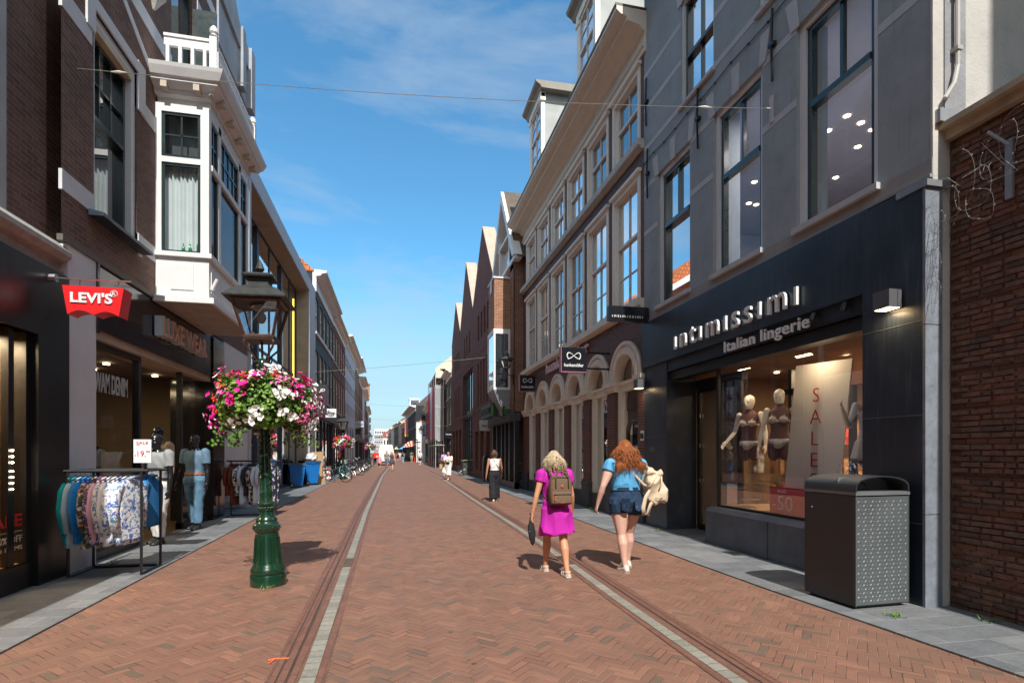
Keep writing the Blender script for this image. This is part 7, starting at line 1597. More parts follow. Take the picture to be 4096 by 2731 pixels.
# ---------------------------------------------------------------- blue container, boxes, bin bags
def wheelie(loc, yaw, lab, body, lid, k=1.0):
    t = thing('waste_container', lab, 'waste container', loc); M = Matrix.Translation(loc) @ Matrix.Rotation(R(yaw), 4, 'Z') @ Matrix.Scale(k, 4); T_ = lambda x, y, z: tuple(M @ Vector((x, y, z)))
    b = MB(T_); b.rings([[(-.30, -.24, .08), (.30, -.24, .08), (.30, .20, .08), (-.30, .20, .08)], [(-.36, -.36, .98), (.36, -.36, .98), (.36, .32, .98), (-.36, .32, .98)]]); b.build('tub', body, t); b = MB(T_); b.box(-.39, .39, -.39, .35, .98, 1.03); b.box(-.40, .40, -.02, .02, .93, .98); b.build('rim', body, t)
    b = MB(T_); b.rings([[(-.40, -.42, 1.03), (.40, -.42, 1.03), (.40, .38, 1.03), (-.40, .38, 1.03)], [(-.36, -.36, 1.08), (.36, -.36, 1.08), (.36, .34, 1.10), (-.36, .34, 1.10)]]); b.tube([(-.34, .40, 1.05), (.34, .40, 1.05)], .022, 6); b.build('lid', lid, t)
    for sd in (-1, 1):
        b = MB(T_); b.rings([[(sd*.33+w_, .20+.10*math.cos(a), .10+.10*math.sin(a)) for a in [2*math.pi*q/14 for q in range(14)]] for w_ in (-.025, .025)]); o = b.build('wheel', BLACKM, t); b = MB(T_); b.rings([[(sd*.33+sd*w_, .20+.045*math.cos(a), .10+.045*math.sin(a)) for a in [2*math.pi*q/10 for q in range(10)]] for w_ in (.02, .032)]); b.build('hub', STEEL, o)
    return t
BLUEC = mat('blue container plastic', (.005, .145, .46), .45, .08, 3)
wheelie((-4.05, 27.6, .018), 118, 'blue wheeled container with black lid beside the cardboard on the left', BLUEC, BLACKM, 1.08)
wheelie((-4.35, 25.9, .018), 100, 'blue container partly hidden behind the green lamp post', BLUEC, BLACKM, 1.0)
wheelie((4.95, 37.6, .018), 185, 'grey-green wheelie bin in front of the gabled store', mat('grey green plastic', (.09, .11, .085), .5, .15, 3), mat('worn green lid', (.12, .16, .08), .5), .95)
CARD = mat('cardboard', (.42, .27, .14), .85, .1, 3)
for i, (c, s_, yw, lab) in enumerate((((-3.62, 28.2, 0), (.19, .16, .19), 20, 'low open cardboard box at the foot of the blue container'), ((-3.72, 28.6, 0), (.16, .06, .56), 8, 'flat tall cardboard standing behind the blue container'), ((-3.95, 28.7, .0), (.40, .05, .80), 4, 'largest cardboard sheet leaning upright behind the blue container'), ((-3.60, 28.5, 0), (.05, .10, .45), -10, 'narrow cardboard sleeve beside the low box'))):
    T_ = (lambda M: (lambda x, y, z: tuple(M @ Vector((x, y, z)))))(Matrix.Translation((c[0], c[1], .018)) @ Matrix.Rotation(R(yw), 4, 'Z')); b = MB(T_); b.box(-s_[0], s_[0], -s_[1], s_[1], 0, 2*s_[2])
    if i == 0: b.obox((-s_[0]-.05, 0, 2*s_[2]+.03), (.07, 0, .04), (0, s_[1], 0), (0, 0, .003)); b.obox((s_[0]+.05, 0, 2*s_[2]+.02), (.07, 0, -.03), (0, s_[1], 0), (0, 0, .003))
    tag(b.build('cardboard_box', CARD), lab, 'box', 'cardboard beside the container')
b = MB(); ball(b, (-4.0, 27.7, 1.34), .30, .24, .20, 14); ball(b, (-4.2, 27.6, 1.25), .16, .15, .1, 10); o = fuse(b, 'plastic_bag', mat('milky plastic film', (.55, .57, .6), .25, .1, 5), None, .03, 1, .07, 7); tag(o, 'milky plastic bag bulging on top of the blue container', 'bag')
# newspaper and card racks by the bicycles
for i, (x, y, zh, lab) in enumerate(((-4.0, 31.2, 1.65, 'tall postcard stand in the shop doorway behind the bicycles'), (-3.75, 31.8, .8, 'low red and white newspaper stand behind the racing bicycle'))):
    t = thing('display_stand', lab, 'display stand', (x, y, 0)); b = MB(); b.box(x-.22, x+.22, y-.15, y+.15, .02, zh); b.build('frame', mat('grey wire stand', (.12, .12, .13), .5), t)
    b = MB(); rnd = random.Random(i)
    for r_ in range(int(zh/.17)):
        for c in range(4): b.box(x-.2+.105*c, x-.2+.105*c+.09, y-.165, y-.152, .1+.165*r_, .23+.165*r_, rnd.randint(0, 2))
    b.build('cards', [SIGNW, mat('red print', (.55, .06, .04), .6), mat('grey print', (.2, .22, .25), .6)] if i else [SIGNW, mat('grey print', (.2, .22, .25), .6), BLACKM], t)

# ---------------------------------------------------------------- bicycles
RUB = mat('tyre rubber', (.015, .015, .015), .8)
def bicycle(lab, loc, yaw, fm, tyre=None, kind='city', front=None, basket=False, lean=4, group='bicycles parked along the houses'):
    """a bicycle standing along +X before rotation"""
    t = thing('bicycle', lab, 'bicycle', loc, group); M = Matrix.Translation(loc) @ Matrix.Rotation(R(yaw), 4, 'Z') @ Matrix.Rotation(R(lean), 4, 'X'); T_ = lambda x, y, z: tuple(M @ Vector((x, y, z))); r = .34
    for i, cx in enumerate((-.52, .54)):
        b = MB(T_); b.tube([(cx+r*math.cos(2*math.pi*k/28), 0, r+r*math.sin(2*math.pi*k/28)) for k in range(28)], .019 if kind == 'city' else .015, 6, closed=True); w_ = b.build('wheel', (front if (i and front) else tyre) or RUB, t, smooth=True)
        b = MB(T_); b.tube([(cx+(r-.025)*math.cos(2*math.pi*k/24), 0, r+(r-.025)*math.sin(2*math.pi*k/24)) for k in range(24)], .011, 5, closed=True); b.build('rim', IRON, w_)
        b = MB(T_)
        for k in range(14): a = 2*math.pi*k/14; b.tube([(cx, .02*(-1)**k, r), (cx+(r-.03)*math.cos(a), 0, r+(r-.03)*math.sin(a))], .0028, 3)
        b.tube([(cx, -.05, r), (cx, .05, r)], .02, 6); b.build('spokes', STEEL, w_)
    b = MB(T_); bb, sp, hd, hl = (-.08, 0, .30), (-.22, 0, .72), (.36, 0, .84), (.40, 0, .70)
    b.tube([bb, sp], .017, 6); b.tube([sp, (-.26, 0, .84)], .013, 6); b.tube([bb, hl], .019, 6); b.tube([(-.19, 0, .66), hd] if kind != 'step' else [(-.12, 0, .45), hl], .016, 6); b.tube([hd, hl], .02, 6)
    for s_ in (-.04, .04): b.tube([bb, (-.52, s_, r)], .010, 5); b.tube([sp, (-.52, s_, r)], .009, 5); b.tube([hl, (.47, s_, .5), (.54, s_, r)], .011, 5)
    b.build('frame', fm, t, smooth=True)
    b = MB(T_)
    if kind == 'race': b.tube([hd, (.37, 0, .93), (.47, 0, .94)], .012, 6); b.tube([(.56, -.21, .80), (.62, -.21, .85), (.60, -.21, .93), (.47, -.20, .94), (.47, .20, .94), (.60, .21, .93), (.62, .21, .85), (.56, .21, .80)], .013, 6)
    else: b.tube([hd, (.34, 0, 1.02)], .013, 6); b.tube([(.12, -.30, 1.06), (.28, -.26, 1.10), (.34, 0, 1.03), (.28, .26, 1.10), (.12, .30, 1.06)], .012, 6)
    b.build('handlebar', BLACKM if kind == 'race' else STEEL, t, smooth=True)
    b = MB(T_); b.rings([[(-.38+.06*0, y_, .87+z_) for y_, z_ in ((-.07, 0), (0, .02), (.07, 0), (0, -.03))], [(-.28, -.06, .87), (-.28, 0, .89), (-.28, .06, .87), (-.28, 0, .84)], [(-.12, -.02, .87), (-.12, 0, .885), (-.12, .02, .87), (-.12, 0, .855)]]); b.build('saddle', BLACKM, t, smooth=True)
    b = MB(T_); b.tube([(-.08+.09*math.cos(2*math.pi*k/14), -.05, .30+.09*math.sin(2*math.pi*k/14)) for k in range(14)], .008, 4, closed=True); b.tube([(-.08, -.06, .30), (-.02, -.06, .15)], .009, 5); b.tube([(-.08, .06, .30), (-.14, .06, .45)], .009, 5); b.box(-.05, .02, -.15, -.06, .13, .155); b.box(-.17, -.10, .06, .15, .44, .46); b.build('crankset', BLACKM, t)
    if kind != 'race':
        b = MB(T_)
        for cx in (-.52, .54): b.rings([[(cx+(r+.035)*math.cos(a), y_, r+(r+.035)*math.sin(a)) for y_ in (-.028, .028)] for a in [.35+2.5*k/12 for k in range(13)]], closed=False, caps=False)
        b.build('mudguards', fm, t); b = MB(T_); b.box(-.78, -.34, -.06, .06, .735, .75); b.tube([(-.7, .05, .74), (-.53, .05, .36)], .007, 4); b.build('carrier', BLACKM, t)
    if basket:
        b = MB(T_)
        for z in (.86, .96, 1.06): b.tube([(.42, -.17, z), (.72, -.17, z), (.72, .17, z), (.42, .17, z)], .009, 4, closed=True)
        for q in range(6): b.tube([(.42+.06*q, -.17, .86), (.42+.06*q, -.17, 1.06)], .006, 4); b.tube([(.72, -.17+.068*q, .86), (.72, -.17+.068*q, 1.06)], .006, 4)
        b.build('front_crate', mat('white crate', (.7, .7, .7), .5) if basket == 'w' else BLACKM, t)
    b = MB(T_); b.tube([(-.1, .04, .3), (-.18, .16, .03)], .008, 4); b.build('kickstand', STEEL, t); return t
BKF, TQF = mat('black bicycle paint', (.012, .012, .013), .25, .1, coat=.4), mat('turquoise bicycle paint', (.02, .11, .12), .3, .1)
bicycle('black and turquoise racing bicycle leaning at the second lamp post', (-3.1, 30.2, 0), -14, TQF, kind='race')
bicycle('city bicycle with a pale blue front tyre and white crate', (-2.85, 38.3, 0), 200, BKF, front=mat('pale blue tyre', (.20, .55, .78), .7), basket='w')
bicycle('dark bicycle right behind the one with the blue tyre', (-3.1, 39.6, 0), 205, BKF, basket='b')
for i in range(6): bicycle(('black city bicycle', 'worn black bicycle', 'dark step-through bicycle', 'black bicycle with crate', 'old dark bicycle', 'slim black bicycle')[i]+' in the row left of the third lamp post'+(', nearest' if i == 0 else ''), (-2.9-.12*(i % 3), 44.5+1.5*i, 0), 196+7*(i % 3), BKF, kind='step' if i % 2 else 'city', basket='b' if i % 2 else False)
bicycle('black bicycle leaning against the white box by the gabled store', (5.0, 36.6, .018), 12, BKF, lean=-4); bicycle('bicycle with white mudguard parked behind the first brick pier of the arcade', (5.35, 23.4, .018), 100, BKF, lean=-3, tyre=None)
bicycle('bicycle far behind the woman in the white cap', (4.75, 47.5, .018), 80, BKF)
o = MB(); o.box(4.95, 5.3, 38.3, 38.6, .02, 1.0); o.sphere((5.12, 38.29, .62), .05, 6); tag(o.build('utility_box', mat('pale utility box', (.5, .5, .46), .6)), 'pale utility box behind the bicycle by the gabled store', 'utility box')
t = thing('litter_bin', 'tall black litter bin behind the woman in black trousers', 'litter bin', (5.0, 29.0, 0)); b = MB(); b.box(4.72, 5.15, 28.8, 29.3, .05, 1.25); b.build('body', BLACKP, t); b = MB(); b.prism([(4.70, 1.25), (5.17, 1.25), (5.10, 1.40), (4.77, 1.40)], 28.8, 29.3, 1); b.build('hood', BLACKP, t); b = MB(); b.box(4.68, 4.72, 28.85, 29.25, .2, 1.1); b.build('side_panel', mat('brown bin panel', (.16, .10, .08), .6), t)
b = MB(); b.lathe([(.05, 0), (.05, .55), (.04, .60), (.005, .62)], (4.55, 24.6, 0), 12); tag(b.build('bollard', mat('red bollard', (.65, .05, .02), .5), smooth=40), 'short red bollard behind the woman in black trousers', 'bollard')
b = MB(); b.lathe([(.08, 0), (.08, .85), (.06, .95), (.005, .97)], (3.0, 86.0, 0), 10); tag(b.build('bollard', mat('red bollard', (.65, .05, .02), .5), smooth=40), 'red bollard right of the man in the olive shirt', 'bollard')
# ---------------------------------------------------------------- overhead wires
def wire(name, lab, A, B, sag, r=.006, beads=()):
    A, B = Vector(A), Vector(B); t = thing(name, lab, 'wire', tuple(A)); b = MB(); b.tube([A.lerp(B, k/24)-Vector((0, 0, sag*4*(k/24)*(1-k/24))) for k in range(25)], r, 5); b.build('cable', mat('steel cable', (.35, .33, .28), .5, .1, metal=.4), t)
    if beads:
        b = MB()
        for f_ in beads: p = A.lerp(B, f_)-Vector((0, 0, sag*4*f_*(1-f_))); b.tube([p-(B-A).normalized()*.10, p, p+(B-A).normalized()*.10], [.006, .022, .006], 8)
        b.build('insulators', mat('white insulator', (.6, .58, .5), .4), t)
    return t
w_ = wire('overhead_wire', 'thin steel wire with white insulators spanning the street from wall to wall', (-4.10, 8.15, 6.66), (5.33, 6.88, 6.62), .10, .0045, (.055, .90))
b = MB(FR(T4)); b.box(6.85, 6.91, 6.42, 6.80, 0, .03); b.tube([(6.88, 6.62, .03), (6.88, 6.62, .1)], .012, 5); b.build('anchor_plate', mat('pale anchor plate', (.5, .5, .5), .5), w_)
wire('overhead_wire', 'thin wire crossing the street behind the glass building', (-4.1, 31, 6.0), (5.0, 29, 6.8), .05, .010)
for i, (s_, z, r_) in enumerate(((95, 9.9, .02), (110, 8.2, .02))): wire('overhead_wire', 'faint %s wire crossing the far end of the street' % ('upper', 'lower')[i], (-5, s_, z), (3.0, s_, z-.3), .1, r_)
# ---------------------------------------------------------------- the two women in front
MAG = mat('magenta crepe', (.47, .022, .34), .8, .06, 14, spec=.2, obj=True, bump=.002, bscale=60); HAIRB = mat('grey blonde hair', (.46, .36, .23), .6, .4, 60, obj=True, spec=.25); HAIRR = mat('copper red hair', (.25, .075, .017), .55, .5, 60, obj=True, spec=.3)
BRNC = mat('taupe canvas', (.15, .095, .062), .85, .1, 30, spec=.2, obj=True); LEA = mat('cognac leather', (.38, .11, .03), .5, .1, obj=True); DENIM = mat('dark denim', (.020, .042, .085), .85, .35, 25, spec=.2, obj=True); LBT = mat('sky blue jersey', (.10, .36, .62), .85, .05, 14, spec=.2, obj=True); BEI = mat('cream canvas', (.62, .50, .36), .85, .07, 12, spec=.2, obj=True); SHW = mat('off white leather', (.62, .58, .52), .6, .08, obj=True); SOLE = mat('yellowed sole', (.50, .38, .22), .7, .1, obj=True)
def place(t, x, y, rz=0, z=0): t.location = (x, y, z); t.rotation_euler = (0, 0, R(rz)); return t
def carried(lab, cat, name): return thing(name, lab, cat)
w1 = thing('person', 'woman in a magenta dress with grey-blonde hair and white sandals, walking away', 'person')
f = Fig(1.65, legs=((17, 4), (-15, 8)), arms=((-6, 17, 14), (4, 15, 22)), wt=1.0, lean=3, pitch=-6)
skin_body(f, mat('sun tanned skin', (.56, .27, .15), .5, .06, 9, spec=.4, obj=True), w1, .0075, (1.0, .5))
gown(f, MAG, w1, hem=.325, off=.020, flare=.055, sl=.17, voxel=.009, folds=.028, sway=.02, k=5, hemdip=-.06)
hair(f, HAIRB, w1, 'long', 240, .235, .010, .0042, 3, spread=.9, turns=4, name='hair'); b = MB(); b.tube([tuple(f.M @ Vector((0, -.056, .030))), tuple(f.M @ Vector((0, -.072, .026)))], .008, 8); b.build('hair_tie', BLACKM, w1)
skf = bpy.data.materials['sun tanned skin']
for i in (0, 1):
    o, ft = foot(f, i, w1, 'sandal', SHW, SHW); ft.build('bare_foot', skf, w1, smooth=True)
place(w1, 2.07, 6.82, 3)
# backpack
bp = thing('backpack', 'taupe canvas backpack with two handles on the back of the woman in magenta', 'backpack'); H = f.H; by_ = -.125
b = MB(); b.rings([ell(0.0, by_-.055, z, w_, d_, 28, .5) for z, w_, d_ in ((.93, .135, .07), (.945, .150, .082), (1.05, .152, .085), (1.16, .150, .080), (1.24, .140, .070), (1.285, .115, .055), (1.30, .10, .045))]); b.build('bag_body', BRNC, bp, smooth=50)
b = MB(); b.rings([ell(0, by_-.105, z, w_, d_, 24, .45) for z, w_, d_ in ((.945, .125, .03), (.955, .138, .045), (1.08, .138, .045), (1.10, .132, .03))]); po = b.build('front_pocket', BRNC, bp, smooth=50)
b = MB(); b.tube([(-.115, by_-.150, 1.062), (.115, by_-.150, 1.062)], .0055, 5); b.tube([(-.13, by_-.12, 1.278), (.13, by_-.12, 1.278)], .004, 5); b.build('zip', BLACKM, bp)
b = MB(); b.box(-.113, -.092, by_-.162, by_-.152, .985, 1.05); b.lathe([(.002, -.006), (.022, 0)], (0, 0, 0), 3) if False else b.sphere((0, by_-.142, 1.165), .021, 8, sy=.3); b.box(-.03, .03, by_-.152, by_-.148, .955, .968); b.build('leather_tabs', LEA, bp)
b = MB()
for q, dy in ((0, 0), (1, .05)): b.tube([(-.085, by_-.135+dy, 1.14+.06*q), (-.085, by_-.14+dy, 1.28), (-.06, by_-.14+dy, 1.36-.03*q), (0, by_-.14+dy, 1.385-.03*q), (.06, by_-.14+dy, 1.36-.03*q), (.085, by_-.14+dy, 1.28), (.085, by_-.135+dy, 1.14+.06*q)], .0085, 6)
for sd in (-1, 1):
    b.tube([(sd*.10, by_-.03, 1.27), (sd*.115, by_+.03, 1.355), (sd*.105, .0, 1.375), (sd*.10, .085, 1.33), (sd*.115, .115, 1.20), (sd*.15, .03, 1.03), (sd*.14, -.10, .98)], [.02, .024, .024, .022, .018, .012, .01], 6, flat=.45)
b.build('straps', BRNC, bp, smooth=True); b = MB()
for sd in (-1, 1):
    for z in (1.155, 1.18): b.sphere((sd*.085, by_-.148, z), .005, 5)
b.build('rivets', STEEL, bp); place(bp, 2.07, 6.82, 3)
um = thing('umbrella', 'folded black umbrella with white dots in the left hand of the woman in magenta', 'umbrella'); W = f.wri[0]+f.hd[0]*.085; b = MB(); pts = [W+Vector((0, 0, .02)), W+Vector((.0, -.01, -.06)), W+Vector((.01, -.02, -.16)), W+Vector((.015, -.03, -.27)), W+Vector((.015, -.03, -.31))]
b.tube([W+Vector((0, .01, .10))]+pts, [.012, .016, .045, .052, .032, .010], 9, flat=.6); b.build('canopy', pattern('black with white dots', (.02, .02, .022), [(.75, .75, .75)], 22, .66), um, smooth=True); b = MB(); b.tube([W+Vector((0, .02, .11)), W+Vector((0, .01, .03))], .012, 8); b.tube([W+Vector((-.045, -.01, -.07)), W+Vector((.045, -.01, -.06))], .010, 5); b.build('handle', BLACKM, um); place(um, 2.07, 6.82, 3)
hbg = thing('handbag', 'orange-brown leather bag at the right hip of the woman in magenta', 'handbag'); b = MB(); b.rings([[(.165+.03*q, -.055, .98-.20*q), (.195+.045*q, -.045, .98-.2*q), (.195+.045*q, .09, .98-.2*q), (.165+.03*q, .08, .98-.2*q)] for q in (0, .5, 1)]); b.build('pouch', LEA, hbg); b = MB(); b.tube([(.18, -.05, .98), (.14, -.11, 1.15), (.06, -.09, 1.36)], .006, 5); b.build('shoulder_strap', LEA, hbg); place(hbg, 2.07, 6.82, 3)

w2 = thing('person', 'woman with long curly red hair, sky-blue top and denim shorts, walking away', 'person')
f = Fig(1.785, legs=((-8, 5), (14, 10)), arms=((-10, 26, 26, 6), (4, 30, 62, 0)), wt=1.27, lean=1, pitch=-2, yaw=-4)
skin_body(f, SKIN2, w2, .008, (.75, .5))
top(f, LBT, w2, hem=.612, off=.022, sl=.16, flare=.008, voxel=.011, folds=.014, name='jersey_top', fs=7)
def shorts(f, par):
    o = legwear(f, DENIM, par, frac=.16, off=.012, flare=.004, waist=.632, voxel=.010, folds=.010, name='denim_shorts')
    b = MB(); H = f.H; rr = f.torso_rings(.618, .640, .024)
    b.rings([rr[0], rr[5], rr[10], rr[16]], caps=False); b.build('waistband', DENIM, o, smooth=40)
    b = MB(); P_ = lambda x, z: (x, -(.212*math.sqrt(max(0, 1-(x/.30)**2))-.004)-.012*(1 if z < .9 else 0), z)
    for x0, x1 in ((-.155, -.045), (.03, .14)): b.rings([[P_(x0+(x1-x0)*q/4, z-(.03*(1-abs(q-2)/2) if z < .85 else 0)) for q in range(5)] for z in (.985, .93, .84)], closed=False, caps=False); b.build('back_pocket', pattern('denim with pale dots', (.024, .05, .10), [(.20, .26, .32)], 42, .66), o)
    b = MB(); b.box(.0, .014, y-.006, y+.02, 1.09, 1.145); b.box(-.15, -.137, y+.02, y+.06, 1.09, 1.145); b.build('belt_loops', DENIM, o)
    b = MB(); rnd = random.Random(2)
    for i in (0, 1):
        h, kn = f.hip[i], f.knee[i]; c = h.lerp(kn, .35)
        for q in range(90): a = rnd.random()*6.28; r = .105; p = c+Vector((r*math.cos(a), r*math.sin(a), rnd.uniform(-.006, .01))); b.tube([p, p+Vector((rnd.uniform(-.008, .008), rnd.uniform(-.008, .008), -.018))], .0016, 3)
    b.build('frayed_hem', mat('pale denim threads', (.42, .48, .55), .9), o)
shorts(f, w2)
hair(f, HAIRR, w2, 'long', 330, .44, .016, .0052, 9, spread=1.75, turns=9)
for i in (0, 1): foot(f, i, w2, 'sneaker', SHW, SOLE)
b = MB(); wr = f.wri[0]; b.tube([wr+Vector((.021*math.cos(q), .021*math.sin(q), -.004)) for q in [2*math.pi*k/12 for k in range(12)]], .0025, 4, closed=True); b.build('bracelet', mat('gold', (.7, .5, .2), .3, metal=1), w2)
place(w2, 3.09, 6.86, 2)
bk = thing('backpack', 'slouchy cream canvas backpack hanging from the right shoulder of the red-haired woman', 'backpack')
b = MB(); cx, cy = .345, -.13
for q, (z, w_, d_, ox) in enumerate(((.90, .085, .06, .06), (.96, .125, .095, .05), (1.08, .140, .115, .03), (1.20, .135, .11, .0), (1.30, .11, .09, -.03), (1.37, .075, .06, -.05))): pass
b.rings([ell(cx+ox, cy, z, w_, d_, 24, .75) for z, w_, d_, ox in ((.90, .085, .06, .06), (.96, .125, .095, .05), (1.08, .140, .115, .03), (1.20, .135, .11, .0), (1.30, .11, .09, -.03), (1.37, .075, .06, -.05))])
ball(b, (cx-.06, cy-.05, 1.33), .09, .07, .05); ball(b, (cx+.06, cy-.02, 1.30), .07, .08, .05)
fuse(b, 'bag_body', BEI, bk, .011, 1, .055, 7, (1, 1, .55))
b = MB(); b.tube([(.185, .02, 1.44), (.20, -.06, 1.44), (.245, -.13, 1.40), (.28, -.16, 1.33)], [.02, .024, .022, .02], 6, flat=.4); b.tube([(-.09, -.095, 1.46), (-.02, -.135, 1.38), (.08, -.165, 1.26), (.18, -.17, 1.16), (.25, -.19, 1.14)], .017, 6, flat=.4)
b.tube([(.27, -.20, 1.12), (.19, -.205, 1.0), (.155, -.20, .86), (.165, -.20, .76), (.215, -.20, .76), (.27, -.19, .90), (.34, -.20, .98)], [.016, .03, .034, .03, .03, .026, .02], 7, flat=.35); b.tube([(.33, -.245, 1.30), (.28, -.26, 1.22), (.24, -.24, 1.15), (.20, -.20, 1.13)], .013, 6, flat=.5); b.tube([(.42, -.21, 1.28), (.40, -.25, 1.18), (.37, -.24, 1.10)], .012, 6, flat=.5); b.build('straps', BEI, bk, smooth=True)
b = MB(); b.tube([(.31, -.238, .99), (.37, -.25, .975), (.43, -.23, .99)], .004, 5); b.build('zip', BLACKM, bk); place(bk, 3.09, 6.86, 2)

# ---------------------------------------------------------------- people further down the street
HB_, HD_, HL_ = mat('brown hair', (.09, .04, .02), .5, .3, 40, obj=True), mat('dark hair', (.02, .012, .01), .45, .3, 40, obj=True), mat('blonde hair', (.50, .34, .14), .5, .3, 40, obj=True)
def cth(n, c): return mat(n, c, .85, .07, 10, spec=.2, obj=True)
def person(lab, loc, rz, H=1.7, legs=((14, 5), (-12, 10)), arms=((12, 10, 15), (-12, 10, 15)), wt=1.0, male=False, skin=SKIN, hairm=HB_, hs='long', hl=.25, tops=None, bottoms=None, dress=None, shoes=SHW, vox=.014, yaw=0, n=70, pitch=0, curls=(.4, .4)):
    t = thing('person', lab, 'person'); f = Fig(H, legs, arms, wt, male, yaw, pitch); k = H/1.7
    skin_body(f, skin, t, vox, curls)
    if tops: top(f, tops[0], t, hem=tops[1], sl=tops[2], off=.012*k, voxel=vox, folds=.010*k)
    if bottoms: legwear(f, bottoms[0], t, frac=bottoms[1], off=.012*k, flare=bottoms[2], waist=.60, voxel=vox, folds=.012*k)
    if dress: gown(f, dress[0], t, hem=dress[1], flare=dress[2], sl=dress[3], off=.014*k, voxel=vox)
    if hs: hair(f, hairm, t, hs, n, hl*k, .010*k, .007*k, 5)
    eyes(f, t)
    for i in (0, 1): foot(f, i, t, 'shoe', shoes, SOLE if shoes is SHW else shoes)
    place(t, loc[0], loc[1], rz); return t, f
WT, BKC = cth('white knit', (.78, .77, .74)), cth('black crepe', (.022, .022, .026))
t, f = person('woman in a white sleeveless top and wide black trousers, looking right', (3.18, 17.3), 4, 1.69, ((-7, 4), (10, 6)), ((-4, 12, 8), (10, 14, 24)), 1.02, skin=SKIN3, hairm=HB_, hl=.20, tops=(WT, .60, .0), bottoms=(BKC, .97, .075), vox=.011, yaw=-62, n=120)
b = MB(); b.box(-.026, .026, .050, .060, -.012, .012); b.box(.022, .03, .0, .055, .0, .006); b.box(-.03, -.022, 0, .055, 0, .006); b.v = [tuple(f.M @ Vector(p)) for p in b.v]; b.build('sunglasses', BLACKM, t)
b = MB(); b.rings([f.torso_rings(.585, .63, .026)[i] for i in (0, 8, 16)], caps=False); b.build('waistband', BKC, t, smooth=True)
bg = thing('crossbody_bag', 'dark bag on a beige strap across the back of the woman in the white top', 'bag'); b = MB(); b.tube([(-.085, -.04, 1.41), (-.05, -.115, 1.34), (.05, -.125, 1.18), (.14, -.11, 1.05), (.185, -.02, .98)], [.016]*5, 6, flat=.4); b.build('strap', mat('taupe strap', (.25, .19, .14), .7, obj=True), bg, smooth=True); b = MB(); ball(b, (.20, .02, .95), .05, .09, .07); b.build('pouch', BKC, bg, smooth=True); place(bg, 3.18, 17.3, 4)
OW = cth('off white linen', (.80, .77, .70))
t, f = person('woman in white cap and loose white clothes looking at her phone', (3.05, 31.4), 150, 1.66, ((16, 4), (-14, 8)), ((10, 10, 12), (25, 6, 85)), 1.1, skin=SKIN, hairm=HD_, hl=.18, tops=(OW, .52, .35), bottoms=(OW, .75, .10), vox=.014, yaw=10, pitch=25)
b = MB(); rr = [[(x*1.13, y*1.08-.004, z) for x, y, z in ell(0, 0, zz, rx, ry, 16)] for zz, rx, ry in ((.018, .047, .058), (.045, .046, .056), (.066, .032, .042), (.076, .006, .008))]; b.rings(rr); b.rings([[(-.036, .045, .022), (-.03, .095, .012), (0, .108, .008), (.03, .095, .012), (.036, .045, .022)], [(-.036, .045, .028), (-.03, .095, .016), (0, .108, .012), (.03, .095, .016), (.036, .045, .028)]]); b.v = [tuple(f.M @ Vector(p)) for p in b.v]; b.build('cap', WT, t, smooth=40)
bg = thing('handbag', 'black belt bag worn by the woman in the white cap', 'bag'); b = MB(); ball(b, (-.02, .16, .98), .13, .05, .07); b.build('pouch', BKC, bg, smooth=True); b = MB(); b.tube([(-.12, .12, 1.0), (.02, .13, 1.25), (.10, .04, 1.36)], .008, 5); b.build('strap', BKC, bg); place(bg, 3.05, 31.4, 150)
bg = thing('shopping_bag', 'white plastic shopping bag beside the woman in the white cap', 'bag'); b = MB(); ball(b, (.28, -.02, .48), .15, .10, .24); fuse(b, 'sack', mat('white plastic bag', (.7, .7, .68), .4, obj=True), bg, .02, 1, .05, 8); b = MB(); b.tube([(.25, 0, .68), (.24, .02, .80), (.29, -.02, .70)], .008, 5); b.build('handles', WT, bg); place(bg, 3.05, 31.4, 150)
t, f = person('woman with a ponytail in a lavender blouse, carrying a paper bag', (4.35, 49), 5, 1.68, arms=((6, 12, 10), (4, 10, 20)), skin=SKIN, hairm=HB_, hs='tail', hl=.28, tops=(cth('lavender cotton', (.52, .38, .70)), .47, .8), bottoms=(cth('brown trousers', (.10, .05, .035)), .9, .03), vox=.016)
bg = thing('paper_bag', 'brown paper bag carried by the woman in the lavender blouse', 'bag'); b = MB(); b.box(-.42, -.16, -.06, .06, .10, .52); b.build('sack', mat('kraft paper', (.45, .30, .15), .8, obj=True), bg); b = MB(); b.tube([(-.36, 0, .52), (-.30, 0, .62), (-.22, 0, .52)], .006, 4); b.build('handle', mat('kraft paper', (.45, .30, .15), .8, obj=True), bg); place(bg, 4.35, 49, 5)
person('blonde woman in a short charcoal dress walking away near the left gutter strip', (-.27, 47.4), 0, 1.70, ((8, 3), (-10, 6)), skin=SKIN2, hairm=HL_, hl=.30, dress=(cth('charcoal dress', (.07, .07, .075)), .40, .08, 0), shoes=cth('green shoes', (.04, .2, .08)), vox=.016)
person('dark-haired man in a grey T-shirt and blue shorts walking towards the viewer', (-.85, 58.5), 175, 1.74, male=True, skin=SKIN3, hairm=HD_, hs='short', tops=(cth('grey tee', (.22, .21, .20)), .50, .35), bottoms=(cth('blue shorts', (.08, .19, .36)), .5, .02), shoes=cth('brown sandals', (.2, .1, .05)), vox=.018)
person('small child in a pink checked dress beside the man in the grey T-shirt', (-1.55, 58.5), 185, 1.12, skin=SKIN3, hairm=HD_, hl=.15, dress=(cth('pink check', (.75, .25, .28)), .40, .05, .2), vox=.016)
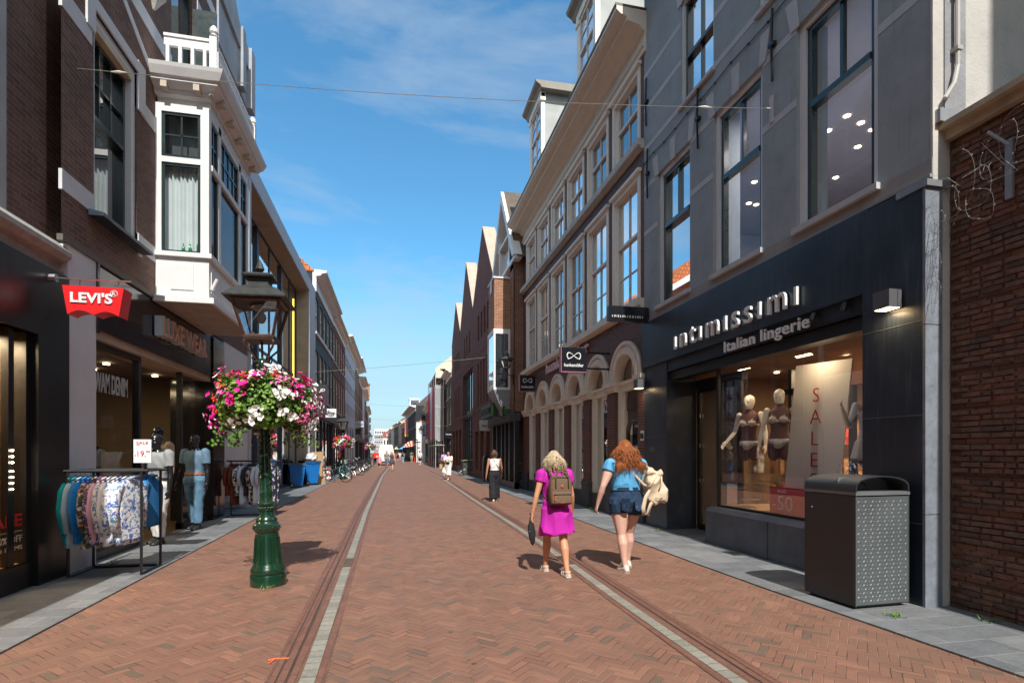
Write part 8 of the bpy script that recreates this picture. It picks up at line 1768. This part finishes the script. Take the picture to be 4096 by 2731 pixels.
t, f = person('food courier in a yellow cap seen from behind, left of the van', (-2.35, 66), 10, 1.75, male=True, hs=None, tops=(cth('red jacket', (.5, .03, .02)), .48, .8), bottoms=(cth('blue jeans', (.05, .14, .28)), .95, .02), vox=.02); b = MB(); ball(b, (0, 0, .035), .055, .066, .05); b.v = [tuple(f.M @ Vector(p)) for p in b.v]; b.build('cap', cth('yellow cap', (.85, .50, .0)), t)
bg = thing('delivery_box', 'square red delivery backpack with white lettering left of the van', 'backpack', (-2.1, 65.5, .85)); b = MB(); b.box(-2.45, -1.85, 65.3, 65.75, .92, 1.52); b.build('box', mat('red delivery box', (.78, .035, .015), .5), bg); text('box_text', '24', (-2.2, 65.29, 1.02), (1, 0, 0), (0, 0, 1), (0, -1, 0), .2, SIGNW, bg, width=.28, ext=.01, off=.03)
t, f = person('woman with long hair, black backpack and pale wide jeans, far ahead in mid-street', (1.05, 78), 0, 1.72, hairm=HB_, tops=(cth('light blue shirt', (.15, .38, .6)), .5, .6), bottoms=(cth('pale jeans', (.22, .28, .38)), .95, .07), vox=.02)
bg = thing('backpack', 'small black backpack far ahead in mid-street', 'backpack'); b = MB(); ball(b, (0, -.17, 1.22), .15, .09, .24); b.build('bag_body', BKC, bg, smooth=True); place(bg, 1.05, 78)
person('man in a white T-shirt and black shorts walking away near the scaffold', (2.95, 66.3), 0, 1.80, male=True, hairm=HB_, hs='short', tops=(WT, .47, .4), bottoms=(BKC, .42, .03), skin=SKIN2, vox=.02)
person('man in an olive shirt and grey shorts, far ahead on the right', (2.55, 86), 0, 1.80, male=True, hairm=HB_, hs='short', tops=(cth('olive shirt', (.17, .16, .10)), .48, .4), bottoms=(cth('grey shorts', (.35, .34, .32)), .5, .03), vox=.022)
person('woman in a red top and denim shorts right of the van', (.05, 92), 0, 1.66, hairm=HD_, tops=(cth('red top', (.6, .06, .04)), .55, .1), bottoms=(cth('mid jeans', (.07, .12, .2)), .3, .02), vox=.022)
person('person in a white shirt behind the van, in the crowd', (.5, 104), 0, 1.76, male=True, hairm=HB_, hs='short', tops=(WT, .47, .4), bottoms=(BKC, .5, .02), vox=.025)
person('person in cream summer clothes in the distant crowd', (.95, 108), 180, 1.66, hairm=HB_, tops=(OW, .5, .3), bottoms=(cth('sand trousers', (.55, .38, .22)), .9, .03), vox=.025)
person('blonde woman in a white blouse in the distant crowd', (1.5, 112), 180, 1.68, hairm=HL_, tops=(WT, .5, .5), bottoms=(cth('pale jeans', (.22, .28, .38)), .95, .03), vox=.025)
person('man in a white T-shirt under the blue parasol', (2.05, 100), 0, 1.82, male=True, hairm=HD_, hs='short', tops=(WT, .47, .4), bottoms=(cth('grey shorts', (.35, .34, .32)), .5, .02), vox=.025)
person('person in black beside the striped awning', (3.0, 97), 40, 1.74, hairm=HD_, tops=(BKC, .5, .6), bottoms=(BKC, .95, .02), vox=.025)
person('person with a red hat near the striped awning', (3.05, 103), 180, 1.70, hairm=HD_, tops=(cth('brown jacket', (.2, .1, .06)), .5, .6), bottoms=(BKC, .95, .02), vox=.025)
# ---------------------------------------------------------------- van and parasols
VW = mat('white van paint', (.80, .80, .79), .3, .02, 2, coat=.4)
vt = thing('delivery_van', 'tall white delivery van seen from behind, parked at the left far down the street', 'van', (-1.05, 68.5, 0)); x0, x1, y0 = -2.03, -.07, 67.0
b = MB(); sec = lambda y, zt, i_=.0: [(x0+i_, y, .42), (x0+i_, y, 1.3), (x0+.06+i_, y, 1.75), (x0+.20+i_, y, zt-.08), (x0+.32+i_, y, zt), (x1-.32-i_, y, zt), (x1-.20-i_, y, zt-.08), (x1-.06-i_, y, 1.75), (x1-i_, y, 1.3), (x1-i_, y, .42)]
b.rings([sec(y0, 2.50, .02), sec(y0+.1, 2.53), sec(y0+3.8, 2.55), sec(y0+4.4, 2.0), sec(y0+4.9, 1.3)]); b.build('body', VW, vt, smooth=40)
b = MB(); b.box(x0+.25, x1-.25, y0+.004, y0+.012, .52, .53); b.box(-1.056, -1.044, y0+.0, y0+.016, .5, 2.35)
for z in (.9, 1.9): b.box(x0+.02, x0+.08, y0-.005, y0+.02, z, z+.1); b.box(x1-.08, x1-.02, y0-.005, y0+.02, z, z+.1)
b.build('door_seams', mat('grey seam', (.25, .25, .25), .6), vt)
for sd in (0, 1): b = MB(); xx = x0+.03 if not sd else x1-.14; b.box(xx, xx+.11, y0-.012, y0+.03, .75, 1.3); b.build('tail_light', mat('red tail lamp', (.5, .02, .01), .3), vt)
b = MB(); b.box(x0+.05, x1-.05, y0-.08, y0+.05, .36, .52); b.build('bumper', BLACKM, vt); b = MB(); b.box(-1.3, -.8, y0-.012, y0, .78, .89); b.build('number_plate', mat('yellow number plate', (.7, .5, .03), .4), vt)
for y in (y0+.8, y0+3.9):
    for xx in (x0+.02, x1-.24): b = MB(); b.rings([[(xx+w_, y+.34*math.cos(a), .34+.34*math.sin(a)) for a in [2*math.pi*q/18 for q in range(18)]] for w_ in (0, .22)]); b.build('wheel', RUB, vt)
def parasol(lab, loc, r, m):
    t = thing('parasol', lab, 'parasol', loc); x, y, z = loc; b = MB(); b.lathe([(r, 2.12), (r*.98, 2.22), (r*.45, 2.45), (.05, 2.6), (.01, 2.66)], loc, 8); b.build('canopy', m, t); b = MB(); b.tube([(x, y, 0), (x, y, 2.6)], .025, 6); b.build('pole', STEEL, t)
parasol('blue parasol over the terrace beyond the striped awning', (1.35, 99, 0), .75, cth('blue canvas', (.12, .30, .55))); parasol('pale green parasol right of the van', (.25, 103, 0), .45, cth('pale green canvas', (.42, .50, .25)))
# ---------------------------------------------------------------- mannequins outside and inside the clothes shop
BLKM = mat('black mannequin gloss', (.012, .012, .014), .25, .1, obj=True); WTM = mat('white mannequin', (.86, .84, .80), .35, .03, obj=True, spec=.5)
def dummy(lab, loc, rz, H, tops, bottoms, shoes=BLACKM, skin=BLKM, arms=((4, 10, 10), (4, 10, 14)), legs=((3, 2), (-4, 3)), belt=None, cat='mannequin'):
    t = thing('mannequin', lab, cat); f = Fig(H, legs, arms, 1.0, True); skin_body(f, skin, t, .012); 
    if tops: top(f, tops[0], t, hem=tops[1], sl=tops[2], off=.013, voxel=.012, folds=.012)
    if bottoms: legwear(f, bottoms, t, frac=.95, off=.012, flare=.016, waist=.59, voxel=.012, folds=.014)
    if belt: b = MB(); b.rings([f.torso_rings(.575, .595, .030)[i] for i in (0, 16)], caps=False); b.build('belt', belt, t)
    for i in (0, 1): foot(f, i, t, 'shoe', shoes, shoes)
    return place(t, loc[0], loc[1], rz, loc[2] if len(loc) > 2 else .02), f
dummy('black mannequin in white T-shirt and white jeans outside the clothes shop', (-4.02, 10.4), 160, 1.92, (cth('white tee', (.30, .31, .31)), .56, .32), cth('white jeans', (.66, .64, .60)), belt=BLACKM)
dummy('black mannequin in pale blue polo shirt and light jeans with a brown belt', (-4.02, 12.2), 165, 1.96, (cth('pale blue polo', (.11, .19, .27)), .58, .34), cth('light wash jeans', (.10, .20, .30)), belt=LEA)
dummy('black mannequin in a sand-coloured jacket in the shop entrance', (-4.42, 11.5, .14), 160, 1.96, (cth('sand jacket', (.42, .33, .22)), .52, .85), cth('sand trousers', (.55, .38, .22)))
dummy('black mannequin in a dark suit with white collar inside the window', (-4.72, 9.6, .14), 150, 1.84, (cth('black suit', (.015, .016, .02)), .48, .95), cth('black suit', (.015, .016, .02)))
b = MB(); T_ = lambda x, y, z: (-4.72+.09+x, 9.47+y, 1.46+z)
b.T = T_; b.poly([(-.05, -.02, .14), (.0, -.03, -.05), (.05, -.02, .14), (.02, -.01, .16), (-.02, -.01, .16)]); tag(b.build('shirt_collar', SIGNW), 'white shirt collar on the dark suit in the clothes shop window', 'shirt')
# lingerie mannequins: cut at the thigh on thin stands
DKT = mat('dark mauve fabric torso', (.16, .085, .085), .7, .05, obj=True); LACE = pattern('white lace', (.72, .70, .68), [(.45, .40, .42)], 60, .55)
def bust(lab, x, y, z, rz, arms, yaw, third=False):
    t = thing('mannequin', lab, 'mannequin'); H = 1.78; f = Fig(H, ((0, 0), (0, 0)), arms, .92, False, yaw)
    b = MB(); b.rings(f.torso_rings(.47, .85))
    for sd in (-1, 1): c = f.tp(Vector((sd*.042*H, .048*H, .725*H))); ball(b, c, .036*H, .032*H, .034*H)
    limb(b, [tuple(f.tp(Vector((0, 0, .80*H)))), tuple(f.tp(Vector((0, .006*H, .885*H))))], [.026*H, .022*H])
    for i in (0, 1): h = f.hip[i]; limb(b, [h, h+Vector((0, 0, -.10*H))], [.055*H, .050*H], 12)
    fuse(b, 'torso', DKT, t, .010, 2)
    g = MB(); hc = f.headc(); M = Matrix.Translation(hc) @ Matrix.Rotation(R(yaw), 4, 'Z') @ Matrix.Scale(H, 4); f.M = M
    hb = MB(); hb.rings([ell(0, .004, -.072, .022, .024, 14), ell(0, .010, -.062, .032, .036, 14), ell(0, .006, -.042, .038, .046, 14), ell(0, 0, -.018, .043, .053, 14), ell(0, -.003, .008, .0455, .057, 14), ell(0, -.004, .032, .043, .054, 14), ell(0, -.004, .052, .033, .042, 14), ell(0, -.004, .068, .004, .004, 14)]); ball(hb, (0, .056, -.018), .007, .012, .018, 8); ball(hb, (0, .0515, -.038), .012, .006, .006, 8)
    for sd in (-1, 1): ball(hb, (sd*.02, .047, .008), .011, .007, .004, 8); ball(hb, (sd*.022, .046, -.004), .009, .006, .004, 8)
    g.v = [tuple(M @ Vector(p)) for p in hb.v]; g.f = hb.f; g.m = hb.m; fuse(g, 'head', WTM, t, .006, 1)
    for i, sd in enumerate((-1, 1)): a = MB(); S_, e, w_ = f.sh[i], f.elb[i], f.wri[i]; limb(a, [S_, S_.lerp(e, .5), e, e.lerp(w_, .3), w_], [.048, .040, .033, .035, .024]); hand(a, w_, f.hd[i], sd, H, .25); fuse(a, 'arm', WTM, t, .008, 1)
    br = MB()
    for sd in (-1, 1): c = f.tp(Vector((sd*.042*H, .050*H, .722*H))); ball(br, c, .038*H, .036*H, .032*H); br.tube([c+Vector((sd*.01, .03, .05)), f.tp(Vector((sd*.065*H, .03*H, .80*H))), f.tp(Vector((sd*.065*H, -.02*H, .808*H))), f.tp(Vector((sd*.05*H, -.05*H, .75*H)))], .006, 5)
    rr = f.torso_rings(.70, .715, .008); br.rings([rr[0], rr[16]]); fuse(br, 'lace_bra', LACE, t, .009, 1)
    if not third: br = MB(); rr = f.torso_rings(.50, .555, .008); br.rings([[(x, y_, z_-(.05 if abs(x) < .07 else -.03)*(1-q)) for x, y_, z_ in rr[i]] for i, q in ((0, 0), (16, 1))]); br.build('lace_briefs', LACE, t, smooth=True)
    else: gown(f, LACE, t, hem=.42, neck=.70, off=.02, flare=.05, sl=0, voxel=.014, name='slip')
    st_ = MB(); st_.tube([(0, 0, -z+.70 if False else .0), (0, 0, .80)], .012, 6); st_.lathe([(.16, 0), (.16, .012), (.02, .02)], (0, 0, -.0), 16); st_.build('stand', STEEL, t)
    return place(t, x, y, rz, z)
bust('left of the two lingerie mannequins, head turned towards the street', 5.86, 8.02, .80, 118, ((8, 18, 20), (-14, 22, 60)), -10)
bust('second lingerie mannequin, in profile beside the tall SALE banner', 5.86, 7.30, .82, 128, ((2, 14, 10), (4, 12, 8)), 25)
bust('lingerie mannequin in a dotted slip half hidden by the right pillar', 5.86, 5.62, .76, 125, ((10, 18, 30), (30, 10, 110)), 20, True)
sb = thing('sale_banner', 'tall cream banner with red letters SALE standing in the lingerie window', 'banner'); b = MB(); P = [(5.92, 7.02, 2.90), (6.0, 6.08, 2.86), (5.93, 6.28, .70), (5.86, 7.24, .70)]; b.rings([P, [(x+.02, y, z) for x, y, z in P]]); b.build('board', mat('cream banner board', (.74, .74, .73), .7, .03, 1), sb)
for ch, zz in zip('SALES', (2.34, 2.03, 1.72, 1.41, 1.12)): text('banner_text', ch, (5.90-.0, 6.60+.04*(2.34-zz), zz+.08), (.09, -1, 0), uy, (-1, -.09, 0), .20, mat('dark red print', (.42, .02, .02), .6), sb, ext=.006, center=True, off=-.012)
sc_ = thing('discount_card', 'red card with large thin white figures, low in the lingerie window', 'card'); b = MB(FR(5.62)); b.box(6.45, 7.22, .66, 1.08, -.01, .0); b.build('card', mat('red card', (.75, .02, .02), .5), sc_); text('card_text', 'ALLES', (5.615, 7.05, 1.0), (0, -1, 0), uy, nx, .045, SIGNW, sc_, width=.19, ext=.004); text('card_text', '-50', (5.615, 7.15, .74), (0, -1, 0), uy, nx, .21, SIGNW, sc_, width=.42, ext=.004, off=-.02)
text('window_lettering', 'ıntımıssımı', (5.62, 8.2, .69), (0, -1, 0), uy, nx, .06, GHO, gb, width=.7, ext=.003, spacing=1.3)
